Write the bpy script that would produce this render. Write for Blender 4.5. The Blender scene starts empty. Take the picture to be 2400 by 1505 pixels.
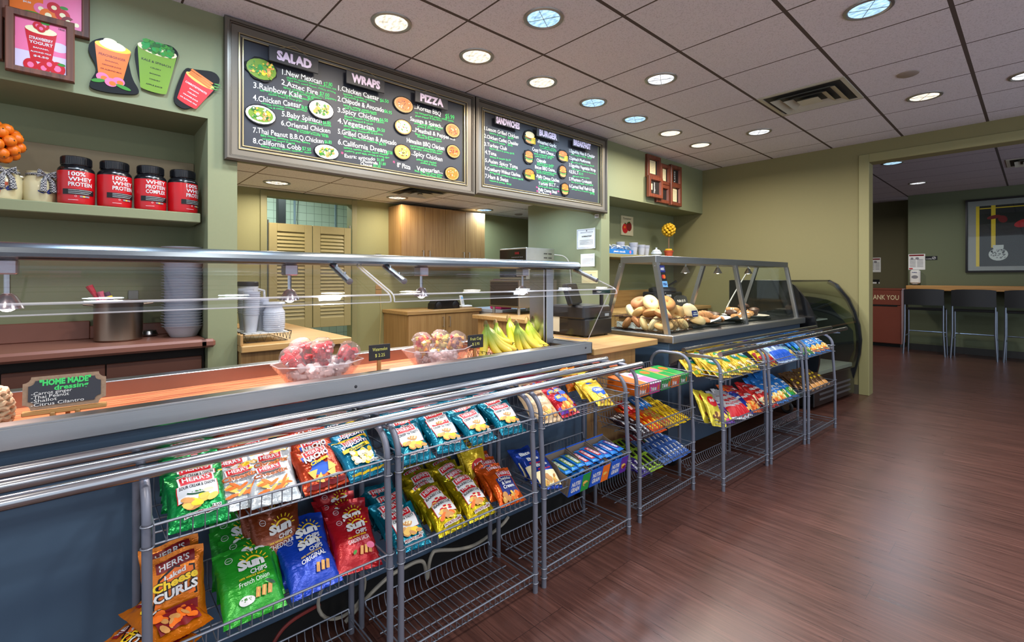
import bpy, math, random
from mathutils import Vector, Matrix, Euler, noise
R = random.Random(7)
PI = math.pi
sc = bpy.context.scene
COL = sc.collection

# ------------------------------------------------------------------ camera
cam_data = bpy.data.cameras.new('camera')
cam = bpy.data.objects.new('camera', cam_data)
COL.objects.link(cam)
cam.location = (0, 0, 1.26)
cam.rotation_euler = (math.radians(90), 0, math.radians(47.8))
cam_data.sensor_width = 36.0
cam_data.lens = 1114.6 / 2400 * 36
cam_data.shift_y = -100.5 / 2400
cam_data.clip_start = 0.02
sc.camera = cam

# ------------------------------------------------------------------ world, exposure
w = bpy.data.worlds.new('world')
sc.world = w
w.use_nodes = True
w.node_tree.nodes['Background'].inputs[0].default_value = (0.80, 0.88, 1.0, 1)
w.node_tree.nodes['Background'].inputs[1].default_value = 1.15
sc.view_settings.view_transform = 'Standard'
sc.view_settings.look = 'None'
sc.view_settings.gamma = 1.0
sc.view_settings.exposure = 0.12
sc.view_settings.use_curve_mapping = False
sc.cycles.max_bounces = 8
sc.cycles.transparent_max_bounces = 24
sc.cycles.caustics_reflective = False
sc.cycles.caustics_refractive = False
sc.cycles.use_denoising = True
sc.cycles.sample_clamp_indirect = 4.0

LK = 1.65
WARM = (1.0, 0.88, 0.74)
NEUT = (1.0, 0.96, 0.92)
COOL = (0.62, 0.80, 1.0)
# (x, y, z, colour name, watts, in view) - the recessed ceiling lamps and the unseen ones added; each lamp's light is made in its builder
LAMPS = [
 (-2.475, 1.315, 2.72, 'warm', 9), (-2.475, 1.93, 2.72, 'warm', 9), (-2.475, 2.545, 2.72, 'warm', 9),
 (-2.475, 3.155, 2.72, 'cool', 9), (-2.475, 3.77, 2.72, 'cool', 9), (-2.475, 4.395, 2.72, 'warm', 9),
 (-2.475, 5.03, 2.72, 'warm', 9), (-1.86, 1.926, 2.72, 'cool', 9), (-1.85, 3.15, 2.72, 'neutral', 9),
 (-1.86, 5.015, 2.72, 'neutral', 9), (-0.612, 3.16, 2.72, 'cool', 11), (-0.605, 5.02, 2.72, 'warm', 9),
 (-0.03, 5.04, 2.72, 'neutral', 8),
 (-4.67, 1.33, 2.135, 'warm', 5.5), (-4.66, 2.545, 2.135, 'warm', 5), (-4.75, 3.83, 2.135, 'cool', 9),
 (-1.225, 7.62, 2.72, 'cool', 9), (-1.225, 9.515, 2.72, 'neutral', 9),
 (-2.475, 0.70, 2.72, 'cool', 5), (-1.86, 0.70, 2.72, 'neutral', 8), (-2.475, 0.09, 2.72, 'cool', 6), (-0.612, 1.31, 2.72, 'neutral', 11),  # unseen downlights added out of view for more light
 (-0.612, -0.55, 2.72, 'warm', 9), (0.63, 2.54, 2.72, 'neutral', 11), (0.63, 0.70, 2.72, 'neutral', 11), (1.86, 1.93, 2.72, 'warm', 11), (1.86, 4.4, 2.72, 'neutral', 11), (1.86, -0.55, 2.72, 'neutral', 11),  # more unseen downlights added to brighten floor and ceiling
 (-2.45, 9.5, 2.72, 'warm', 9), (-3.55, 3.45, 2.135, 'cool', 7), (-3.6, 1.95, 2.135, 'neutral', 7),  # unseen: dining lamp added to light the recess, kitchen pair hidden by the beam
]
MENU1 = [
 ('1.New Mexican', 0.894, 2.483, 0.234, 0.031, 0.003, 'w'),
 ('$7.80', 1.141, 2.481, 0.056, 0.021, 0.008, 'g'),
 ('chipotle chicken, lettuce, corn, asian rice', 0.919, 2.467, 0.303, 0.011, 0.008, 'g'),
 ('black bean, mixed cheese, shallots dressing', 0.923, 2.453, 0.295, 0.009, 0.0, 'g'),
 ('2.Aztec Fire', 0.89, 2.421, 0.215, 0.029, -0.01, 'w'),
 ('$7.00', 1.117, 2.415, 0.06, 0.019, 0.003, 'g'),
 ('spicy chicken, jicama, corn, peppers', 0.901, 2.401, 0.321, 0.011, 0.004, 'g'),
 ('honey mustard dressing', 0.937, 2.387, 0.191, 0.01, 0.002, 'g'),
 ('3.Rainbow Kale', 0.738, 2.361, 0.27, 0.031, 0.004, 'w'),
 ('$6.95', 1.042, 2.368, 0.039, 0.019, 0.001, 'g'),
 ('kale, carrot, corn, red cabbage, tomato, balsamic', 0.774, 2.352, 0.276, 0.01, 0.01, 'g'),
 ('chicken breast & citrus ginger', 0.818, 2.341, 0.194, 0.009, 0.003, 'g'),
 ('4.Chicken Caesar', 0.736, 2.287, 0.268, 0.031, 0.02, 'w'),
 ('$6.95', 1.006, 2.302, 0.036, 0.019, 0.002, 'g'),
 ('romaine, cucumber, croutons, parmesan', 0.782, 2.276, 0.256, 0.01, 0.016, 'g'),
 ('cheese & caesar', 0.789, 2.259, 0.119, 0.009, 0.01, 'g'),
 ('5.Baby Spinach', 0.892, 2.232, 0.236, 0.029, 0.008, 'w'),
 ('$6.80', 1.136, 2.238, 0.049, 0.018, 0.002, 'g'),
 ('egg, corn, bacon, walnuts, feta, tomato', 0.93, 2.22, 0.259, 0.01, 0.009, 'g'),
 ('6.Oriental Chicken', 0.888, 2.176, 0.295, 0.028, 0.011, 'w'),
 ('romaine, cucumber, carrot, orange', 0.93, 2.162, 0.239, 0.01, 0.006, 'g'),
 ('& oriental dressing  $6.80', 0.978, 2.153, 0.195, 0.009, 0.005, 'g'),
 ('7.Thai Peanut B.B.Q.Chicken', 0.736, 2.103, 0.405, 0.028, 0.009, 'w'),
 ('$6.80', 1.146, 2.117, 0.046, 0.018, 0.002, 'g'),
 ('BBQ chicken, tomatoes, cucumber, cilantro', 0.777, 2.089, 0.281, 0.01, 0.005, 'g'),
 ('carrots with peanut dressing', 0.786, 2.072, 0.181, 0.009, 0.005, 'g'),
 ('8.California Cobb', 0.736, 2.039, 0.268, 0.028, 0.007, 'w'),
 ('$7.50', 1.01, 2.049, 0.052, 0.018, 0.002, 'g'),
 ('lettuce, avocado, tomato, cucumber, cheese', 0.779, 2.026, 0.286, 0.01, 0.01, 'g'),
 ('egg, cranberry & honey dijon', 0.796, 2.011, 0.208, 0.009, 0.001, 'g'),
 ('1.Chicken Caesar', 1.235, 2.478, 0.284, 0.031, 0.001, 'w'),
 ('$6.50', 1.527, 2.477, 0.064, 0.019, 0.004, 'g'),
 ('lettuce, tomato, crouton', 1.269, 2.458, 0.222, 0.012, 0.005, 'g'),
 ('parmesan & caesar', 1.277, 2.444, 0.154, 0.01, 0.0, 'g'),
 ('2.Chipotle & Avocado', 1.231, 2.407, 0.326, 0.03, 0.002, 'w'),
 ('$6.95', 1.559, 2.408, 0.057, 0.019, 0.001, 'g'),
 ('lettuce, tomato, mixed cheese', 1.27, 2.384, 0.231, 0.011, 0.003, 'g'),
 ('jack cheese & chipotle sauce', 1.277, 2.369, 0.224, 0.01, 0.009, 'g'),
 ('3.Spicy Chicken', 1.231, 2.337, 0.288, 0.029, 0.002, 'w'),
 ('$6.50', 1.524, 2.342, 0.062, 0.019, 0.005, 'g'),
 ('lettuce, tomato, fried spicy chicken', 1.277, 2.314, 0.28, 0.011, 0.016, 'g'),
 ('honey mustard & ranch', 1.277, 2.298, 0.196, 0.01, 0.005, 'g'),
 ('4.Vegetarian', 1.231, 2.265, 0.253, 0.03, 0.001, 'w'),
 ('$6.50', 1.505, 2.27, 0.057, 0.019, 0.003, 'g'),
 ('lettuce, tomato, onion, cucumber', 1.273, 2.251, 0.237, 0.011, 0.007, 'g'),
 ('black olive, mozzarella & balsamic', 1.273, 2.23, 0.275, 0.01, 0.016, 'g'),
 ('5.Grilled Chicken & Avocado', 1.233, 2.197, 0.419, 0.03, 0.0, 'w'),
 ('$6.95', 1.519, 2.177, 0.053, 0.016, 0.003, 'g'),
 ('lettuce, tomato, fresh mozzarella', 1.273, 2.18, 0.237, 0.011, 0.004, 'g'),
 ('6.California Dream', 1.233, 2.127, 0.344, 0.031, 0.003, 'w'),
 ('$7.50', 1.579, 2.126, 0.042, 0.018, 0.001, 'g'),
 ('lettuce, tomato, turkey, bacon, cheddar', 1.273, 2.108, 0.318, 0.011, 0.007, 'g'),
 ('cranberry, green apple, avocado & honey dijon', 1.277, 2.089, 0.319, 0.01, 0.007, 'g'),
 ('* ', 1.254, 2.056, 0.015, 0.022, 0.001, 'p'),
 ('Extra: avocado', 1.277, 2.049, 0.214, 0.022, 0.013, 'w'),
 ('$1.00', 1.505, 2.065, 0.052, 0.016, 0.004, 'g'),
 ('F.Mozzarella', 1.386, 2.037, 0.124, 0.018, 0.002, 'w'),
 ('$1.00', 1.519, 2.041, 0.05, 0.016, 0.003, 'g'),
 ('Cheese', 1.386, 2.015, 0.082, 0.019, 0.002, 'w'),
 ('$0.50', 1.477, 2.018, 0.054, 0.016, 0.004, 'g'),
 ('...Korean BBQ', 1.794, 2.494, 0.231, 0.032, -0.004, 'w'),
 ('$5.99', 2.065, 2.484, 0.084, 0.03, 0.006, 'g'),
 ('soy marinated beef, pepper, mixed cheese', 1.801, 2.462, 0.341, 0.013, 0.007, 'g'),
 ('green pepper & bbq sauce', 1.804, 2.439, 0.227, 0.011, 0.013, 'g'),
 ('Sausage & Spinach..', 1.762, 2.397, 0.28, 0.028, 0.004, 'w'),
 ('smoked sausage, spinach, mushroom', 1.794, 2.381, 0.248, 0.012, 0.011, 'g'),
 ('cheese & tomato sauce', 1.82, 2.364, 0.199, 0.011, 0.013, 'g'),
 ('...Meatball & Pepperoni', 1.778, 2.327, 0.377, 0.028, 0.004, 'w'),
 ('black olive, green pepper', 1.804, 2.305, 0.227, 0.012, 0.002, 'g'),
 ('cheese & tomato sauce', 1.82, 2.289, 0.211, 0.011, 0.003, 'g'),
 ('Hawaiian BBQ Chicken', 1.734, 2.238, 0.322, 0.03, -0.004, 'w'),
 ('caramelized pineapple, onion', 1.762, 2.213, 0.28, 0.012, 0.004, 'g'),
 ('red pepper, cheese & bbq sauce', 1.767, 2.196, 0.264, 0.011, 0.004, 'g'),
 ('...Spicy Chicken', 1.762, 2.153, 0.277, 0.03, -0.005, 'w'),
 ('baked spicy chicken', 1.815, 2.121, 0.17, 0.012, -0.001, 'g'),
 ('cheese & ranch', 1.847, 2.103, 0.138, 0.011, 0.0, 'g'),
 ('Vegetarian...', 1.815, 2.046, 0.227, 0.03, 0.009, 'w'),
 ('black olive, onion, green pepper', 1.799, 2.035, 0.243, 0.011, 0.002, 'g'),
 ('cheese & tomato sauce', 1.847, 2.019, 0.184, 0.011, 0.002, 'g'),
 ('* ', 1.625, 2.058, 0.015, 0.023, 0.0, 'p'),
 ('8" Pizza', 1.657, 2.045, 0.107, 0.031, 0.001, 'w')
]
MENU2 = [
 ('1.Lemon Grilled Chicken', 2.449, 2.476, 0.382, 0.029, 0.0, 'w'),
 ('lettuce & tomato', 2.505, 2.457, 0.175, 0.012, -0.002, 'g'),
 ('$6.50', 2.706, 2.455, 0.065, 0.016, 0.003, 'g'),
 ('2.Chicken Cutlet Cheddar', 2.449, 2.412, 0.381, 0.028, 0.002, 'w'),
 ('lettuce & tomato', 2.505, 2.393, 0.17, 0.012, -0.002, 'g'),
 ('$6.95', 2.706, 2.393, 0.054, 0.015, 0.002, 'g'),
 ('3.Turkey Club', 2.449, 2.347, 0.246, 0.028, 0.003, 'w'),
 ('bacon, lettuce & tomato $6.95', 2.505, 2.329, 0.274, 0.012, -0.001, 'g'),
 ('4.Tuna', 2.455, 2.281, 0.123, 0.029, 0.001, 'w'),
 ('lettuce & tomato $6.50', 2.509, 2.259, 0.228, 0.012, 0.007, 'g'),
 ('5.Asian Spicy Tuna', 2.456, 2.215, 0.366, 0.028, -0.002, 'w'),
 ('cucumber, carrot & sprout $6.95', 2.505, 2.194, 0.293, 0.012, 0.001, 'g'),
 ('6.Cranberry Walnut Chicken', 2.455, 2.149, 0.397, 0.028, -0.003, 'w'),
 ('spring mix, cranberry, walnut $6.95', 2.505, 2.13, 0.382, 0.012, -0.011, 'g'),
 ('7.Ham & Swiss', 2.456, 2.086, 0.255, 0.03, -0.005, 'w'),
 ('lettuce & tomato  $6.50', 2.505, 2.063, 0.24, 0.012, -0.004, 'g'),
 ('-Roasted Garlic', 3.063, 2.487, 0.255, 0.03, -0.001, 'w'),
 ('fresh garlic, swiss', 3.092, 2.461, 0.213, 0.013, 0.002, 'g'),
 ('& mushroom sauce $7.50', 3.104, 2.443, 0.214, 0.011, 0.005, 'g'),
 ('Crazy Mixed Cheese...', 3.0, 2.403, 0.299, 0.03, 0.003, 'w'),
 ('fresh mozzarella, cheddar', 3.025, 2.375, 0.261, 0.013, 0.012, 'g'),
 ('swiss & bacon  $7.50', 3.034, 2.356, 0.221, 0.012, 0.013, 'g'),
 ('Chipotle', 3.055, 2.315, 0.121, 0.029, 0.003, 'w'),
 ('chipotle sauce, cheddar', 3.06, 2.299, 0.226, 0.013, 0.007, 'g'),
 ('bacon & jalapeno $7.50', 3.06, 2.283, 0.208, 0.011, 0.008, 'g'),
 ('Bacon BBQ Onion...', 3.034, 2.25, 0.284, 0.029, 0.006, 'w'),
 ('bacon, caramelized onion', 3.052, 2.228, 0.266, 0.013, 0.006, 'g'),
 ('cheddar & bbq sauce $7.50', 3.057, 2.213, 0.229, 0.011, 0.004, 'g'),
 ('-Philly Cheese Chicken', 3.046, 2.17, 0.31, 0.029, -0.003, 'w'),
 ('fried onion & pepper', 3.075, 2.152, 0.211, 0.013, 0.005, 'g'),
 ('american cheese', 3.116, 2.134, 0.17, 0.012, 0.006, 'g'),
 ('Turkey B.L.T ...', 3.078, 2.109, 0.271, 0.026, 0.014, 'w'),
 ('turkey patty, bacon, lettuce', 3.078, 2.092, 0.278, 0.012, 0.002, 'g'),
 ('*', 3.046, 2.063, 0.023, 0.023, 0.002, 'p'),
 ('Philly Cheese Steak', 3.075, 2.051, 0.255, 0.028, 0.005, 'w'),
 ('*', 3.334, 2.061, 0.025, 0.024, 0.001, 'p'),
 ('*', 3.052, 2.027, 0.023, 0.023, 0.001, 'p'),
 ('Bun Burger', 3.081, 2.018, 0.137, 0.028, 0.002, 'w'),
 ('*', 3.231, 2.023, 0.018, 0.024, 0.001, 'p'),
 ('1.Eggwhite Ham & Cheddar', 3.503, 2.481, 0.397, 0.03, 0.006, 'w'),
 ('on a english muffin  $4.50', 3.525, 2.458, 0.323, 0.013, 0.011, 'g'),
 ('2.Spinach Mushroom', 3.503, 2.411, 0.323, 0.029, 0.008, 'w'),
 ('egg white & feta cheese $4.95', 3.525, 2.384, 0.36, 0.012, 0.012, 'g'),
 ('3.Eggwhite Vegetable Wrap', 3.499, 2.344, 0.411, 0.03, 0.005, 'w'),
 ('fresh pepper, onion & mushroom', 3.539, 2.32, 0.376, 0.012, 0.002, 'g'),
 ('4.E.B.L.T', 3.499, 2.278, 0.142, 0.03, 0.006, 'w'),
 ('$3.75', 3.648, 2.283, 0.063, 0.019, 0.002, 'g'),
 ('egg, bacon, lettuce, tomato', 3.552, 2.251, 0.259, 0.012, 0.012, 'g'),
 ('5.Western Croissant', 3.499, 2.208, 0.349, 0.03, 0.009, 'w'),
 ('ham, green pepper, onion $4.95', 3.532, 2.191, 0.338, 0.012, 0.007, 'g'),
 ('6.Corned Beef Hash & Egg', 3.503, 2.138, 0.389, 0.032, 0.009, 'w'),
 ('served on a croissant or roll', 3.539, 2.121, 0.346, 0.012, 0.004, 'g'),
 ('$4.95', 3.826, 2.111, 0.066, 0.016, 0.001, 'g')
]
# ------------------------------------------------------------------ materials
def lin(c):
    return tuple((v / 255 / 12.92) if v / 255 <= 0.04045 else ((v / 255 + 0.055) / 1.055) ** 2.4 for v in c)
MATS = {}
def mat(name, rgb, rough=0.5, metal=0.0, var=0.06, scale=20.0, stretch=(1, 1, 1), bump=0.0, coat=0.0, spec=0.5, rvar=0.0, emit=0.0, sss=0.0):
    """plain surface with a procedural variation of colour, gloss and relief"""
    if name in MATS: return MATS[name]
    m = bpy.data.materials.new(name); m.use_nodes = True
    nt = m.node_tree; b = nt.nodes['Principled BSDF']
    c = lin(rgb)
    tc = nt.nodes.new('ShaderNodeTexCoord'); mp = nt.nodes.new('ShaderNodeMapping'); nz = nt.nodes.new('ShaderNodeTexNoise')
    mp.inputs['Scale'].default_value = stretch
    nz.inputs['Scale'].default_value = scale; nz.inputs['Detail'].default_value = 4
    nt.links.new(tc.outputs['Object'], mp.inputs[0]); nt.links.new(mp.outputs[0], nz.inputs['Vector'])
    mx = nt.nodes.new('ShaderNodeMix'); mx.data_type = 'RGBA'
    mx.inputs[6].default_value = (*[v * (1 - var) for v in c], 1)
    mx.inputs[7].default_value = (*[min(1, v * (1 + var)) for v in c], 1)
    nt.links.new(nz.outputs[0], mx.inputs[0]); nt.links.new(mx.outputs[2], b.inputs['Base Color'])
    b.inputs['Roughness'].default_value = rough; b.inputs['Metallic'].default_value = metal
    b.inputs['Specular IOR Level'].default_value = spec
    if coat: b.inputs['Coat Weight'].default_value = coat; b.inputs['Coat Roughness'].default_value = 0.1
    if sss: b.inputs['Subsurface Weight'].default_value = sss; b.inputs['Subsurface Radius'].default_value = (0.02, 0.01, 0.006)
    if rvar:
        mr = nt.nodes.new('ShaderNodeMapRange'); mr.inputs[3].default_value = max(0.02, rough - rvar); mr.inputs[4].default_value = rough + rvar
        nt.links.new(nz.outputs[0], mr.inputs[0]); nt.links.new(mr.outputs[0], b.inputs['Roughness'])
    if bump:
        bp = nt.nodes.new('ShaderNodeBump'); bp.inputs['Strength'].default_value = bump; bp.inputs['Distance'].default_value = 0.004
        nt.links.new(nz.outputs[0], bp.inputs['Height']); nt.links.new(bp.outputs[0], b.inputs['Normal'])
    if emit:
        b.inputs['Emission Color'].default_value = (*c, 1); b.inputs['Emission Strength'].default_value = emit
    MATS[name] = m
    return m

def clear(name, tint, gloss=0.06, rough=0.02, haze=0.0, edge=1.45):
    """thin clear plastic or glass: lets light through, mirrors at glancing angles, haze = a little milky scatter"""
    if name in MATS: return MATS[name]
    m = bpy.data.materials.new(name); m.use_nodes = True
    nt = m.node_tree; nt.nodes.remove(nt.nodes['Principled BSDF']); out = nt.nodes['Material Output']
    tr = nt.nodes.new('ShaderNodeBsdfTransparent'); tr.inputs[0].default_value = (*tint, 1)
    gl = nt.nodes.new('ShaderNodeBsdfGlossy'); gl.inputs['Roughness'].default_value = rough
    lw = nt.nodes.new('ShaderNodeLayerWeight'); lw.inputs[0].default_value = 0.5
    f0 = ((edge - 1) / (edge + 1)) ** 2
    pw = nt.nodes.new('ShaderNodeMath'); pw.operation = 'POWER'; pw.inputs[1].default_value = 5.0
    fr = nt.nodes.new('ShaderNodeMath'); fr.operation = 'MULTIPLY_ADD'; fr.inputs[1].default_value = (1 - f0) * 0.8; fr.inputs[2].default_value = f0
    nt.links.new(lw.outputs['Facing'], pw.inputs[0]); nt.links.new(pw.outputs[0], fr.inputs[0])
    nz = nt.nodes.new('ShaderNodeTexNoise'); nz.inputs['Scale'].default_value = 6
    bp = nt.nodes.new('ShaderNodeBump'); bp.inputs['Strength'].default_value = 0.02
    nt.links.new(nz.outputs[0], bp.inputs['Height']); nt.links.new(bp.outputs[0], gl.inputs['Normal'])
    last = tr
    if haze:
        df = nt.nodes.new('ShaderNodeBsdfDiffuse'); df.inputs[0].default_value = (*[min(1, t * 0.95) for t in tint], 1)
        m0 = nt.nodes.new('ShaderNodeMixShader'); m0.inputs[0].default_value = haze
        nt.links.new(tr.outputs[0], m0.inputs[1]); nt.links.new(df.outputs[0], m0.inputs[2]); last = m0
    mx = nt.nodes.new('ShaderNodeMixShader')
    nt.links.new(fr.outputs[0], mx.inputs[0]); nt.links.new(last.outputs[0], mx.inputs[1]); nt.links.new(gl.outputs[0], mx.inputs[2])
    nt.links.new(mx.outputs[0], out.inputs[0])
    MATS[name] = m
    return m

def N(nt, t, **k):
    n = nt.nodes.new(t)
    for a, v in k.items(): setattr(n, a, v)
    return n
def wood(name, rgb, dark, axis='z', rough=0.4, scale=1.0):
    if name in MATS: return MATS[name]
    m = bpy.data.materials.new(name); m.use_nodes = True; nt = m.node_tree; b = nt.nodes['Principled BSDF']
    tc = N(nt, 'ShaderNodeTexCoord'); mp = N(nt, 'ShaderNodeMapping')
    s = {'z': (40, 40, 1.6), 'y': (40, 1.6, 40), 'x': (1.6, 40, 40)}[axis]
    mp.inputs['Scale'].default_value = [v * scale for v in s]
    nz = N(nt, 'ShaderNodeTexNoise'); nz.inputs['Scale'].default_value = 1.4; nz.inputs['Detail'].default_value = 6; nz.inputs['Distortion'].default_value = 0.6
    cr = N(nt, 'ShaderNodeValToRGB')
    cr.color_ramp.elements[0].position = 0.3; cr.color_ramp.elements[0].color = (*lin(dark), 1)
    cr.color_ramp.elements[1].position = 0.62; cr.color_ramp.elements[1].color = (*lin(rgb), 1)
    nt.links.new(tc.outputs['Object'], mp.inputs[0]); nt.links.new(mp.outputs[0], nz.inputs['Vector'])
    nt.links.new(nz.outputs[0], cr.inputs[0]); nt.links.new(cr.outputs[0], b.inputs['Base Color'])
    b.inputs['Roughness'].default_value = rough
    bp = N(nt, 'ShaderNodeBump'); bp.inputs['Strength'].default_value = 0.05; nt.links.new(nz.outputs[0], bp.inputs['Height']); nt.links.new(bp.outputs[0], b.inputs['Normal'])
    MATS[name] = m
    return m

def floor_mat():
    m = bpy.data.materials.new('vinyl_planks'); m.use_nodes = True; nt = m.node_tree; b = nt.nodes['Principled BSDF']
    L = nt.links.new
    tc = N(nt, 'ShaderNodeTexCoord')
    br = N(nt, 'ShaderNodeTexBrick'); br.offset = 0.37; br.offset_frequency = 3
    br.inputs['Color1'].default_value = (0, 0, 0, 1); br.inputs['Color2'].default_value = (1, 1, 1, 1); br.inputs['Mortar'].default_value = (0.5, 0.5, 0.5, 1)
    br.inputs['Scale'].default_value = 1; br.inputs['Mortar Size'].default_value = 0.0009; br.inputs['Mortar Smooth'].default_value = 0.2
    br.inputs['Brick Width'].default_value = 1.22; br.inputs['Row Height'].default_value = 0.152
    L(tc.outputs['Object'], br.inputs['Vector'])
    mp = N(nt, 'ShaderNodeMapping'); mp.inputs['Scale'].default_value = (1.5, 34, 1); L(tc.outputs['Object'], mp.inputs[0])
    av = N(nt, 'ShaderNodeVectorMath', operation='MULTIPLY_ADD'); av.inputs[1].default_value = (7, 7, 7)
    L(br.outputs['Color'], av.inputs[0]); L(mp.outputs[0], av.inputs[2])
    nz = N(nt, 'ShaderNodeTexNoise'); nz.inputs['Scale'].default_value = 2.2; nz.inputs['Detail'].default_value = 8; nz.inputs['Roughness'].default_value = 0.62; nz.inputs['Distortion'].default_value = 0.8
    L(av.outputs[0], nz.inputs['Vector'])
    cr = N(nt, 'ShaderNodeValToRGB'); e = cr.color_ramp.elements
    e[0].position = 0.32; e[0].color = (*lin((60, 37, 32)), 1); e[1].position = 0.7; e[1].color = (*lin((94, 61, 53)), 1)
    n = e.new(0.5); n.color = (*lin((76, 48, 41)), 1)
    L(nz.outputs[0], cr.inputs[0])
    mx = N(nt, 'ShaderNodeMix', data_type='RGBA', blend_type='MULTIPLY'); mx.inputs[0].default_value = 1
    mr = N(nt, 'ShaderNodeMapRange'); mr.inputs[3].default_value = 0.9; mr.inputs[4].default_value = 1.1; L(br.outputs['Color'], mr.inputs[0])
    L(cr.outputs[0], mx.inputs[6]); L(mr.outputs[0], mx.inputs[7])
    m2 = N(nt, 'ShaderNodeMix', data_type='RGBA'); m2.inputs[7].default_value = (*lin((30, 18, 16)), 1)
    L(br.outputs['Fac'], m2.inputs[0]); L(mx.outputs[2], m2.inputs[6]); L(m2.outputs[2], b.inputs['Base Color'])
    rr = N(nt, 'ShaderNodeMapRange'); rr.inputs[3].default_value = 0.22; rr.inputs[4].default_value = 0.38; L(nz.outputs[0], rr.inputs[0]); L(rr.outputs[0], b.inputs['Roughness'])
    bp = N(nt, 'ShaderNodeBump'); bp.inputs['Strength'].default_value = 0.12; bp.inputs['Distance'].default_value = 0.003
    L(nz.outputs[0], bp.inputs['Height']); L(bp.outputs[0], b.inputs['Normal'])
    return m

def ceiling_mat(name, x0, px, y0, py, tile, bar):
    """lay-in mineral tiles in a slim dark grid"""
    m = bpy.data.materials.new(name); m.use_nodes = True; nt = m.node_tree; b = nt.nodes['Principled BSDF']; L = nt.links.new
    tc = N(nt, 'ShaderNodeTexCoord'); sp = N(nt, 'ShaderNodeSeparateXYZ'); L(tc.outputs['Object'], sp.inputs[0])
    fac = []
    for ax, o, p, wd in ((0, x0, px, 0.011), (1, y0, py, 0.0055)):
        a = N(nt, 'ShaderNodeMath', operation='SUBTRACT'); a.inputs[1].default_value = o; L(sp.outputs[ax], a.inputs[0])
        d = N(nt, 'ShaderNodeMath', operation='DIVIDE'); d.inputs[1].default_value = p; L(a.outputs[0], d.inputs[0])
        q = N(nt, 'ShaderNodeMath', operation='PINGPONG'); q.inputs[1].default_value = 0.5
        ad = N(nt, 'ShaderNodeMath', operation='ADD'); ad.inputs[1].default_value = 100.0; L(d.outputs[0], ad.inputs[0]); L(ad.outputs[0], q.inputs[0])
        lt = N(nt, 'ShaderNodeMath', operation='LESS_THAN'); lt.inputs[1].default_value = wd / p; L(q.outputs[0], lt.inputs[0])
        fac.append(lt)
    mxm = N(nt, 'ShaderNodeMath', operation='MAXIMUM'); L(fac[0].outputs[0], mxm.inputs[0]); L(fac[1].outputs[0], mxm.inputs[1])
    nz = N(nt, 'ShaderNodeTexNoise'); nz.inputs['Scale'].default_value = 130; nz.inputs['Detail'].default_value = 3; L(tc.outputs['Object'], nz.inputs['Vector'])
    cr = N(nt, 'ShaderNodeValToRGB'); cr.color_ramp.elements[0].position = 0.28; cr.color_ramp.elements[1].position = 0.5
    c = lin(tile); cr.color_ramp.elements[0].color = (*[v * 0.72 for v in c], 1); cr.color_ramp.elements[1].color = (*c, 1)
    L(nz.outputs[0], cr.inputs[0])
    mx = N(nt, 'ShaderNodeMix', data_type='RGBA'); mx.inputs[7].default_value = (*lin(bar), 1)
    L(mxm.outputs[0], mx.inputs[0]); L(cr.outputs[0], mx.inputs[6]); L(mx.outputs[2], b.inputs['Base Color'])
    b.inputs['Roughness'].default_value = 0.9
    bp = N(nt, 'ShaderNodeBump'); bp.inputs['Strength'].default_value = 0.15; bp.inputs['Distance'].default_value = 0.003; L(nz.outputs[0], bp.inputs['Height']); L(bp.outputs[0], b.inputs['Normal'])
    return m

def tile_mat():
    m = bpy.data.materials.new('glazed_wall_tile'); m.use_nodes = True; nt = m.node_tree; b = nt.nodes['Principled BSDF']; L = nt.links.new
    tc = N(nt, 'ShaderNodeTexCoord'); mp = N(nt, 'ShaderNodeMapping'); mp.inputs['Rotation'].default_value = (PI / 2, 0, PI / 2)
    sp = N(nt, 'ShaderNodeSeparateXYZ'); cb = N(nt, 'ShaderNodeCombineXYZ'); L(tc.outputs['Object'], sp.inputs[0]); L(sp.outputs[1], cb.inputs[0]); L(sp.outputs[2], cb.inputs[1])
    br = N(nt, 'ShaderNodeTexBrick'); br.offset = 0.0
    br.inputs['Color1'].default_value = (*lin((190, 205, 190)), 1); br.inputs['Color2'].default_value = (*lin((200, 212, 198)), 1); br.inputs['Mortar'].default_value = (*lin((140, 150, 140)), 1)
    br.inputs['Scale'].default_value = 1; br.inputs['Brick Width'].default_value = 0.11; br.inputs['Row Height'].default_value = 0.11; br.inputs['Mortar Size'].default_value = 0.003
    L(cb.outputs[0], br.inputs['Vector']); L(br.outputs[0], b.inputs['Base Color']); b.inputs['Roughness'].default_value = 0.15
    return m

steel = mat('brushed_steel', (176, 178, 180), 0.3, 1.0, 0.03, 3, (2, 2, 60), 0, rvar=0.03)
steel_h = mat('brushed_steel_long', (168, 170, 172), 0.3, 1.0, 0.04, 5, (60, 0.4, 60), 0, rvar=0.04)
railm = mat('polished_rail_steel', (176, 179, 184), 0.2, 1.0, 0.04, 8)
wirem = mat('grey_coated_wire', (128, 134, 146), 0.35, 0.6, 0.05)
tubem = mat('grey_coated_tube', (112, 116, 130), 0.4, 0.35, 0.05, bump=0.02)
wallm = mat('sage_wall_paint', (128, 133, 100), 0.7, 0, 0.03, 60, bump=0.03)
wall2 = mat('olive_wall_paint', (132, 126, 86), 0.7, 0, 0.03, 60, bump=0.03)
trimm = mat('olive_trim_paint', (144, 140, 96), 0.5, 0, 0.03, 60)
kwall = mat('kitchen_wall_paint', (150, 148, 102), 0.7, 0, 0.03, 60)
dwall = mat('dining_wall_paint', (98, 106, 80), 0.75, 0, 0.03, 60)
recess_shade_wall = mat('recess_wall_shade_tone', (92, 88, 62), 0.75, 0, 0.03)  # wall tone darkened and browned to carry the shade of the recess
blue = mat('blue_grey_laminate', (60, 82, 104), 0.42, 0, 0.05, 5)
black = mat('black_plastic', (20, 20, 22), 0.35, 0, 0.1)
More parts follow.
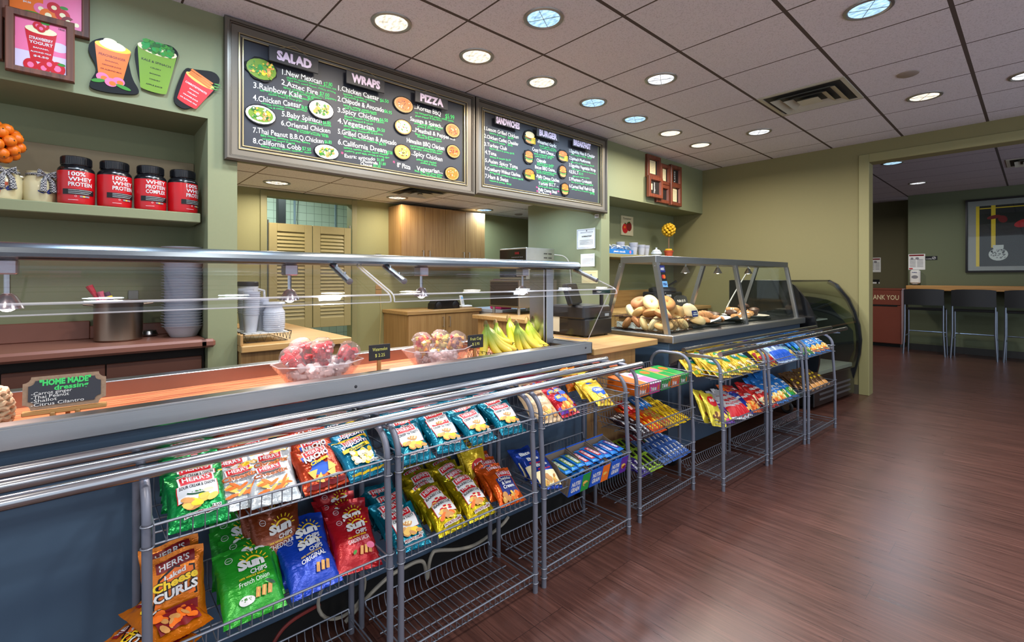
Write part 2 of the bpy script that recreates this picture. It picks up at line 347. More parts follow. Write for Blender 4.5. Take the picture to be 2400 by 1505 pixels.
satinblack = mat('satin_black', (26, 27, 30), 0.5, 0, 0.1)
kick = mat('kick_recess_black', (14, 13, 13), 0.8)
oak = wood('oak_vertical', (172, 134, 84), (150, 112, 66), 'z')
oak_y = wood('oak_along', (184, 146, 92), (164, 124, 74), 'y')
redwood = mat('brown_laminate', (124, 80, 66), 0.35, 0, 0.06, 8)
redwood2 = mat('brown_drawer_laminate', (110, 70, 56), 0.45, 0, 0.06, 8)
plank = wood('orange_plank_liner', (206, 128, 84), (120, 56, 34), 'y', 0.45, 2.2)
acrylic = clear('clear_acrylic', (0.955, 0.955, 0.965), edge=1.42)
glass = clear('case_glass', (0.93, 0.96, 0.94), edge=1.4)
tintglass = clear('tinted_case_glass', (0.80, 0.84, 0.80), edge=1.45)
cupm = clear('clear_cup_plastic', (0.90, 0.91, 0.93), haze=0.10)
bowlm = clear('stacked_clear_plastic', (0.78, 0.80, 0.86), haze=0.45, rough=0.08)
icem = clear('ice', (0.97, 0.95, 0.96), haze=0.34, rough=0.06, edge=1.6)
acr_edge = clear('acrylic_bowl', (0.93, 0.89, 0.89), haze=0.05, edge=1.5)
whitem = mat('white_plastic', (224, 224, 220), 0.4)
paperm = mat('white_paper', (226, 228, 226), 0.7, 0, 0.02)
PAL = {}
def P_(n, rgb, rough=0.42, **k): PAL[n] = mat('print_' + n, rgb, rough, spec=0.35, **k)
for n, c in dict(white=(214, 216, 218), black=(16, 16, 18), red=(190, 22, 34), darkred=(120, 18, 26), yellow=(236, 200, 40), chip=(222, 180, 84), tan=(196, 140, 78),
    brown=(104, 62, 36), navy=(24, 38, 110), blue=(24, 84, 190), teal=(12, 120, 140), green=(30, 140, 60), dkgreen=(10, 72, 44), lime=(108, 142, 38), orange=(224, 108, 30),
    purple=(84, 34, 140), pink=(226, 110, 150), cream=(232, 220, 176), sky=(120, 180, 226), grey=(130, 130, 136), lav=(206, 190, 214), leaf=(56, 130, 40), magenta=(206, 40, 130), kale=(36, 92, 34)).items(): P_(n, c)
chalk = mat('chalk_white', (232, 234, 232), 0.9); chalkg = mat('chalk_green', (70, 210, 110), 0.9); chalkp = mat('chalk_pink', (235, 90, 150), 0.9); chalky = mat('chalk_yellow', (222, 226, 120), 0.9)
PAL.update(w=chalk, g=chalkg, p=chalkp, y=chalky)
FOIL = {}
def foil(n, rgb, metal=0.45, rough=0.26):
    if n not in FOIL: FOIL[n] = mat('foil_' + n, rgb, rough * .85, metal + .1, 0.12, 34, (1, 1.6, 1), 0.9)
    return FOIL[n]

# ------------------------------------------------------------------ mesh helpers
OFF = {}
class MB:
    def __init__(s): s.v = []; s.f = []; s.m = []; s.mats = []
    def mi(s, m):
        if m not in s.mats: s.mats.append(m)
        return s.mats.index(m)
    def add(s, vs, fs, m):
        o = len(s.v); s.v += [tuple(p) for p in vs]; i = s.mi(m)
        s.f += [tuple(o + k for k in f) for f in fs]; s.m += [i] * len(fs)
        return s
    def box(s, x0, x1, y0, y1, z0, z1, m, T=None):
        vs = [(x, y, z) for x in (x0, x1) for y in (y0, y1) for z in (z0, z1)]
        if T: vs = [T @ Vector(p) for p in vs]
        return s.add(vs, [(0, 1, 3, 2), (4, 6, 7, 5), (0, 4, 5, 1), (2, 3, 7, 6), (0, 2, 6, 4), (1, 5, 7, 3)], m)
    def bbox(s, x0, x1, y0, y1, z0, z1, m, b=0.004, T=None):
        """box with bevelled edges"""
        b = min(b, (x1 - x0) / 2.1, (y1 - y0) / 2.1, (z1 - z0) / 2.1)
        c = ((x0 + x1) / 2, (y0 + y1) / 2, (z0 + z1) / 2); h = ((x1 - x0) / 2, (y1 - y0) / 2, (z1 - z0) / 2)
        idx = {}; vs = []
        for sx in (-1, 1):
            for sy in (-1, 1):
                for sz in (-1, 1):
                    for a in range(3):
                        p = [sx * (h[0] - b), sy * (h[1] - b), sz * (h[2] - b)]
                        p[a] = (sx, sy, sz)[a] * h[a]
                        idx[(sx, sy, sz, a)] = len(vs); vs.append(Vector((c[0] + p[0], c[1] + p[1], c[2] + p[2])))
        fs = []
        for a in range(3):
            u, v = [(1, 2), (2, 0), (0, 1)][a]
            for sg in (-1, 1):
                q = []
                for su, sv in ((-1, -1), (1, -1), (1, 1), (-1, 1)):
                    k = [0, 0, 0]; k[a] = sg; k[u] = su; k[v] = sv; q.append(idx[(*k, a)])
                fs.append(q if sg > 0 else q[::-1])
        for a in range(3):                       # edge strips
            u, v = [(1, 2), (2, 0), (0, 1)][a]
            for su in (-1, 1):
                for sv in (-1, 1):
                    def g(sa, ax):
                        k = [0, 0, 0]; k[a] = sa; k[u] = su; k[v] = sv; return idx[(*k, ax)]
                    q = [g(-1, u), g(1, u), g(1, v), g(-1, v)]
                    fs.append(q if su * sv < 0 else q[::-1])
        for sx in (-1, 1):
            for sy in (-1, 1):
                for sz in (-1, 1):
                    q = [idx[(sx, sy, sz, 0)], idx[(sx, sy, sz, 1)], idx[(sx, sy, sz, 2)]]
                    fs.append(q if sx * sy * sz > 0 else q[::-1])
        if T: vs = [T @ p for p in vs]
        return s.add(vs, fs, m)
    def tube(s, pts, r, m, n=8, cap=True, closed=False):
        pts = [Vector(p) for p in pts]; k = len(pts)
        if k < 2: return s
        tan = []
        for i in range(k):
            a = pts[(i - 1) % k] if (closed or i) else pts[0]; b = pts[(i + 1) % k] if (closed or i < k - 1) else pts[-1]
            t = (b - a); tan.append(t.normalized() if t.length > 1e-9 else Vector((0, 0, 1)))
        ref = Vector((0, 0, 1)) if abs(tan[0].z) < 0.9 else Vector((1, 0, 0))
        u = tan[0].cross(ref).normalized(); vs = []
        for i in range(k):
            if i: u = (u - tan[i] * u.dot(tan[i])).normalized()
            w_ = tan[i].cross(u); rr = r[i] if isinstance(r, (list, tuple)) else r
            for j in range(n):
                a = 2 * PI * j / n; vs.append(pts[i] + (u * math.cos(a) + w_ * math.sin(a)) * rr)
        fs = []
        for i in range(k if closed else k - 1):
            for j in range(n):
                a = i * n + j; b = i * n + (j + 1) % n; c = ((i + 1) % k) * n + (j + 1) % n; d = ((i + 1) % k) * n + j
                fs.append((a, b, c, d))
        if cap and not closed: fs += [tuple(range(n))[::-1], tuple((k - 1) * n + j for j in range(n))]
        return s.add(vs, fs, m)
    def lathe(s, prof, m, c=(0, 0, 0), n=24, T=None, cap=False):
        """revolve (r, z) profile about z through c; m may be one material or a list per band"""
        vs = []; k = len(prof)
        for r, z in prof:
            for j in range(n):
                a = 2 * PI * j / n; vs.append(Vector((c[0] + r * math.cos(a), c[1] + r * math.sin(a), c[2] + z)))
        if T: vs = [T @ p for p in vs]
        if isinstance(m, list):
            o = len(s.v); s.v += [tuple(p) for p in vs]
            for i in range(k - 1):
                for j in range(n): s.f.append((o + i * n + j, o + i * n + (j + 1) % n, o + (i + 1) * n + (j + 1) % n, o + (i + 1) * n + j)); s.m.append(s.mi(m[i]))
            return s
        fs = [(i * n + j, i * n + (j + 1) % n, (i + 1) * n + (j + 1) % n, (i + 1) * n + j) for i in range(k - 1) for j in range(n)]
        if cap: fs += [tuple(range(n))[::-1], tuple((k - 1) * n + j for j in range(n))]
        return s.add(vs, fs, m)
    def prism(s, poly, h, m, mp, cap0=True):
        """extrude a 2-D polygon: mp(a, b, t) with t from 0 to h"""
        n = len(poly); vs = [mp(a, b, 0) for a, b in poly] + [mp(a, b, h) for a, b in poly]
        fs = [(i, (i + 1) % n, n + (i + 1) % n, n + i) for i in range(n)] + [tuple(range(n, 2 * n))]
        if cap0: fs.append(tuple(range(n))[::-1])
        return s.add(vs, fs, m)
    def ball(s, c, r, m, nu=12, nv=8, sq=(1, 1, 1), T=None, fn=None):
        vs = []
        for i in range(nv + 1):
            t = PI * i / nv
            for j in range(nu):
                a = 2 * PI * j / nu; d = Vector((math.sin(t) * math.cos(a), math.sin(t) * math.sin(a), math.cos(t)))
                k = fn(d) if fn else 1
                p = Vector((d.x * r * sq[0] * k, d.y * r * sq[1] * k, d.z * r * sq[2] * k))
                if T: p = T @ p
                vs.append(p + Vector(c))
        fs = [(i * nu + j, (i + 1) * nu + j, (i + 1) * nu + (j + 1) % nu, i * nu + (j + 1) % nu) for i in range(nv) for j in range(nu)]
        return s.add(vs, fs, m)
    def torus(s, c, R0, r, m, T=None, nu=20, nv=8, sz=1.0):
        vs = []
        for i in range(nu):
            a = 2 * PI * i / nu
            for j in range(nv):
                b = 2 * PI * j / nv
                p = Vector(((R0 + r * math.cos(b)) * math.cos(a), (R0 + r * math.cos(b)) * math.sin(a), r * sz * math.sin(b)))
                if T: p = T @ p
                vs.append(p + Vector(c))
        fs = [(i * nv + j, ((i + 1) % nu) * nv + j, ((i + 1) % nu) * nv + (j + 1) % nv, i * nv + (j + 1) % nv) for i in range(nu) for j in range(nv)]
        return s.add(vs, fs, m)
    def mesh(s, name, smooth=True, weld=False, ang=35):
        me = bpy.data.meshes.new(name); me.from_pydata(s.v, [], s.f)
        for m in s.mats: me.materials.append(m)
        me.polygons.foreach_set('material_index', s.m)
        if weld:
            import bmesh
            b = bmesh.new(); b.from_mesh(me); bmesh.ops.remove_doubles(b, verts=b.verts, dist=1e-5); b.to_mesh(me); b.free()
        if smooth:
            me.shade_smooth(); me.set_sharp_from_angle(angle=math.radians(ang))
        me.validate()
        return me
    def build(s, name, parent=None, smooth=True, weld=False, off=None, ang=35, label=None):
        if off is None: off = OFF.get(parent.name) if parent else None
        if off is not None: s.v = [(a - off[0], b - off[1], c - off[2]) for a, b, c in s.v]
        o = bpy.data.objects.new(name, s.mesh(name, smooth, weld, ang)); COL.objects.link(o)
        if parent: o.parent = parent
        if label: o['label'] = label
        return o

LABELS = set()
def tag(o, label, cat, group=None, kind=None):
    o['label'] = label; o['category'] = cat
    if group: o['group'] = group
    if kind: o['kind'] = kind
    return o
def thing(name, label, cat, loc=(0, 0, 0), rz=0, group=None, world=True):
    """an Empty at the thing's base; with world=True its parts are given in room coordinates"""
    o = bpy.data.objects.new(name, None); COL.objects.link(o); o.location = loc; o.rotation_euler = (0, 0, rz); o.empty_display_size = 0.05
    tag(o, label, cat, group)
    if world: OFF[o.name] = loc
    return o
def single(mb, name, label, cat, base=None, group=None, kind=None, **k):
    """a thing that is one mesh; base = where its origin sits"""
    o = mb.build(name, None, off=base, **k)
    if base: o.location = base
    return tag(o, label, cat, group, kind)
def struct(mb, name, **k):
    o = mb.build(name, None, **k); o['kind'] = 'structure'
    return o
def dup(o, parent=None):
    c = o.copy(); COL.objects.link(c)
    if parent: c.parent = parent
    for ch in list(o.children): dup(ch, c)
    return c
def curve(pts, k=6):
    """Catmull-Rom through the points"""
    P = [Vector(p) for p in pts]; o = []
    for i in range(len(P) - 1):
        a, b, c, d = P[max(0, i - 1)], P[i], P[i + 1], P[min(len(P) - 1, i + 2)]
        for j in range(k):
            t = j / k; o.append(0.5 * (2 * b + (c - a) * t + (2 * a - 5 * b + 4 * c - d) * t * t + (3 * b - a - 3 * c + d) * t ** 3))
    return o + [P[-1]]
def ordn(i): return ['first', 'second', 'third', 'fourth', 'fifth', 'sixth', 'seventh', 'eighth', 'ninth', 'tenth', 'eleventh', 'twelfth', 'thirteenth', 'fourteenth', 'fifteenth', 'sixteenth', 'seventeenth', 'eighteenth', 'nineteenth', 'twentieth', 'twenty-first', 'twenty-second', 'twenty-third', 'twenty-fourth', 'twenty-fifth', 'twenty-sixth', 'twenty-seventh', 'twenty-eighth', 'twenty-ninth', 'thirtieth'][i]
def arc(c, r, a0, a1, n, f):
    return [f(c[0] + r * math.cos(a0 + (a1 - a0) * i / n), c[1] + r * math.sin(a0 + (a1 - a0) * i / n)) for i in range(n + 1)]

# ------------------------------------------------------------------ flat artwork: lettering and print laid on a surface
TXT = {}
def text_geo(t, bold):
    k = (t, bold)
    if k not in TXT:
        cu = bpy.data.curves.new('txt', 'FONT'); cu.body = t; cu.size = 1; cu.resolution_u = 2; cu.fill_mode = 'FRONT'; cu.offset = bold
        ob = bpy.data.objects.new('txt', cu)
        me = bpy.data.meshes.new_from_object(ob)
        vs = [(v.co.x, v.co.y) for v in me.vertices]; fs = [tuple(p.vertices) for p in me.polygons]
        xs = [v[0] for v in vs] or [0]
        TXT[k] = (vs, fs, min(xs), max(xs))
        bpy.data.objects.remove(ob); bpy.data.curves.remove(cu); bpy.data.meshes.remove(me)
    return TXT[k]
class Art:
    """2-D pieces in metres; put() lays them on a surface through F(x, y, lift)"""
    def __init__(s): s.p = []
    def raw(s, vs, fs, m, wt=.0003): s.p.append((vs, fs, PAL[m] if isinstance(m, str) else m, wt)); return s
    def rect(s, x0, y0, x1, y1, m, cell=0.006, skew=0.0):
        nx = max(1, int(abs(x1 - x0) / cell)); ny = max(1, int(abs(y1 - y0) / cell))
        vs = [(x0 + (x1 - x0) * i / nx, y0 + (y1 - y0) * j / ny + skew * (i / nx)) for j in range(ny + 1) for i in range(nx + 1)]
        fs = [(j * (nx + 1) + i, j * (nx + 1) + i + 1, (j + 1) * (nx + 1) + i + 1, (j + 1) * (nx + 1) + i) for j in range(ny) for i in range(nx)]
        return s.raw(vs, fs, m, .0005)
    def ell(s, cx, cy, rx, ry, m, rot=0, n=18, rings=0, a0=0, a1=2 * PI):
        rings = rings or max(1, min(6, int(max(rx, ry) / .006)))
        vs = [(cx, cy)]; ca, sa = math.cos(rot), math.sin(rot)
        for k in range(1, rings + 1):
            for i in range(n):
                a = a0 + (a1 - a0) * i / n; x, y = rx * k / rings * math.cos(a), ry * k / rings * math.sin(a)
                vs.append((cx + x * ca - y * sa, cy + x * sa + y * ca))
        fs = [(0, 1 + i, 1 + (i + 1) % n) for i in range(n)]
        for k in range(rings - 1):
            for i in range(n):
                a = 1 + k * n + i; b = 1 + k * n + (i + 1) % n; fs.append((a, a + n, b + n, b))
        return s.raw(vs, fs, m, .00014)
    def ring(s, cx, cy, r0, r1, m, a0=0.0, a1=2 * PI, n=16):
        vs = []
        for i in range(n + 1):
            a = a0 + (a1 - a0) * i / n
            vs += [(cx + r0 * math.cos(a), cy + r0 * math.sin(a)), (cx + r1 * math.cos(a), cy + r1 * math.sin(a))]
        return s.raw(vs, [(2 * i, 2 * i + 1, 2 * i + 3, 2 * i + 2) for i in range(n)], m)
    def poly(s, pts, m):
        cx = sum(p[0] for p in pts) / len(pts); cy = sum(p[1] for p in pts) / len(pts); n = len(pts)
        return s.raw([(cx, cy)] + list(pts), [(0, 1 + i, 1 + (i + 1) % n) for i in range(n)], m)
    def line(s, x0, y0, x1, y1, wd, m):
        dx, dy = x1 - x0, y1 - y0; l = math.hypot(dx, dy) or 1; nx, ny = -dy / l * wd / 2, dx / l * wd / 2
        return s.raw([(x0 + nx, y0 + ny), (x0 - nx, y0 - ny), (x1 - nx, y1 - ny), (x1 + nx, y1 + ny)], [(0, 1, 2, 3)], m)
    def text(s, t, x, y, h, m, w=None, bold=0.0, rot=0.0, al='l', shear=0.0, rise=0.0, arch=0.0):
        """cap height h, width w; rise = climb of the baseline over its width"""
        vs, fs, x0, x1 = text_geo(t, bold)
        if not fs: return s
        k = h / 0.70; W = (x1 - x0) * k; kx = k
        if w: kx = k * w / W; W = w
        ox = {'l': 0, 'c': -W / 2, 'r': -W}[al]; ca, sa = math.cos(rot), math.sin(rot); o = []
        for a, b in vs:
            u = (a - x0) * kx; v = b * k; tt = u / W if W else 0
            u2 = u + ox + shear * v; v2 = v + rise * tt + arch * (1 - (2 * tt - 1) ** 2)
            o.append((x + u2 * ca - v2 * sa, y + u2 * sa + v2 * ca))
        return s.raw(o, fs, m, .0006)
    def put(s, mb, F, base=0.0008, step=0.35):
        e = base
        for i, (vs, fs, m, wt) in enumerate(s.p):
            e += wt * step
            mb.add([F(a, b, e) for a, b in vs], fs, m)
        return mb
def scatter(art, n, x0, y0, x1, y1, r0, r1, mats, seed=1, flat=0.7):
    q = random.Random(seed)
    for i in range(n):
        r = q.uniform(r0, r1); art.ell(q.uniform(x0, x1), q.uniform(y0, y1), r, r * q.uniform(flat, 1), q.choice(mats), q.uniform(0, PI), n=9, rings=1)
    return art
# ------------------------------------------------------------------ room shell
CH = 2.72; CK = 2.135; XW = -3.05; XN = -3.475; XK = -5.08; YE = 6.26; YD = 10.87
mb = MB(); mb.box(-9, 2.8, -2.0, 16, -0.1, 0, floor_mat()); struct(mb, 'floor')
mb = MB(); mb.box(-3.05, 2.2, -1.7, YE, CH, CH + 0.1, ceiling_mat('lay_in_ceiling', -0.305, 0.62, 1.012, 0.6145, (224, 221, 230), (78, 66, 60))); struct(mb, 'ceiling')
mb = MB(); mb.box(-5.2, -3.2, 0.6585, 4.02, CK, CK + 0.1, ceiling_mat('kitchen_ceiling', -4.98, 0.62, 1.7, 0.615, (240, 234, 226), (120, 100, 74))); mb.box(-5.2, -3.595, -1.6, 0.6585, CK, CK + 0.1, mb.mats[0]); mb.box(-5.2, -4.141, 4.02, YE, CK, CK + 0.1, mb.mats[0]); mb.box(-4.141, -3.575, 4.164, YE, CK, CK + 0.1, mb.mats[0]); struct(mb, 'ceiling_kitchen')
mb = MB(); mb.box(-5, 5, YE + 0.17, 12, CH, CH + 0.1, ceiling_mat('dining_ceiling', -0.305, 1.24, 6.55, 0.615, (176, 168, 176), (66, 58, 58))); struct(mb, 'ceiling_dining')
# the serving wall: niche, pillar, beam over the opening, far pillar and soffit
mb = MB()
mb.box(XN - 0.12, XW, -1.6, 0.6585, CK, CH, wallm); struct(mb, 'wall_niche_soffit')
mb = MB(); mb.box(XN - 0.12, XW, 0.5155, 0.6585, 0, CK, wallm); struct(mb, 'wall_pillar')
mb = MB(); mb.box(XN - 0.12, XN, -1.6, 0.5155, 0, CK, wallm); struct(mb, 'wall_niche_back')
mb = MB(); mb.box(-5.08, -3.0, 0.3, 6.2, 0.0, 0.004, mat('kitchen_floor_tile', (150, 140, 126), 0.4, 0, 0.2, 60)); struct(mb, 'floor_kitchen')
mb = MB(); mb.box(XW - 0.15, XW, 0.6585, 4.02, 1.95, CH, wallm); struct(mb, 'wall_beam')
mb = MB(); mb.box(-4.141, XW, 4.02, 4.164, 0, CK, wallm); mb.box(XW - 0.15, XW, 4.02, 4.164, CK, CH, wallm); struct(mb, 'wall_pier')
mb = MB()
mb.box(XN - 0.1, XW, 4.164, YE, CK, CH, wallm); struct(mb, 'wall_far_soffit')
mb = MB(); mb.box(XN - 0.1, XN, 4.164, YE, 0, CK, wallm)
struct(mb, 'wall_far_niche')
mb = MB(); mb.box(-9, -1.205, YE, YE + 0.17, 0, CH, wall2); mb.box(-1.205, 3.4, YE, YE + 0.17, 2.50, CH, wall2); struct(mb, 'wall_end')
mb = MB()
mb.bbox(-1.295, -1.203, YE - 0.016, YE, 0, 2.59, trimm, 0.003); mb.bbox(-1.203, 3.4, YE - 0.016, YE, 2.50, 2.59, trimm, 0.003)
struct(mb, 'trim_1')
mb = MB(); mb.box(-1.6, -1.295, YE - 0.012, YE, 0, 0.1, mat('vinyl_base', (66, 62, 52), 0.5)); struct(mb, 'baseboard_end')
mb = MB(); mb.bbox(-3.46, -3.1, 4.166, YE - 0.002, 1.488, 1.53, wall2, 0.004)
o = struct(mb, 'trim_2')
# kitchen walls
mb = MB()
mb.box(XK - 0.12, XK, -1.6, 1.35, 0, CK, kwall); mb.box(XK - 0.12, XK, 2.214, 6.26, 0, CK, kwall); mb.box(XK - 0.12, XK, 1.35, 2.214, 2.07, CK, kwall)
struct(mb, 'wall_kitchen')
mb = MB()
for y0, y1, z0, z1 in ((1.293, 1.352, 0, 2.122), (2.212, 2.272, 0, 2.122), (1.352, 2.212, 2.068, 2.122)): mb.bbox(XK, XK + 0.018, y0, y1, z0, z1, trimm, 0.003)
struct(mb, 'trim_3')
mb = MB(); mb.box(-7.2, -7.1, 0, 4.5, 0, 2.6, tile_mat()); struct(mb, 'wall_storeroom')
mb = MB(); mb.box(-7.1, XK - 0.12, 0.2, 0.3, 0, 2.6, wallm); mb.box(-7.1, XK - 0.12, 3.2, 3.3, 0, 2.6, wallm); struct(mb, 'wall_storeroom_side')
# dining room walls
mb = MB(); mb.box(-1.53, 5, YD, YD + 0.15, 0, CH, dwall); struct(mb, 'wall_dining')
mb = MB(); mb.box(-5, -1.53, 11.45, 11.6, 0, CH, recess_shade_wall); struct(mb, 'wall_recess')
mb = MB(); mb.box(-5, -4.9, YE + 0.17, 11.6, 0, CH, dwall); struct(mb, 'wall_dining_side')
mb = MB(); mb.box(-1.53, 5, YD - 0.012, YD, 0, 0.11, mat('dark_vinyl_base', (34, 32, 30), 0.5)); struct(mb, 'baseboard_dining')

# ------------------------------------------------------------------ recessed ceiling lamps, some of them added out of view
COLR = {'warm': WARM, 'neutral': NEUT, 'cool': COOL}
def emis(name, col, k):
    m = bpy.data.materials.new(name); m.use_nodes = True; nt = m.node_tree; nt.nodes.remove(nt.nodes['Principled BSDF'])
    e = N(nt, 'ShaderNodeEmission'); tc = N(nt, 'ShaderNodeTexCoord'); nz = N(nt, 'ShaderNodeTexNoise'); nz.inputs['Scale'].default_value = 22; nz.inputs['Detail'].default_value = 2
    mp = N(nt, 'ShaderNodeMapping'); mp.inputs['Scale'].default_value = (1, 2.4, 1)
    nt.links.new(tc.outputs['Object'], mp.inputs[0]); nt.links.new(mp.outputs[0], nz.inputs['Vector'])
    mr = N(nt, 'ShaderNodeMapRange'); mr.inputs[1].default_value = 0.3; mr.inputs[2].default_value = 0.7; mr.inputs[3].default_value = k * 0.45; mr.inputs[4].default_value = k * 1.5
    nt.links.new(nz.outputs[0], mr.inputs[0]); nt.links.new(mr.outputs[0], e.inputs['Strength'])
    e.inputs['Color'].default_value = (*col, 1); nt.links.new(e.outputs[0], nt.nodes['Material Output'].inputs[0])
    return m
LENS = {'warm': emis('lamp_lens_warm', (1.0, 0.88, 0.70), 1.3), 'neutral': emis('lamp_lens_white', (0.93, 0.95, 1.0), 1.2), 'cool': emis('lamp_lens_cool', (0.45, 0.72, 1.0), 1.25)}
LAMPLAB = {0: 'warm recessed downlight in front of the WRAPS sign of the long menu', 1: 'warm recessed downlight over the PIZZA end of the long menu board',
 2: 'warm recessed downlight in front of the joint between both menu boards', 3: 'bluish recessed downlight in front of the BURGER sign', 4: 'bluish recessed downlight in front of the BREAKFAST sign',
 5: 'small warm recessed downlight just past the short menu board', 6: 'small warm recessed downlight in front of the cluster of brown frames', 7: 'large bluish recessed downlight with crossed wires over the salad bar',
 8: 'white recessed downlight with crossed wires in the middle ceiling row', 9: 'white recessed downlight between the air vent and the olive end wall', 10: 'big bluish recessed downlight with crossed wires cut by the top of the picture',
 11: 'warm oval recessed downlight beside the round ceiling detector', 12: 'recessed downlight at the right edge of the picture',
 13: 'kitchen ceiling downlight above the louvred doors', 14: 'kitchen ceiling downlight above the tall oak wall cabinets, nearer one', 15: 'bluish kitchen ceiling downlight at the far end of the oak wall cabinets',
 16: 'bluish downlight just inside the dining room opening', 17: 'white downlight deep in the dining room near the recess'}
ringm = mat('lamp_trim_metal', (150, 146, 140), 0.35, 0.7)
for i, (x, y, z, cn, wt) in enumerate(LAMPS):
    t = thing('ceiling_downlight', LAMPLAB.get(i, 'unseen downlight added for its light, ' + ordn(max(0, i - 18)) + ' out of view'), 'ceiling light', (x, y, z), group='recessed ceiling downlights', world=False)
    a = MB().lathe([(0.115, 0.0), (0.113, -0.006), (0.100, -0.010), (0.092, -0.004), (0.091, 0.0)], ringm, n=32).build('trim_ring', t)
    a = MB().lathe([(0.0, -0.0025), (0.05, -0.0025), (0.091, -0.003)], LENS[cn], n=28).build('lens', t)
    if cn != 'warm' or i > 8:
        c = MB(); c.box(-0.09, 0.09, -0.0012, 0.0012, -0.007, -0.0045, ringm, Matrix.Rotation(0.5, 4, 'Z')); c.box(-0.09, 0.09, -0.0012, 0.0012, -0.0071, -0.0046, ringm, Matrix.Rotation(0.5 + PI / 2, 4, 'Z')); c.build('cross_wire', t)
    ld = bpy.data.lights.new('downlight', 'AREA'); ld.shape = 'DISK'; ld.size = 0.17; ld.energy = wt * LK; ld.color = COLR[cn]; ld.spread = math.radians(165)
    lo = bpy.data.objects.new('downlight_glow', ld); COL.objects.link(lo); lo.location = (x, y, z - 0.012); lo.parent = None
# unseen area light added to brighten the storeroom behind the louvred doors
ld = bpy.data.lights.new('storeroom', 'AREA'); ld.size = 0.6; ld.energy = 30; ld.color = (0.8, 1.0, 0.92); lo = bpy.data.objects.new('storeroom_glow', ld); COL.objects.link(lo); lo.location = (-6.2, 1.8, 2.55)
mb = MB(); mb.box(-7.2, XK - 0.12, 0.2, 3.3, 2.6, 2.65, whitem); struct(mb, 'ceiling_storeroom')

# air vents and detector
def vent(name, label, cx, cy, s, z, deep):
    t = thing(name, label, 'ceiling vent', (cx, cy, z), world=False)
    vm = mat('vent_enamel', (186, 184, 170), 0.4); dk = mat('vent_shadow_gap', (38, 36, 32), 0.7)
    f = MB(); h = s / 2
    for a0, a1, b0, b1 in ((-h, h, -h, -h + 0.035), (-h, h, h - 0.035, h), (-h, -h + 0.035, -h + 0.035, h - 0.035), (h - 0.035, h, -h + 0.035, h - 0.035)): f.bbox(a0, a1, b0, b1, -0.008, 0.0, vm, 0.003)
    f.build('frame', t)
    b = MB(); b.box(-h + 0.03, h - 0.03, -h + 0.03, h - 0.03, -0.001, 0.0, dk); b.build('backing', t)
    for k in range(3):
        r1 = h - 0.075 - k * 0.075; r0 = r1 - 0.05; L = MB()
        vs = [(sx * r1, sy * r1, -0.030) for sx, sy in ((-1, -1), (1, -1), (1, 1), (-1, 1))] + [(sx * r0, sy * r0, -0.004) for sx, sy in ((-1, -1), (1, -1), (1, 1), (-1, 1))]
        fs = [(i, (i + 1) % 4, 4 + (i + 1) % 4, 4 + i) for i in range(4)] + [(4 + i, 4 + (i + 1) % 4, (i + 1) % 4, i) for i in range(4)]
        if k == 2: fs.append((0, 1, 2, 3))
        L.add(vs, fs, vm); L.build('louvre', t, smooth=False)
vent('ceiling_air_vent', 'square beige air vent with stepped louvres set in the ceiling grid', -1.232, 4.374, 0.6, CH, 1)
vent('ceiling_air_vent', 'yellowish air vent in the kitchen ceiling behind the long menu board', -4.2, 2.55, 0.5, CK, 1)
vent('ceiling_air_vent', 'grey air vent in the dining room ceiling above the framed picture', 0.03, 8.75, 0.58, CH, 1)
single(MB().lathe([(0.0, -0.012), (0.05, -0.012), (0.062, -0.006), (0.064, 0.0)], mat('detector_beige', (150, 138, 128), 0.6), n=24), 'ceiling_detector', 'flat round beige detector cover on the ceiling beside a warm downlight', 'detector').location = (-0.617, 4.377, CH)
single(MB().lathe([(0.0, -0.014), (0.045, -0.014), (0.055, -0.006), (0.056, 0.0)], mat('detector_beige', (150, 138, 128), 0.6), n=20), 'ceiling_detector', 'small round grey cover on the dim kitchen ceiling beside the pier', 'detector').location = (-4.75, 4.43, CK)

# ------------------------------------------------------------------ chalkboard menus
framem = mat('pewter_frame', (104, 98, 88), 0.38, 0.35, 0.1, 4); framed = mat('pewter_frame_dark', (66, 61, 54), 0.4, 0.35, 0.1, 4); goldm = mat('pewter_bead', (170, 156, 118), 0.3, 0.7)
chalkb = mat('chalkboard', (38, 42, 52), 0.55, 0, 0.12, 5)
def picture_frame(name, parent, y0, y1, z0, z1, prof, mats, x):
    """mitred moulding: prof = (inset, x height) pairs from the outer edge inwards"""
    f = MB(); n = len(prof)
    vs = []
    for (d, h) in prof:
        vs += [(x + h, y0 + d, z0 + d), (x + h, y1 - d, z0 + d), (x + h, y1 - d, z1 - d), (x + h, y0 + d, z1 - d)]
    for k in range(n - 1):
        o = len(f.v)
        f.add(vs[4 * k:4 * k + 8], [(i, (i + 1) % 4, 4 + (i + 1) % 4, 4 + i) for i in range(4)], mats[k % len(mats)])
    return f.build(name, parent, ang=20)
def food(kind, seed):
    a = Art(); q = random.Random(seed)
    return a
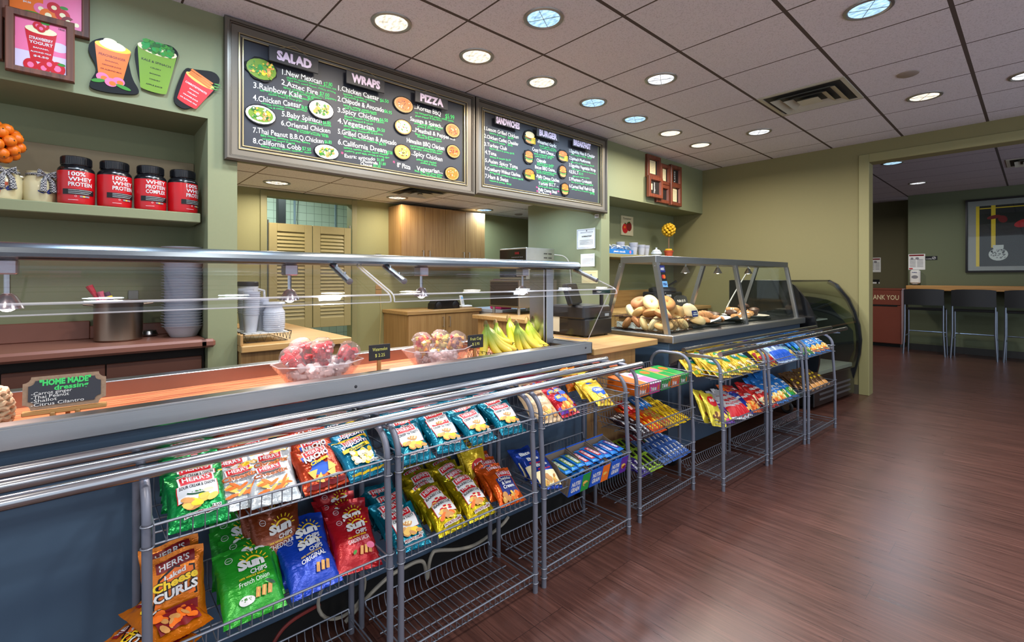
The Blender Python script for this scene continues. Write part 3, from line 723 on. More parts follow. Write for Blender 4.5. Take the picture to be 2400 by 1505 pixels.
def menu_board(label, y0, y1, z0, z1, py0, py1, pz0, pz1, lines, signs, discs):
    t = thing('menu_board', label, 'menu board', (XW, (y0 + y1) / 2, z0))
    prof = [(0, 0.0), (0, 0.035), (0.010, 0.045), (0.022, 0.045), (0.026, 0.038), (0.030, 0.038), (0.034, 0.03), (0.068, 0.022), (0.070, 0.028), (0.076, 0.028), (0.078, 0.020), (0.088, 0.016), (0.090, 0.022), (0.096, 0.022), (0.100, 0.010)]
    mats = [framed, framem, framem, framed, framem, framed, framem, framed, goldm, framed, framem, framed, goldm, framed]
    picture_frame('frame', t, y0, y1, z0, z1, prof, mats, XW)
    b = MB(); b.box(XW, XW + 0.012, py0 - 0.02, py1 + 0.02, pz0 - 0.02, pz1 + 0.02, chalkb)
    for (s, y, z, wd, h, rise, c) in lines:
        a = Art(); a.text(s, 0, 0, h * (1.08 if c == 'w' else 1.2), c, w=wd, bold=0.009 if c == 'w' else 0.004, rise=rise)
        a.put(b, lambda u, v, e, y=y, z=z: (XW + 0.012 + e, y + u, z + v + 0.0016 * math.sin(u * 90 + z * 50)), base=0.0006)
    b.build('chalkboard_panel', t, smooth=False)
    for (s, sy0, sy1, sz0, sz1) in signs:
        g = MB(); g.bbox(XW + 0.044, XW + 0.056, sy0, sy1, sz0, sz1, mat('sign_plank_black', (44, 44, 48), 0.6), 0.002)
        a = Art(); a.text(s, (sy0 + sy1) / 2, (sz0 + sz1) / 2 - 0.024, 0.05, PAL['lav'], w=min(sy1 - sy0 - 0.02, 0.036 * len(s) + 0.02), bold=0.055, al='c')
        a.put(g, lambda u, v, e: (XW + 0.056 + e, u, v), base=0.0006)
        sg = g.build('hanging_sign', t, smooth=False)
        c = MB(); ym = (sy0 + sy1) / 2
        c.tube([(XW + 0.05, ym - 0.1, sz1 - 0.006), (XW + 0.05, ym, sz1 + 0.04), (XW + 0.05, ym + 0.1, sz1 - 0.006)], 0.0016, goldm, 5)
        c.build('twine', sg, off=OFF[t.name])
    for (y, z, wd, h, kind, sd) in discs:
        g = MB(); n = 22; q = random.Random(sd)
        wob = [1 + (q.uniform(-0.08, 0.08) if kind in 'sb' else 0) for _ in range(n)]
        poly = [(y + wd * 0.52 * wob[i] * math.cos(2 * PI * i / n), z + h * 0.54 * wob[i] * math.sin(2 * PI * i / n)) for i in range(n)]
        g.prism(poly, 0.008, mat('cutout_black', (12, 12, 14), 0.6, spec=0.25), lambda a, b, tt: (XW + 0.014 + tt, a, b))
        A_ = Art()
        if kind == 'p':
            A_.ell(0, 0, wd * .48, h * .48, 'tan'); A_.ell(0, 0, wd * .41, h * .41, q.choice(['cream', 'orange', 'chip']))
            scatter(A_, 26, -wd * .28, -h * .28, wd * .28, h * .28, .003, .006, [PAL[k] for k in q.choice([('brown', 'cream', 'black'), ('red', 'leaf', 'chip', 'cream'), ('darkred', 'cream', 'brown')])], sd)
        elif kind == 's':
            A_.ell(0, 0, wd * .48, h * .47, 'lime' if sd % 2 else 'leaf'); 
            scatter(A_, 90, -wd * .36, -h * .33, wd * .36, h * .33, .004, .013, [PAL[k] for k in ('lime', 'leaf', 'green', 'yellow', 'tan', 'chip')], sd, 0.4)
        elif kind == 'w':
            A_.ell(0, 0, wd * .5, h * .47, 'white'); A_.ell(0, 0, wd * .42, h * .38, q.choice(['lime', 'yellow', 'cream']))
            scatter(A_, 60, -wd * .28, -h * .24, wd * .28, h * .28, .004, .012, [PAL[k] for k in ('leaf', 'kale', 'cream', 'tan', 'yellow')], sd, 0.5)
        else:
            A_.ell(0, -h * .26, wd * .34, h * .16, 'tan'); A_.ell(0, -h * .1, wd * .40, h * .13, 'leaf'); A_.ell(0, -h * .02, wd * .38, h * .1, 'darkred'); A_.ell(0, h * .04, wd * .39, h * .07, 'yellow')
            A_.ell(0, h * .2, wd * .36, h * .22, 'orange' if sd % 3 else 'cream')
            scatter(A_, 10, -wd * .2, h * .1, wd * .2, h * .34, .001, .002, [PAL['cream']], sd)
            if sd % 2:
                for k in range(7): A_.line(wd * (.1 + .05 * k), -h * .4, wd * (.12 + .045 * k), -h * (.05 - .02 * k), .004, 'yellow')
        A_.put(g, lambda a, b, e: (XW + 0.022 + e, y + a, z + b))
        g.build('food_picture', t, smooth=False)
    return t
menu_board('long black chalkboard menu with SALAD, WRAPS and PIZZA signs in a pewter frame', 0.59, 2.334, 1.92, 2.718, 0.686, 2.208, 2.01, 2.606, MENU1,
 [('SALAD', 0.81, 1.094, 2.528, 2.616), ('WRAPS', 1.271, 1.54, 2.523, 2.61), ('PIZZA', 1.778, 2.06, 2.53, 2.611)],
 [(0.779, 2.475, .15, .112, 's', 1), (0.775, 2.21, .15, .11, 'w', 4), (1.124, 2.324, .145, .118, 'w', 5), (1.158, 2.062, .14, .085, 'w', 6)] and
 [(0.779, 2.475, .166, .126, 's', 1), (0.775, 2.21, .16, .112, 'w', 4), (1.124, 2.324, .152, .118, 'w', 5), (1.158, 2.062, .15, .095, 'w', 6),
  (1.704, 2.495, .155, .11, 'p', 7), (1.701, 2.336, .135, .104, 'p', 8), (2.128, 2.4, .135, .106, 'p', 9), (1.695, 2.157, .132, .104, 'p', 10), (2.135, 2.24, .125, .10, 'p', 11), (2.122, 2.066, .13, .102, 'p', 12)])
menu_board('shorter black chalkboard menu with SANDWICHES, BURGER and BREAKFAST signs in a pewter frame', 2.345, 4.08, 1.935, 2.718, 2.43, 3.93, 2.01, 2.606, MENU2,
 [('SANDWICHES', 2.529, 2.814, 2.535, 2.60), ('BURGER', 3.016, 3.31, 2.53, 2.605), ('BREAKFAST', 3.505, 3.786, 2.534, 2.604)],
 [(2.962, 2.511, .16, .125, 'b', 21), (2.95, 2.338, .125, .12, 'b', 22), (2.956, 2.183, .15, .10, 'b', 23), (3.401, 2.423, .16, .11, 'b', 25), (3.4, 2.274, .12, .122, 'b', 26), (3.431, 2.111, .125, .12, 'b', 28)])

# ------------------------------------------------------------------ smoothie pictures on the wall over the niche
rustic = wood('rustic_brown_frame', (112, 66, 46), (70, 40, 28), 'z', 0.6)
def drink(a, w_, h_, cup, text, tcol, foam=None):
    """a printed tapering plastic cup, w_ x h_, standing on (0,0)"""
    a.poly([(-w_ * .33, 0), (w_ * .33, 0), (w_ * .5, h_), (-w_ * .5, h_)], cup); a.ell(0, 0.0, w_ * .33, h_ * .05, cup)
    a.ell(0, h_, w_ * .5, h_ * .13, foam or cup)
    for k, (s, hh) in enumerate(text): a.text(s, 0, h_ * (.66 - .14 * k), hh, tcol, al='c', bold=.02, w=min(w_ * .74, .02 + hh * len(s) * .72))
def smoothie_picture(label, y0, y1, z0, z1, tilt, kind, dx=0.0):
    t = thing('smoothie_picture', label, 'picture', (XW, (y0 + y1) / 2, z0))
    picture_frame('frame', t, y0, y1, z0, z1, [(0, 0.0), (0, 0.026), (0.004, 0.03), (0.026, 0.026), (0.03, 0.012)], [rustic], XW + dx)
    p = MB(); p.box(XW + dx, XW + dx + 0.012, y0 + 0.028, y1 - 0.028, z0 + 0.028, z1 - 0.028, PAL['pink'])
    a = Art(); W = y1 - y0 - 0.056; H = z1 - z0 - 0.056
    if kind == 1:
        a.rect(0, 0, W, H * .35, 'lav'); a.rect(0, H * .35, W, H * .6, 'pink'); a.ell(W * .85, H * .55, W * .2, H * .1, 'lav')
        b = Art(); drink(b, W * .62, H * .62, 'red', [('STRAWBERRY', .013), ('YOGURT', .013), ('BANANA,', .006), ('ALMOND MILK', .006), ('$4.50', .008)], 'white', 'cream')
        for vs, fs, m, wt in b.p: a.p.append(([(u + W * .5, v + H * .2) for u, v in vs], fs, m, wt))
        for u, v, r in ((.43, .9, .09), (.56, .93, .1), (.5, .86, .09), (.3, .08, .14), (.55, .06, .13), (.82, .1, .16), (.66, .16, .12)): a.ell(W * u, H * v, W * r, H * r * .9, 'red'); a.ell(W * u, H * v, W * r * .45, H * r * .4, 'pink')
        a.ell(W * .58, H * .98, W * .09, H * .03, 'leaf'); a.ell(W * .9, H * .2, W * .08, H * .03, 'leaf'); a.text('16oz', W * .97, H * .93, .008, 'black', al='r', bold=.02)
    else:
        a.rect(0, 0, W, H, 'orange'); a.rect(W * .45, 0, W, H, 'pink'); a.text('$4.50', W * .18, H * .28, .008, 'white', bold=.02)
        for u, v, r, c in ((.42, .24, .1, 'pink'), (.52, .15, .12, 'orange'), (.6, .32, .1, 'red'), (.72, .22, .11, 'red'), (.8, .12, .1, 'darkred'), (.92, .1, .1, 'pink')): a.ell(W * u, H * v, W * r, H * r, c); a.ell(W * u, H * v, W * r * .4, H * r * .4, 'cream')
        a.ell(W * .3, H * .12, W * .12, H * .03, 'leaf'); a.ell(W * .74, H * .36, W * .06, H * .03, 'leaf')
    a.put(p, lambda u, v, e: (XW + dx + 0.012 + e, y0 + 0.028 + u, z0 + 0.028 + v))
    p.build('print', t, smooth=False)
    gm = MB(); 
    return t
smoothie_picture('brown rustic frame with a pink strawberry yogurt poster over the niche', -0.244, -0.021, 2.168, 2.444, 0, 1, 0.022)
smoothie_picture('brown rustic frame with an orange peach and strawberry poster, behind the pink one', -0.262, 0.032, 2.397, 2.70, 0, 2)
smoothie_picture('brown rustic frame mostly cut off at the left edge of the picture', -0.55, -0.25, 2.21, 2.50, 0, 2)
CUT = {'peach': [(0.092, 2.435), (0.165, 2.406), (0.176, 2.339), (0.19, 2.258), (0.221, 2.202), (0.207, 2.18), (0.098, 2.163), (0.035, 2.167), (0.028, 2.19), (0.061, 2.27), (0.025, 2.341), (0.03, 2.39)],
 'kale': [(0.229, 2.452), (0.347, 2.48), (0.384, 2.447), (0.371, 2.399), (0.323, 2.214), (0.235, 2.213), (0.215, 2.265), (0.195, 2.409)],
 'carrot': [(0.408, 2.38), (0.453, 2.381), (0.545, 2.397), (0.576, 2.358), (0.538, 2.27), (0.472, 2.214), (0.415, 2.151), (0.356, 2.178), (0.371, 2.264)]}
def smooth_poly(p, it=2):
    for _ in range(it):
        q = []
        for i in range(len(p)):
            a, b = p[i], p[(i + 1) % len(p)]; q += [(a[0] * .78 + b[0] * .22, a[1] * .78 + b[1] * .22), (a[0] * .22 + b[0] * .78, a[1] * .22 + b[1] * .78)]
        p = q
    return p
def cutout(name, label, key, art, ang, cy, cz):
    g = MB(); g.prism(smooth_poly(CUT[key]), 0.012, mat('cutout_black', (12, 12, 14), 0.6, spec=0.25), lambda a, b, t: (XW + 0.002 + t, a, b))
    ca, sa = math.cos(ang), math.sin(ang)
    art.put(g, lambda u, v, e: (XW + 0.014 + e, cy + u * ca - v * sa, cz + u * sa + v * ca))
    return single(g, name, label, 'sign', (XW, cy, cz), smooth=False)
a = Art(); drink(a, .136, .158, 'orange', [('PEACH&GINGER', .011), ('BANANA,', .006), ('ORANGE JUICE', .006), ('OR ALMOND MILK', .006)], 'darkred', 'yellow'); a.ell(-.002, .165, .05, .022, 'cream'); a.ell(-.012, .182, .026, .014, 'cream')
for u, v in ((-.03, .0), (.03, -.004), (.002, -.016)): a.ell(u, v, .024, .021, 'pink'); a.ell(u + .006, v - .004, .013, .011, 'orange')
a.ell(-.045, -.022, .026, .009, 'leaf', .3); a.ell(.05, -.026, .03, .009, 'leaf', -.2)
cutout('drink_cutout_sign', 'black-edged cut-out of a yellow peach ginger drink with peaches, on the wall', 'peach', a, -0.06, 0.108, 2.232)
a = Art(); drink(a, .164, .21, 'lime', [('KALE & SPINACH', .011), ('CELERY', .006), ('BANANA', .006), ('YOGURT', .006), ('APPLE JUICE', .006)], 'black', 'cream'); scatter(a, 80, -.06, .195, .065, .245, .006, .014, [PAL[k] for k in ('leaf', 'kale', 'green')], 5)
cutout('drink_cutout_sign', 'black-edged cut-out of a green kale and spinach drink, middle of three', 'kale', a, -0.08, 0.276, 2.222)
a = Art(); drink(a, .142, .15, 'red', [('CARROT&TOMATO', .010), ('BANANA', .006), ('CELERY', .006), ('ORANGE JUICE', .006), ('OR ALMOND MILK', .006)], 'white', 'chip')
for k in range(3): a.poly([(-.06, .15 + .012 * k), (.05, .138 + .014 * k), (.055, .148 + .014 * k), (-.055, .16 + .012 * k)], 'orange'); a.ell(.072, .15 + .016 * k, .016, .004, 'leaf', .4)
cutout('drink_cutout_sign', 'black-edged cut-out of a red carrot and tomato drink, leaning beside the long menu', 'carrot', a, -0.42, 0.418, 2.19)
# ------------------------------------------------------------------ salad bar
SB0, SB1 = -1.3, 2.11
t = thing('salad_bar', 'long steel salad bar with blue front, orange plank well and ice bowls on it', 'salad bar', (-1.9, 0.4, 0))
mb = MB(); mb.bbox(-2.2, -1.69, SB0, SB1 - 0.01, 0.12, 0.838, blue, 0.003); mb.box(-1.70, -1.69, SB0, SB1 - 0.01, 0.835, 0.86, blue); mb.build('blue_body', t)
mb = MB(); mb.box(-2.15, -1.75, SB0, SB1 - 0.05, 0.0, 0.12, kick); mb.build('kick_plinth', t)
mb = MB(); mb.bbox(-1.69, -1.66, SB0, SB1, 0.842, 0.9, steel_h, 0.004); mb.bbox(-1.715, -1.66, SB0, SB1, 0.896, 0.9035, steel_h, 0.002); mb.build('front_apron', t)
mb = MB(); mb.bbox(-2.225, -2.16, SB0, SB1, 0.86, 0.902, steel_h, 0.004); mb.box(-2.165, -2.155, SB0, SB1, 0.835, 0.9, mat('well_steel', (150, 120, 108), 0.3, 0.9, 0.1, 8)); mb.build('rear_rim', t)
mb = MB(); mb.bbox(-2.2, -1.66, SB1 - 0.012, SB1, 0.842, 0.9, steel, 0.003); mb.box(-2.15, -1.7, 1.98, SB1 - 0.012, 0.842, 0.893, satinblack); mb.build('end_plate', t)
mb = MB(); mb.box(-2.155, -1.69, SB0, 1.98, 0.84, 0.847, plank)
for k in range(15): mb.box(-2.155 + k * 0.031, -2.1275 + k * 0.031, SB0, 1.98, 0.847, 0.8495, plank)
mb.build('plank_liner', t)
for y, z in ((0.74, 0.866), (2.05, 0.878)):
    MB().lathe([(0, 0.0035), (0.004, 0.003), (0.006, 0.0)], mat('bolt', (70, 70, 74), 0.4, 0.8), n=10, T=Matrix.Translation((-1.66, y, z)) @ Matrix.Rotation(PI / 2, 4, 'Y')).build('bolt', t)

t = thing('sneeze_guard', 'steel and clear acrylic sneeze guard over the salad bar with warm lamps', 'sneeze guard', (-1.9, 0.4, 0.85))
mb = MB(); pr = [(-1.98, 1.312), (-1.835, 1.312), (-1.822, 1.318), (-1.818, 1.328), (-1.822, 1.342), (-1.838, 1.354), (-1.86, 1.358), (-1.96, 1.358), (-1.975, 1.354), (-1.982, 1.342), (-1.985, 1.32)]
mb.prism(pr, 2.2 + 1.0, mat('guard_rail_steel', (128, 138, 146), 0.24, 1.0, 0.05, 3, (50, 1, 50), 0.01), lambda a, b, tt: (a, -1.0 + tt, b)); mb.build('top_rail', t)
def guard_panel(y0, y1):
    th = 0.006
    pts = [(-1.845, 1.312), (-1.585, 1.2115), (-1.568, 1.2), (-1.56, 1.186), (-1.56, 1.174)]
    inn = [(-1.566, 1.174), (-1.566, 1.185), (-1.573, 1.196), (-1.588, 1.2055), (-1.847, 1.306)]
    p = MB(); p.prism(pts + inn, y1 - y0, acrylic, lambda a, b, tt: (a, y0 + tt, b)); o = p.build('acrylic_panel', t, ang=20)
    e = MB(); ed = clear('acrylic_edge_shine', (0.97, 0.97, 1.0), haze=0.32, rough=0.08, edge=1.7)  # milky beads put the bright shine of the sheet edges into colour
    e.tube([(-1.563, y0, 1.174), (-1.563, y1, 1.174)], 0.0022, ed, 6); e.tube([(-1.571, y0, 1.2), (-1.571, y1, 1.2)], 0.0036, ed, 6)
    for yy in (y0, y1): e.tube([(-1.846, yy, 1.309), (-1.586, yy, 1.208), (-1.57, yy, 1.198), (-1.563, yy, 1.186), (-1.563, yy, 1.174)], 0.003, ed, 6)
    e.build('edge_shine', o, off=OFF[t.name])
guard_panel(-1.0, 0.828); guard_panel(0.842, 2.2)
for y in (-0.6, 0.73, 0.955, 2.19):
    b = MB(); b.tube([(-1.86, y, 1.313), (-1.69, y, 1.247)], 0.0125, railm, 4 if 0 else 10); o = b.build('bracket', t)
    for fx in (0.25, 0.75):
        c = MB(); x = -1.845 + 0.15 * fx; z = 1.312 - 0.1 * 0.57 * fx * 1.02
        c.lathe([(0, 0.016), (0.004, 0.015), (0.005, 0.008), (0.005, 0.0)], railm, (x, y, z), 8); c.build('acorn_nut', o, off=OFF[t.name])
for (y, nm) in ((1.975, 'post'), (-0.75, 'post')):
    b = MB(); b.bbox(-1.99, -1.87, y - 0.035, y + 0.035, 0.849, 1.312, mat('post_steel', (176, 170, 168), 0.2, 1.0, 0.05, 3, (40, 40, 1)), 0.004); b.build(nm, t)
    b = MB(); b.bbox(-1.866, -1.858, y - 0.025, y + 0.03, 0.849, 1.31, steel, 0.002); b.build('post_cover', t)
GLOWP = emis('heat_lamp_glow', (1.0, 0.86, 0.80), 14.0)
for y in (-0.15, 0.586, 1.16, 1.80):
    x = -1.9; h = MB(); h.bbox(x - 0.03, x + 0.03, y - 0.022, y + 0.022, 1.27, 1.311, mat('lamp_housing', (176, 170, 178), 0.25, 0.8), 0.004); h.tube([(x, y, 1.272), (x, y, 1.215)], 0.007, railm, 8); h.build('lamp_stem', t)
    l = MB(); l.lathe([(0.010, 1.218), (0.020, 1.21), (0.034, 1.182), (0.036, 1.176), (0.033, 1.178)], mat('lamp_reflector', (200, 194, 200), 0.2, 0.9), (x, y, 0), 18); o = l.build('heat_lamp', t)
    g = MB(); g.ball((x, y, 1.188), 0.021, GLOWP, 12, 8); g.build('bulb', o, off=OFF[t.name])
    ld = bpy.data.lights.new('heat_lamp', 'SPOT'); ld.energy = 8.5; ld.color = (1.0, 0.70, 0.62); ld.spot_size = math.radians(150); ld.spot_blend = 0.7; ld.shadow_soft_size = 0.03
    lo = bpy.data.objects.new('heat_lamp_glow', ld); COL.objects.link(lo); lo.location = (x, y, 1.16)
# clear end guard beside the till
g = MB(); g.prism([(-2.0, 0.906), (-1.72, 0.906), (-1.575, 1.17), (-1.58, 1.176), (-1.86, 1.30), (-2.0, 1.30)], 0.005, acrylic, lambda a, b, tt: (a, SB1 + 0.03 + tt, b))
o = g.build('end_panel', bpy.data.objects['sneeze_guard'], smooth=False)
e = MB(); e.tube([(-2.0, SB1 + 0.033, 0.907), (-1.72, SB1 + 0.033, 0.907), (-1.577, SB1 + 0.033, 1.17)], 0.0025, MATS['acrylic_edge_shine'], 6); e.build('edge_shine', o, off=OFF['sneeze_guard'])  # milky bead drawn as the bright line of the edge

# ------------------------------------------------------------------ tray slides
def tray_slide(name, label, xs, y0, ys1, loc, rz, plates, px0):
    t = thing(name, label, 'tray slide', loc, rz, world=False)
    for i, (x, y1) in enumerate(zip(xs, ys1)):
        r = MB(); r.tube([(x, y0 + 0.004, 0.805), (x, y1, 0.805)], 0.0155, railm, 24)
        o = r.build('rail', t)
        c = MB(); c.lathe([(0, 0.004), (0.012, 0.003), (0.0158, 0.0), (0.0158, -0.012)], mat('rail_end_cap', (120, 122, 126), 0.35, 0.9), n=14, T=Matrix.Translation((x, y1, 0.805)) @ Matrix.Rotation(-PI / 2, 4, 'X')); c.build('end_cap', o)
    for y in plates:
        p = MB(); p.prism([(px0, 0.79), (xs[0] + 0.02, 0.788), (xs[0] + 0.02, 0.78), (px0 + 0.11, 0.765), (px0, 0.70)], 0.004, steel, lambda a, b, tt: (a, y + tt, b)); p.bbox(px0, px0 + 0.006, y, y + 0.09, 0.69, 0.79, steel, 0.002)
        o = p.build('support_plate', t)
        for dz in (0.715, 0.765):
            MB().lathe([(0, 0.004), (0.005, 0.003), (0.006, 0)], mat('bolt', (70, 70, 74), 0.4, 0.8), n=8, T=Matrix.Translation((px0 + 0.006, y + 0.05, dz)) @ Matrix.Rotation(PI / 2, 4, 'Y')).build('bolt', o)
tray_slide('tray_slide', 'three polished steel rails running along the front of the salad bar', (-1.40, -1.515, -1.625), -1.3, (2.19, 2.19, 2.19), (0, 0, 0), 0, (-0.5, 0.72, 2.06), -1.69)
B2L = (-1.56, 2.81, 0); B2R = math.radians(-2.6)
tray_slide('tray_slide', 'three shorter steel rails in front of the glass pastry case', (0.297, 0.178, 0.062), 0.012, (2.33, 2.325, 2.31), B2L, B2R, (0.004, 2.1), -0.036)

# ------------------------------------------------------------------ wire snack racks
def rack_meshes(W, levels, H):
    """local frame: x outwards (0 rear posts, D front posts), y along the counter, z up"""
    D = 0.285; out = []
    for y in (0.0, W):
        s = MB(); rr = 0.085; ln = 0.018
        p = [(0, y, 0.0), (0.0, y, H - rr)] + [(rr - rr * math.cos(a), y, H - rr + rr * math.sin(a)) for a in [PI / 2 * i / 6 for i in range(1, 7)]] + \
            [(D - ln - rr + rr * math.sin(a), y, H - rr + rr * math.cos(a)) for a in [PI / 2 * i / 6 for i in range(0, 7)]] + [(D - ln, y, H - rr - 0.05), (D, y, 0.35), (D, y, 0.0)]
        s.tube(p, 0.0102, tubem, 16); out.append(('side_frame', s.mesh('side_frame')))
    for (zr, zf, zb) in levels:
        b = MB(); y0, y1 = 0.012, W - 0.012; n = 23
        fx = D + 0.004 - (0.01 if zr > .6 else 0)
        for z, x, r in ((zr, fx, 0.0032), (zf, fx - 0.012, 0.0026), (zf - 0.002, 0.20, 0.0026), (zf - 0.002, 0.12, 0.0026), (zf, 0.035, 0.0026), (zb, 0.004, 0.003)):
            b.tube([(x, y0, z), (x, y1, z)], r, wirem, 6)
        for y in (y0, y1):
            b.tube([(0.004, y, zb), (0.012, y, zr), (fx, y, zr)], 0.0026, wirem, 6); b.tube([(0.012, y, (zr + zf) / 2), (fx, y, (zr + zf) / 2)], 0.002, wirem, 5)
            b.tube([(fx, y, zr), (fx - 0.004, y, zf)], 0.0026, wirem, 5)
        for k in range(1, n):
            y = y0 + (y1 - y0) * k / n
            b.tube([(0.004, y, zb), (0.008, y, zf + 0.03), (0.018, y, zf + 0.01), (0.035, y, zf), (fx - 0.014, y, zf), (fx - 0.003, y, zf + 0.008), (fx, y, zr)], 0.0015, wirem, 5)
        for y in (0.0, W):
            for z in (zr, zf): b.torus((D - (0.012 if zr > .6 else 0), y, z), 0.0125, 0.002, wirem, nu=10, nv=5)
        out.append(('basket', b.mesh('wire_basket')))
    return out
LV3 = [(0.695, 0.645, 0.73), (0.405, 0.362, 0.435), (0.078, 0.040, 0.092)]
LV4 = [(0.705, 0.645, 0.73), (0.492, 0.43, 0.50), (0.285, 0.235, 0.30), (0.078, 0.040, 0.115)]
RM3 = rack_meshes(0.6, LV3, 0.782); RM4 = rack_meshes(0.57, LV4, 0.8)
def rack(label, loc, rz, ms):
    t = thing('wire_snack_rack', label, 'snack rack', loc, rz, group='grey wire snack racks along the counter', world=False)
    for nm, me in ms:
        o = bpy.data.objects.new(nm, me); COL.objects.link(o); o.parent = t
    return t
def m2(l, q, z=0.0): return Matrix.Translation(B2L) @ Matrix.Rotation(B2R, 4, 'Z') @ Vector((q, l, z))
RACKS = {}
def place_rack(k, label, x, y, rz, ms): RACKS[k] = (rack(label, (x, y, 0), rz, ms), Matrix.Translation((x, y, 0)) @ Matrix.Rotation(rz, 4, 'Z'))
place_rack('A', 'grey wire rack of chip bags nearest the camera, under the salad bar rails', -1.635, 0.112, 0, RM3)
place_rack('B', 'grey wire rack with the teal potato chip bags on top, second along the salad bar', -1.635, 0.75, 0, RM3)
place_rack('C', 'grey wire rack holding the cereal bar boxes, at the end of the long rails', -1.635, 1.40, 0, RM3)
place_rack('D', 'grey four-basket wire rack of gum and candy in front of the wooden till counter', -1.66, 2.135, 0, RM4)
for k, l, q, lab in (('E', 0.02, 0.03, 'grey wire rack of yellow chip bags at the near end of the pastry case'), ('F', 0.672, 0.035, 'grey wire rack of blue chip bags in the middle of the pastry case'), ('G', 1.31, 0.05, 'grey wire rack farthest away, beside the curved cooler')):
    p = m2(l, q); place_rack(k, lab, p.x, p.y, B2R, RM3)
RN = {'A': 'nearest rack', 'B': 'teal-topped rack', 'C': 'cereal-bar rack', 'D': 'candy rack', 'E': 'yellow-bag rack', 'F': 'blue-bag rack', 'G': 'farthest rack'}

# ------------------------------------------------------------------ snack bags
def bag_mesh(name, W, H, T, base, art, seed=1, back=None):
    """a pillow bag standing on y=0, print on +z; x right, y up"""
    q = random.Random(seed); ph = [q.uniform(0, 6) for _ in range(8)]; s = 0.06 * H
    def th(x, y):
        a = max(0.0, 1 - abs(2 * x / W) ** 2.6) ** 0.55
        v = (y - s) / (H - 2 * s)
        return T * a * max(0.0, math.sin(PI * min(1, max(0, v)))) ** 0.5 if 0 < v < 1 else 0.0
    def cr(x, y):
        d = min(y, H - y); k = math.exp(-(d / (0.22 * H)) ** 2) + 0.18; e = max(0.0, 1 - abs(2 * x / W) ** 6)
        return e * k * 0.0026 * (math.sin(x / W * 30 + ph[0] + 2 * math.sin(y / H * 9 + ph[1])) + 0.7 * math.sin(x / W * 17 - y / H * 14 + ph[2]))
    def pinch(x, y):
        v = y / H; return x * (1 - 0.05 * math.sin(PI * v) + 0.012 * math.sin(v * 23 + ph[3]))
    def bend(x, y): return 0.006 * math.sin(PI * y / H + ph[4]) * math.cos(x / W * 3 + ph[5])
    def F(x, y, e=0.0):
        y2 = y + 0.004 * math.sin(x / W * 7 + ph[6]) * (y / H)
        return (pinch(x, y), y2, th(x, y) + cr(x, y) * (1 if e >= 0 else -0.5) * 0.8 + bend(x, y) + e)
    def Bk(x, y):
        y2 = y + 0.004 * math.sin(x / W * 7 + ph[6]) * (y / H)
        return (pinch(x, y), y2, -0.55 * th(x, y) + bend(x, y) - 0.0008)
    nx, ny = 14, 18; mb = MB()
    ys = [0, .02, .045, .06] + [.06 + .88 * i / 12 for i in range(1, 12)] + [.94, .955, .98, 1.0]
    vs = [F(-W / 2 + W * i / nx, H * v) for v in ys for i in range(nx + 1)]
    n = len(vs); vb = [Bk(-W / 2 + W * i / nx, H * v) for v in ys for i in range(nx + 1)]
    fs = []
    for j in range(len(ys) - 1):
        for i in range(nx):
            a = j * (nx + 1) + i; fs.append((a, a + 1, a + nx + 2, a + nx + 1)); fs.append((n + a, n + a + nx + 1, n + a + nx + 2, n + a + 1))
    m = nx + 1; L = len(ys)
    for j in range(L - 1):
        a = j * m; fs.append((a, a + m, n + a + m, n + a)); a += nx; fs.append((a, n + a, n + a + m, a + m))
    for i in range(nx):
        a = i; fs.append((a, n + a, n + a + 1, a + 1)); a = (L - 1) * m + i; fs.append((a, a + 1, n + a + 1, n + a))
    mb.add(vs + vb, fs, base)
    if art: art.put(mb, lambda x, y, e: F(x, y, e), base=0.0009, step=1.0)
    return mb.mesh(name, ang=60)
def herrs(a, x, y, w_, rot=0.0):
    h = w_ * .36
    for k, c in ((1.12, 'white'), (1.0, 'red')):
        a.rect(x - w_ / 2 * k, y - h / 2 * k - .1 * h, x + w_ / 2 * k, y + h / 2 * k - .1 * h, c, skew=.22 * h)
    return a.text("HERR'S", x - w_ * .43, y - h * .30, h * .56, 'white', w=w_ * .86, bold=.025, rise=.2 * h)
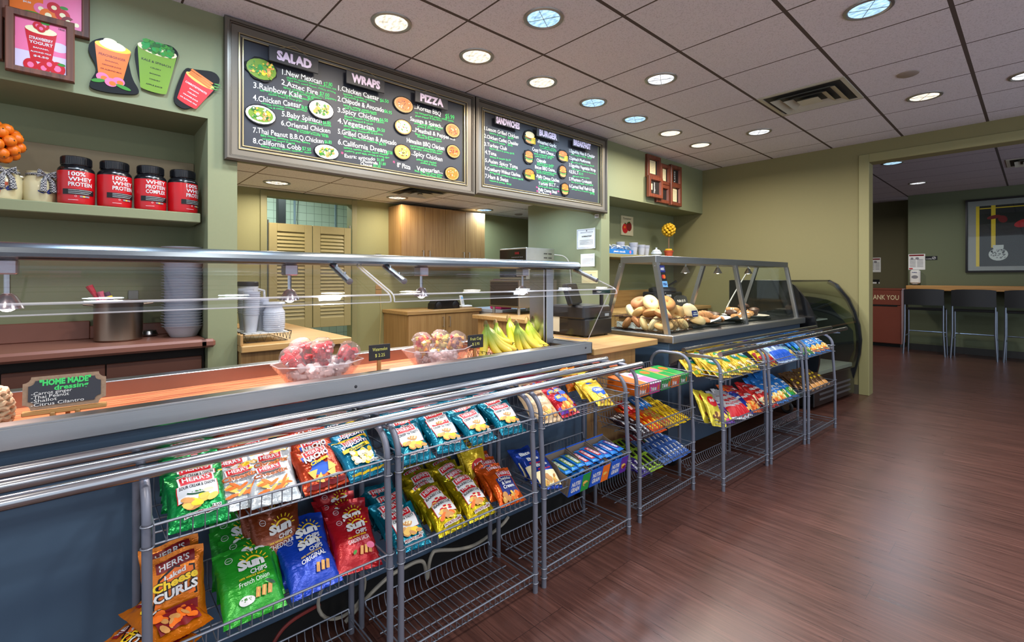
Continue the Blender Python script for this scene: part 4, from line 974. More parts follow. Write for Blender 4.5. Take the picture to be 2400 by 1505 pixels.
def art_chips(lab, W, H, flav, sub='POTATO CHIPS', lc='black', pic='tater', panel='white'):
    a = Art(); herrs(a, .0, H * .78, W * .56)
    a.rect(-W * .36, H * .36, W * .36, H * .66, 'red' if panel == 'white' else panel, skew=.006); a.rect(-W * .345, H * .365, W * .345, H * .655, panel, skew=.006)
    a.text(flav, 0, H * .585, H * .058, lc, al='c', w=W * .62, bold=.02, rise=.006)
    if pic == 'tater':
        for u, v in ((-.06, .50), (.02, .52), (.09, .50), (-.01, .475), (.06, .47)): a.ell(W * u, H * v, W * .07, H * .035, 'tan'); a.ell(W * u + .002, H * v + .003, W * .035, H * .018, 'cream')
    elif pic == 'onion':
        a.ell(-W * .02, H * .49, W * .18, H * .035, 'dkgreen'); a.ell(-W * .02, H * .505, W * .16, H * .022, 'white'); a.ell(W * .17, H * .50, W * .09, H * .04, 'cream'); scatter(a, 10, -W * .14, H * .5, W * .1, H * .515, .001, .002, [PAL['leaf']], 3)
    elif pic == 'bbq':
        a.ell(W * .02, H * .51, W * .12, H * .04, 'cream')
        for u, v in ((-.14, .49), (.0, .53), (.16, .51), (-.04, .46), (.14, .455)): a.ell(W * u, H * v, W * .065, H * .024, 'red')
    q = random.Random(hash(flav) % 97 if 0 else len(flav))
    for k in range(13):
        u, v = q.uniform(-.27, .28), q.uniform(.26, .43); a.ell(W * u, H * v, W * q.uniform(.09, .13), H * q.uniform(.035, .05), q.choice(['chip', 'yellow', 'chip', 'tan']) if pic != 'bbq' else q.choice(['tan', 'chip', 'orange']), q.uniform(-.5, .5), n=12)
    a.rect(W * .2, H * .19, W * .36, H * .24, 'white'); a.text('150', W * .21, H * .197, H * .034, 'black', w=W * .14, bold=.02)
    a.rect(-W * .27, H * .112, W * .31, H * .172, 'white', skew=.004); a.text(sub, -W * .25, H * .122, H * .042, 'darkred', w=W * .54, bold=.04, rise=.004)
    return a
def art_sun(W, H, flav, acc):
    a = Art(); cx, cy = W * .13, H * .68
    a.ring(cx, cy, W * .12, W * .155, 'yellow', 0.1, PI - .1)
    for k in range(9):
        b = .15 + (PI - .3) * k / 8; a.line(cx + W * .19 * math.cos(b), cy + W * .19 * math.sin(b), cx + W * .26 * math.cos(b), cy + W * .26 * math.sin(b), .003, 'yellow')
    a.text('Sun', -W * .16, H * .60, H * .125, 'white', w=W * .46, bold=.06, rise=.008); a.text('CHIPS', W * .02, H * .515, H * .062, 'white', w=W * .29, bold=.03, rise=.004)
    a.text('100% WHOLE GRAIN', -W * .18, H * .465, H * .026, 'yellow', w=W * .44, bold=.02, rise=.005)
    a.text(flav, -W * .2, H * .375, H * .066, 'white', w=W * .52, bold=.0 if flav != 'ORIGINAL' else .02, rise=.008)
    a.ring(-W * .27, H * .80, W * .055, W * .064, 'white'); a.text('heart', -W * .27, H * .79, H * .018, 'white', al='c', w=W * .08)
    for k in range(3):
        a.poly([(W * (.02 + .1 * k), H * .20), (W * (.09 + .1 * k), H * .19), (W * (.13 + .1 * k), H * .31), (W * (.06 + .1 * k), H * .32)], 'tan')
        a.line(W * (.055 + .1 * k), H * .2, W * (.095 + .1 * k), H * .315, .003, 'chip')
    if acc == 'green': a.ell(-W * .12, H * .2, W * .13, H * .055, 'white'); scatter(a, 14, -W * .2, H * .19, -W * .05, H * .225, .001, .002, [PAL['leaf']], 2); a.ell(W * .3, H * .33, W * .09, H * .025, 'dkgreen', -.6)
    if acc == 'red': a.ell(W * .3, H * .3, W * .1, H * .05, 'pink'); a.ell(-W * .1, H * .24, W * .05, H * .025, 'leaf', .8)
    return a
def art_crunchy(W, H):
    a = Art(); a.ell(W * .18, H * .86, W * .3, H * .07, 'yellow', .2); scatter(a, 16, -W * .1, H * .82, W * .42, H * .9, .004, .01, [PAL['orange'], PAL['chip'], PAL['white']], 4)
    herrs(a, 0, H * .70, W * .46); a.text('Crunchy', 0, H * .585, H * .045, 'brown', al='c', w=W * .4, bold=.01, rise=.004); a.text('Cheestix', 0, H * .49, H * .085, 'orange', al='c', w=W * .72, bold=.05, rise=.008); a.text('Cheestix', 0, H * .492, H * .08, 'brown', al='c', w=W * .71, bold=-.01, rise=.008)
    q = random.Random(3)
    for k in range(16): a.ell(W * q.uniform(-.26, .26), H * q.uniform(.2, .42), W * q.uniform(.1, .15), H * .028, q.choice(['orange', 'tan', 'orange', 'chip']), q.uniform(-.9, .9), n=12)
    a.text('130 CALORIES', W * .1, H * .16, H * .025, 'grey', w=W * .26, bold=.02); a.ell(-W * .33, H * .8, W * .06, H * .024, 'yellow', .3)
    return a
def art_nacho(W, H):
    a = Art(); a.poly([(-W * .38, H * .78), (W * .34, H * .84), (W * .26, H * .3), (W * .02, H * .22), (-W * .28, H * .3)], 'orange'); a.poly([(-W * .34, H * .745), (W * .30, H * .80), (W * .23, H * .33), (W * .02, H * .26), (-W * .25, H * .33)], 'blue')
    herrs(a, 0, H * .79, W * .5); a.text('NACHO', 0, H * .585, H * .11, 'white', al='c', w=W * .60, bold=.05, rise=.012); a.text('Cheese', W * .02, H * .49, H * .075, 'yellow', al='c', w=W * .46, bold=.05, rise=.01)
    for x, y, r in ((-.22, .33, .5), (.22, .38, -.3), (-.1, .2, 1.2), (.2, .24, .8)): a.poly([(W * (x + .13 * math.cos(r + k * 2.09)), H * y + W * .15 * math.sin(r + k * 2.09)) for k in range(3)], 'chip')
    a.rect(W * .1, H * .15, W * .38, H * .2, 'white'); a.text('130 CALORIES', W * .11, H * .16, H * .03, 'black', w=W * .26, bold=.02); a.rect(-W * .45, H * .05, W * .45, H * .12, 'darkred')
    return a
def art_popcorn(W, H):
    a = Art(); a.rect(-W * .46, H * .9, W * .46, H * .93, 'yellow'); herrs(a, .0, H * .81, W * .5); a.text('popcorn', 0, H * .66, H * .1, 'navy', al='c', w=W * .74, bold=.09, rise=.008, arch=.006); a.text('popcorn', 0, H * .66, H * .1, 'white', al='c', w=W * .74, bold=.03, rise=.008, arch=.006)
    a.rect(-W * .4, H * .54, W * .38, H * .63, 'yellow', skew=.012); a.text('Original', 0, H * .565, H * .06, 'dkgreen', al='c', w=W * .5, bold=.03, rise=.008)
    scatter(a, 50, -W * .28, H * .26, W * .28, H * .52, .007, .012, [PAL['cream'], PAL['cream'], PAL['white'], PAL['yellow']], 6)
    a.rect(W * .08, H * .19, W * .42, H * .25, 'white'); a.text('150 CALORIES', W * .09, H * .2, H * .034, 'black', w=W * .3, bold=.02)
    a.ell(-W * .2, H * .28, W * .09, H * .05, 'white'); a.rect(-W * .46, H * .05, W * .46, H * .08, 'yellow')
    return a
def art_curls(W, H):
    a = Art(); a.rect(-W * .3, H * .80, W * .34, H * .93, 'darkred', skew=.004); a.text("HERR'S", 0, H * .83, H * .07, 'white', al='c', w=W * .5, bold=.02, rise=.004)
    a.poly([(-W * .4, H * .38), (-W * .28, H * .74), (0, H * .84), (W * .34, H * .78), (W * .36, H * .42)], 'black'); a.poly([(-W * .36, H * .4), (-W * .25, H * .72), (0, H * .81), (W * .31, H * .76), (W * .33, H * .44)], 'orange')
    a.text('baked', 0, H * .70, H * .06, 'white', al='c', w=W * .36, bold=.03, rise=.005); a.text('Cheese', 0, H * .585, H * .10, 'black', al='c', w=W * .76, bold=.1, rise=.008); a.text('Cheese', 0, H * .585, H * .10, 'yellow', al='c', w=W * .76, bold=.04, rise=.008)
    a.text('CURLS', 0, H * .46, H * .10, 'black', al='c', w=W * .76, bold=.1, rise=.008); a.text('CURLS', 0, H * .46, H * .10, 'white', al='c', w=W * .76, bold=.04, rise=.008)
    a.rect(-W * .35, H * .1, W * .35, H * .36, 'darkred'); scatter(a, 20, -W * .3, H * .14, W * .3, H * .33, .006, .014, [PAL['orange'], PAL['tan']], 8, .4)
    return a
def art_cheddar(W, H):
    a = Art(); a.rect(-W * .28, H * .2, W * .36, H * .68, 'navy', skew=.004); herrs(a, .02, H * .78, W * .5)
    for k, s in enumerate(('Cheddar', '& Sour', 'Cream')): a.text(s, W * .04, H * (.575 - .11 * k), H * .085, 'white', al='c', w=W * (.54, .42, .46)[k], bold=.02, rise=.005)
    a.ell(W * .22, H * .24, W * .1, H * .04, 'white'); scatter(a, 12, -W * .36, H * .1, W * .3, H * .24, .008, .014, [PAL['tan'], PAL['orange'], PAL['chip']], 9)
    return a
def art_logo(W, H, word, wc, disc=None, band=None, bits=(), second=None, word_y=.6, ww=.6, ring=None):
    a = Art()
    if band: a.rect(-W * .47, H * .08, W * .47, H * band[1], band[0])
    if disc: a.ell(0, H * (word_y + .03), W * .34, H * .17, disc, n=20)
    if ring: a.ell(0, H * (word_y + .03), W * .25, H * .11, ring, n=20)
    if word: a.text(word, 0, H * word_y, H * .11, wc, al='c', w=W * ww, bold=.05, rise=.006)
    if second: a.text(second[0], 0, H * (word_y - .13), H * .06, second[1], al='c', w=W * .56, bold=.02, rise=.004)
    if bits: scatter(a, 14, -W * .3, H * .12, W * .3, H * .34, .008, .016, [PAL[b] for b in bits], len(bits) + 5)
    return a
BW, BH = .130, .160
BAGS = {}
def BG(k, W, H, T, base, art, seed=1): BAGS[k] = (bag_mesh('bag_' + k, W, H, T, base, art, seed), W, H, T)
BG('onion', BW, BH, .022, foil('green', (0, 132, 62)), art_chips('', BW, BH, 'SOUR CREAM & ONION', pic='onion'), 1)
BG('crunchy', BW, BH * .95, .022, foil('white', (196, 206, 212), .3, .3), art_crunchy(BW, BH * .95), 2)
BG('nacho', BW, BH, .022, foil('redorange', (176, 60, 28)), art_nacho(BW, BH), 3)
BG('popcorn', BW, BH, .026, foil('aqua', (8, 116, 150), .3), art_popcorn(BW, BH), 4)
BG('curls', BW, .19, .024, foil('amber', (206, 112, 16), .3), art_curls(BW, .19), 5)
BG('sungreen', .15, .205, .024, foil('sungreen', (36, 150, 40), .15, .34), art_sun(.15, .205, 'French Onion', 'green'), 6)
BG('sunblue', .145, .2, .024, foil('sunblue', (18, 62, 176), .15, .34), art_sun(.145, .2, 'ORIGINAL', 'b'), 7)
BG('sunred', .14, .195, .024, foil('sunred', (168, 18, 30), .15, .34), art_sun(.14, .195, 'GARDEN SALSA', 'red'), 8)
BG('sunbrown', .14, .195, .024, foil('sunbrown', (120, 52, 22), .15, .34), art_sun(.14, .195, 'CHEDDAR', 'b'), 9)
BG('crisp', BW, BH, .022, foil('teal', (0, 110, 134)), art_chips('', BW, BH, "CRISP 'N TASTY"), 10)
BG('bbq', BW, BH, .022, foil('gold', (170, 150, 8), .6), art_chips('', BW, BH, 'BARBECUE', pic='bbq'), 11)
BG('cheddar', BW, BH, .022, foil('orange', (206, 82, 16), .4), art_cheddar(BW, BH), 12)
BG('lays', .12, .15, .02, foil('lemon', (226, 190, 40), .3), art_logo(.12, .15, 'Lays', 'white', 'red', None, ('chip', 'tan'), None, .42, .4), 13)
BG('cookies', .12, .16, .024, foil('cookieblue', (24, 62, 160), .25), art_logo(.12, .16, 'Bite', 'white', None, ('cream', .5), ('tan', 'chip', 'tan'), ('Size', 'red'), .66, .5), 14)
BG('pretzel', .13, .185, .024, foil('tanfilm', (206, 178, 140), .1, .4), art_logo(.13, .185, 'Stacys', 'brown', None, None, ('tan', 'tan', 'chip'), None, .7, .5), 15)
BG('ritz', .12, .15, .022, foil('ritzred', (178, 22, 36), .3), art_logo(.12, .15, 'RITZ', 'yellow', 'blue', ('purple', .3), ('orange', 'chip'), None, .55, .46), 16)
BG('nutter', .125, .165, .022, foil('yellowfilm', (236, 202, 60), .2, .34), art_logo(.125, .165, 'OREO', 'white', 'blue', None, ('chip', 'tan', 'cream'), ('Mini', 'blue'), .46, .5), 17)
BG('amberfilm', .11, .12, .02, foil('amber', (206, 112, 16), .3), art_logo(.11, .12, 'Cheez', 'red', None, None, ('orange', 'chip'), None, .6, .6), 18)
BG('corner', .135, .2, .026, foil('goldfilm', (216, 174, 44), .25, .34), art_logo(.135, .2, 'POP', 'white', 'green', ('lime', .2), ('cream', 'yellow', 'cream'), None, .62, .36, 'teal'), 19)
BG('lemonpack', .12, .22, .024, foil('lemon2', (206, 190, 60), .25, .34), art_logo(.12, .22, 'Nut', 'white', 'red', None, ('brown', 'chip'), None, .68, .36), 20)
BG('takis', .115, .2, .024, foil('purple', (70, 24, 128), .25, .34), art_logo(.115, .2, 'Takis', 'white', 'purple', ('magenta', .16), ('yellow', 'lime', 'chip'), None, .6, .56), 21)
BG('fiery', .115, .19, .024, foil('fieryyellow', (230, 196, 30), .2, .34), art_logo(.115, .19, 'HOT', 'black', None, ('red', .42), ('orange', 'darkred', 'red'), None, .6, .5), 22)
BG('utzred', .125, .21, .022, foil('utzwhite', (206, 208, 214), .2, .36), art_logo(.125, .21, 'utz', 'red', None, ('red', .42), (), ('Ripples', 'red'), .62, .4), 23)
BG('utzblue', .125, .21, .022, foil('utzsky', (170, 196, 226), .2, .36), art_logo(.125, .21, 'utz', 'navy', None, ('blue', .5), (), None, .66, .4), 24)
BG('navybag', .125, .2, .022, foil('navyfilm', (24, 52, 150), .25, .34), art_logo(.125, .2, 'utz', 'white', None, None, ('chip',), None, .6, .4), 25)
BG('cheetos', .125, .2, .024, foil('cheeto', (222, 96, 24), .25, .34), art_logo(.125, .2, 'crunch', 'white', 'red', None, ('orange', 'chip'), None, .58, .5), 26)
BG('popblue', .115, .2, .024, foil('popsky', (40, 122, 204), .25, .34), art_logo(.115, .2, 'pop', 'white', None, ('orange', .3), ('chip', 'cream'), ('chips', 'white'), .6, .46), 27)
BG('popgreen', .115, .2, .024, foil('popsky', (40, 122, 204), .25, .34), art_logo(.115, .2, 'pop', 'white', None, ('green', .4), ('lime', 'cream'), ('chips', 'white'), .62, .46), 28)
BG('cracker', .115, .18, .022, foil('crackerred', (196, 36, 34), .25, .34), art_logo(.115, .18, 'GOLD', 'white', None, ('cream', .42), ('tan', 'darkred'), None, .62, .5), 29)
BG('seafoam', .12, .2, .022, foil('seafoam', (110, 170, 180), .25, .34), art_logo(.12, .2, 'cape', 'navy', None, None, ('chip', 'cream'), None, .6, .5), 30)
BG('brownbar', .09, .16, .014, foil('brownbar', (96, 66, 38), .3), art_logo(.09, .16, 'gold', 'yellow', None, ('tan', .3), (), None, .6, .6), 31)
BAGNAME = dict(onion='green sour cream and onion chip bag', crunchy='white crunchy cheese stick bag', nacho='orange nacho cheese bag', popcorn='aqua popcorn bag', curls='amber baked cheese curl bag', sungreen='bright green multigrain chip bag',
 sunblue='royal blue multigrain chip bag', sunred='red garden salsa chip bag', sunbrown='brown multigrain chip bag', crisp='teal potato chip bag', bbq='gold barbecue chip bag', cheddar='orange cheddar sour cream bag', lays='small yellow chip bag',
 cookies='blue bite-size cookie bag', pretzel='tan cracker bag', ritz='red sandwich cracker bag', nutter='yellow mini cookie bag', amberfilm='small amber cracker pouch', corner='yellow popped chip bag with green disc', lemonpack='tall yellow snack bag with red logo',
 takis='purple snack bag', fiery='yellow and red spicy snack bag', utzred='white and red chip bag', utzblue='pale blue and white chip bag', navybag='navy chip bag', cheetos='orange crunchy snack bag', popblue='sky blue chip bag with orange base', popgreen='sky blue chip bag with green base',
 cracker='red and cream cracker bag', seafoam='pale teal chip bag', brownbar='brown and gold snack pouch')
LVN = {0: 'upper', 1: 'middle', 2: 'lower'}
def put_bag(rk, lv, key, y, q, z, tilt=40, yaw=0.0, roll=0.0, label=None, grp=None, s=1.0):
    me = BAGS[key][0]; RM = RACKS[rk][1]
    b = bpy.data.objects.new('snack_bag', me); COL.objects.link(b)
    tl = math.radians(tilt)
    M = Matrix(((0, -math.sin(tl), math.cos(tl)), (1, 0, 0), (0, math.cos(tl), math.sin(tl)))).to_4x4()
    M = Matrix.Translation((q, y, z)) @ Matrix.Rotation(yaw, 4, 'Z') @ M @ Matrix.Rotation(roll, 4, 'Z') @ Matrix.Scale(s, 4)
    W4 = RM @ M; b.location = W4.to_translation(); b.rotation_euler = W4.to_euler(); b.scale = (s, s, s)
    return tag(b, label, 'snack bag', grp)
CNT = {}
def stack(rk, lv, key, y, n, q0=0.262, dq=0.05, dz=0.006, tilt=57, yaw=0.0, roll=0.0, jit=1.0, note='', z=None, s=1.0, dy=0.0):
    """n bags one behind the other; the first is the front one"""
    zf = {0: 0.652, 1: 0.369, 2: 0.05}[lv] if z is None else z
    k0 = (rk, lv, key); CNT[k0] = CNT.get(k0, 0) + 1; col = CNT[k0]
    for i in range(n):
        pos = ('front row' if i == 0 else ordn(i) + ' row') if n > 1 else 'single'
        lab = BAGNAME[key] + ', ' + pos + (' of ' + ordn(col - 1) + ' column' if (col > 1 or note) else '') + ', ' + LVN[lv] + ' basket, ' + RN[rk]
        put_bag(rk, lv, key, y + dy * i + jit * R.uniform(-.006, .006), q0 - dq * i, zf + dz * i + 0.002 * (i % 2), tilt - 3.5 * i + R.uniform(-3, 3), yaw + jit * R.uniform(-.07, .07), roll + jit * R.uniform(-.05, .05), lab,
                BAGNAME[key] + 's in the ' + LVN[lv] + ' basket of the ' + RN[rk], s)
# rack A (its y runs 0..0.6 from the near post)
stack('A', 0, 'onion', .108, 5, roll=.0); stack('A', 0, 'crunchy', .205, 2, q0=.235, note='b'); stack('A', 0, 'crunchy', .285, 2, q0=.262, note='b')
stack('A', 0, 'nacho', .25, 2, q0=.14, note='c', tilt=44, z=.655); stack('A', 0, 'nacho', .42, 5, note='c'); stack('A', 0, 'popcorn', .545, 4, roll=.03)
stack('A', 1, 'curls', .072, 2, q0=.19, tilt=22); stack('A', 1, 'sungreen', .235, 4, q0=.262, roll=-.05); stack('A', 1, 'sunbrown', .32, 3, q0=.15, tilt=34, z=.385)
stack('A', 1, 'sunblue', .385, 2, q0=.262, roll=-.05); stack('A', 1, 'sunred', .525, 4, q0=.255, roll=-.04)
for i, (z, q, tl) in enumerate(((.372, .21, 86), (.405, .20, 84))):
    put_bag('A', 1, 'curls', .055 + .02 * i, q + .06, z, tl, .5 - .2 * i, 0, 'amber baked cheese curl bag lying flat in the middle basket, ' + ('lower' if i == 0 else 'upper') + ' of two, ' + RN['A'], 'amber baked cheese curl bags lying flat')
# rack B
for j, y in enumerate((.085, .225, .365, .515)): stack('B', 0, 'crisp', y, (3, 4, 3, 4)[j], roll=(-.05, -.02, 0, -.03)[j], note='x')
stack('B', 1, 'crisp', .06, 4, q0=.262, roll=-.03); stack('B', 1, 'bbq', .225, 5, q0=.26, note='x', roll=.04); stack('B', 1, 'bbq', .36, 5, q0=.255, note='x'); stack('B', 1, 'cheddar', .515, 4, q0=.25, roll=-.03)
stack('B', 1, 'lays', .50, 2, q0=.06, tilt=25, z=.40)
# rack C
stack('C', 0, 'pretzel', .07, 2, q0=.262, roll=-.15); stack('C', 0, 'ritz', .21, 4, q0=.25, note='x'); stack('C', 0, 'ritz', .30, 3, q0=.16, note='x'); stack('C', 0, 'nutter', .46, 3, q0=.262, roll=-.1); stack('C', 0, 'amberfilm', .43, 1, q0=.09, tilt=30, z=.70)
stack('C', 1, 'cookies', .075, 3, q0=.262, roll=-.1)
# racks E, F, G in front of the pastry case
stack('E', 0, 'corner', .03, 2, q0=.15, note='x', roll=-.2)
for j, y in enumerate((.09, .225, .35, .475)): stack('E', 0, 'corner', y, 3, q0=.26, roll=-.22, note='x')
stack('E', 1, 'lemonpack', .03, 2, q0=.25, roll=-.25, tilt=40); 
for j, y in enumerate((.13, .185)): stack('E', 1, 'takis', y, 2, q0=.26 - .03 * j, roll=-.3, note='x')
for j, y in enumerate((.26, .315, .37)): stack('E', 1, 'utzred', y, 2, q0=.26, roll=-.22, note='x')
stack('E', 1, 'navybag', .43, 2, q0=.255, roll=-.22); stack('E', 1, 'cheetos', .50, 3, q0=.26, roll=-.2); stack('E', 1, 'cracker', .56, 3, q0=.25, roll=-.15)
stack('F', 0, 'fiery', .05, 2, q0=.26, roll=-.25, note='x'); stack('F', 0, 'fiery', .13, 3, q0=.255, roll=-.25, note='x'); stack('F', 0, 'takis', .2, 2, q0=.2, roll=-.2)
for j, y in enumerate((.29, .37, .45)): stack('F', 0, 'utzblue', y, 2, q0=.26, roll=-.2, note='x')
stack('F', 0, 'seafoam', .54, 2, q0=.255, roll=-.1)
stack('F', 1, 'cracker', .06, 3, q0=.26, roll=-.2, note='x'); stack('F', 1, 'cracker', .13, 2, q0=.26, roll=-.2, note='x')
for j, y in enumerate((.22, .30)): stack('F', 1, 'popblue', y, 3, q0=.26, roll=-.2, note='x')
for j, y in enumerate((.40, .52)): stack('F', 1, 'popgreen', y, 4, q0=.255, roll=-.1, note='x')
for j, y in enumerate((.08, .18)): stack('G', 0, 'popgreen', y, 2, q0=.26, roll=-.2, note='x')
for j, y in enumerate((.29, .40, .51)): stack('G', 0, 'popblue', y, 3, q0=.26, roll=-.28, note='x')
for j, y in enumerate((.06, .15, .24, .33, .42, .51)): stack('G', 1, 'brownbar', y, 3, q0=.265, dq=.05, roll=-.2, note='x', tilt=55)
# ------------------------------------------------------------------ cereal bar boxes on rack C, gum and candy on rack D
def wbox(mb, x0, x1, y0, y1, z0, z1, m, M): mb.bbox(x0, x1, y0, y1, z0, z1, m, 0.0015, M)
def fit(o, M): o.location = M.to_translation(); o.rotation_euler = M.to_euler(); return o
def carton(name, label, M, W, Dp, H, side, art, lidcol, cat='box', group=None):
    """open-fronted display carton: front face at x=Dp, y centred; returns the thing"""
    t = thing(name, label, cat, group=group, world=False); fit(t, M)
    b = MB(); th = 0.002
    for args in ((0, Dp, -W / 2, W / 2, 0, th), (Dp - th, Dp, -W / 2, W / 2, th, H)): b.box(*args, side)
    b.box(0, th, -W / 2, W / 2, th, H * 1.25, lidcol)
    for y_ in (-W / 2, W / 2 - th): b.prism([(th, th), (Dp - th, th), (Dp - th, H), (Dp * .6, H * 1.0), (Dp * .45, H * 1.18), (th, H * 1.25)], th, lidcol, lambda u, v, tt: (u, y_ + tt, v))
    art.put(b, lambda u, v, e: (Dp + e, u, v))
    b.build('tray', t, smooth=False)
    l = MB(); l.box(-0.002, 0.0, -W / 2, W / 2, H * 1.0, H * 1.32, side); l.build('torn_flap', t, smooth=False)
    return t
cardb = mat('card_inside', (120, 106, 92), 0.8)
def cereal_art(W, H, half):
    a = Art(); a.rect(-W / 2, 0, W * .1, H, 'blue'); a.rect(W * .1, 0, W / 2, H, half); a.text('NUTRI', -W * .2, H * .52, H * .24, 'white', al='c', w=W * .42, bold=.04); a.text('GRAIN', -W * .2, H * .2, H * .24, 'white', al='c', w=W * .42, bold=.04)
    a.ell(W * .3, H * .42, W * .13, H * .16, 'tan'); a.ell(W * .34, H * .36, W * .1, H * .1, half if half != 'purple' else 'darkred'); a.ell(W * .26, H * .5, W * .1, H * .09, 'chip'); return a
barm = {}
def wrap_bar(name, L_, W_, H_, base, art=None, seed=1):
    """a flow-wrapped bar lying along x, label up; crimped flat ends"""
    q = random.Random(seed); nx, ny = 12, 8; mb = MB(); T = []
    def S(u, a):
        e = min(u, 1 - u); k = min(1, max(0.0, (e - .05) / .09)) ** .5
        w_ = W_ * (1.06 - .06 * k); c = math.cos(a); s_ = math.sin(a)
        return ((u - .5) * L_, w_ / 2 * math.copysign(abs(c) ** .5, c), H_ / 2 * (k * math.copysign(abs(s_) ** .6, s_) + .03 * s_) + H_ / 2 + .0006 * math.sin(u * 60 + a * 3))
    us = [0, .03, .05, .08, .11, .14] + [.2 + .1 * i for i in range(7)] + [.86, .89, .92, .95, .97, 1]
    n = 12; vs = [S(u, 2 * PI * j / n) for u in us for j in range(n)]
    fs = [(i * n + j, i * n + (j + 1) % n, (i + 1) * n + (j + 1) % n, (i + 1) * n + j) for i in range(len(us) - 1) for j in range(n)] + [tuple(range(n))[::-1], tuple((len(us) - 1) * n + j for j in range(n))]
    mb.add(vs, fs, base)
    if art: art.put(mb, lambda x, y, e: (x, y, H_ * 1.0 + .0006 + e - .4 * H_ * (2 * y / W_) ** 4), base=.0004, step=.8)
    return mb.mesh(name, ang=50)
def bar_art(word, wc, L_, W_, band=None):
    a = Art()
    if band: a.rect(-L_ * .34, -W_ * .3, L_ * .34, W_ * .3, band)
    a.text(word, 0, -W_ * .18, W_ * .36, wc, al='c', w=L_ * .56, bold=.05); return a
NG = {'lime': wrap_bar('cereal_bar', .125, .042, .012, foil('ngblue', (40, 120, 200), .2), bar_art('NUTRI GRAIN', 'white', .125, .042, 'lime')), 'red': wrap_bar('cereal_bar', .125, .042, .012, foil('ngblue', (40, 120, 200), .2), bar_art('NUTRI GRAIN', 'white', .125, .042, 'red')),
      'purple': wrap_bar('cereal_bar', .125, .042, .012, foil('ngblue', (40, 120, 200), .2), bar_art('NUTRI GRAIN', 'white', .125, .042, 'purple'))}
RC = RACKS['C'][1]; RDm = RACKS['D'][1]
for i, (y, half, nm) in enumerate(((.225, 'lime', 'green'), (.37, 'orange', 'red'), (.515, 'purple', 'purple'))):
    M = RC @ Matrix.Translation((.115, y, .352)) @ Matrix.Rotation(math.radians(14), 4, 'Y')
    carton('cereal_bar_box', 'open blue and ' + nm + ' cereal bar carton in the middle basket of the rack', M, .135, .165, .085, PAL['blue'], cereal_art(.135, .085, {'lime': 'green', 'orange': 'orange', 'purple': 'purple'}[half]), cardb, group='open cereal bar cartons')
    for r in range(3):
        for c in range(3):
            o = bpy.data.objects.new('cereal_bar', NG[{'lime': 'lime', 'orange': 'red', 'purple': 'purple'}[half]]); COL.objects.link(o)
            fit(o, M @ Matrix.Translation((.09 - .008 * r, -.043 + .043 * c, .03 + .024 * r + .005 * c)) @ Matrix.Rotation(R.uniform(-.1, .1), 4, 'Z') @ Matrix.Rotation(-.12, 4, 'Y'))
            tag(o, 'blue wrapped cereal bar in the ' + nm + ' carton, ' + ('lower', 'middle', 'upper')[r] + ' layer, ' + ordn(c) + ' from the left', 'cereal bar', 'cereal bars in the ' + nm + ' carton')
# gum cartons, top basket of rack D
def gum_art(W, H, c2, word='Trident'):
    a = Art(); a.rect(-W / 2, 0, W / 2, H, c2); a.text(word, -W * .42, H * .3, H * .36, 'white', w=W * .6, bold=.06); a.ell(W * .34, H * .5, W * .09, H * .3, 'orange' if c2 != 'orange' else 'red'); return a
for i, (y, q, z, W, c1, c2, lab) in enumerate(((.075, .06, .655, .10, 'orange', 'orange', 'orange and red gum carton at the near end of the top basket'), (.185, .06, .655, .105, 'pink', 'magenta', 'pink gum carton with flat lid in the top basket'),
        (.30, .06, .655, .10, 'green', 'green', 'green gum carton with citrus picture in the top basket'), (.405, .06, .655, .09, 'green', 'orange', 'green and orange gum carton beside the last one in the top basket'), (.50, .06, .655, .095, 'green', 'green', 'all green gum carton at the far end of the top basket'))):
    t = thing('gum_carton', lab, 'gum box', group='gum cartons in the top basket of the candy rack', world=False); M = RDm @ Matrix.Translation((q, y, z)) @ Matrix.Rotation(math.radians(6), 4, 'Y'); fit(t, M)
    b = MB(); b.bbox(0, .2, -W / 2, W / 2, 0, .055, PAL[c2], .002); gum_art(W, .055, c2).put(b, lambda u, v, e: (.2 + e, u, v)); b.build('carton', t, smooth=False)
    l = MB(); l.bbox(-.002, .205, -W / 2 - .002, W / 2 + .002, .055, .060, PAL[c1 if c1 != 'pink' else 'lav'] if i != 3 else PAL['tan'], .001)
    a = Art(); a.ell(.06, 0, .03, .03, 'orange' if i % 2 == 0 else 'pink'); a.rect(.1, -W * .4, .19, W * .4, c1); a.put(l, lambda u, v, e: (u, v, .060 + e)); l.build('lid', t, smooth=False)
# candy bars
CB = {}
def CBAR(k, word, rgb, wc, L_=.125, W_=.038, H_=.014, band=None, metal=.2): CB[k] = wrap_bar('candy_bar', L_, W_, H_, foil('c_' + k, rgb, metal, .3), bar_art(word, wc, L_, W_, band), len(k))
CBAR('hersheys', "HERSHEY'S", (46, 30, 34), 'white'); CBAR('reeses', "REESE'S", (226, 84, 20), 'yellow'); CBAR('kitkat', 'KitKat', (206, 30, 24), 'white'); CBAR('twix', 'TWIX', (190, 150, 60), 'red'); CBAR('mnm', "m&m's", (238, 196, 24), 'brown'); CBAR('almond', 'ALMOND', (30, 110, 190), 'white')
CBAR('snickers', 'SNICKERS', (60, 46, 120), 'white'); CBAR('fitgreen', 'Pit Bar', (150, 190, 60), 'black', band='black'); CBAR('fitblue', 'Pit Bar', (90, 120, 180), 'black'); CBAR('fitred', 'Pit Bar', (150, 50, 60), 'white'); CBAR('milky', 'MILKY', (60, 90, 60), 'white')
CN = dict(hersheys='dark chocolate bar', reeses='orange peanut butter candy', kitkat='red wafer candy bar', twix='gold caramel candy bar', mnm='yellow peanut candy pack', almond='blue coconut candy bar', snickers='purple-blue nougat bar', fitgreen='lime green fruit bar', fitblue='pale blue fruit bar', fitred='dark red fruit bar', milky='green candy bar')
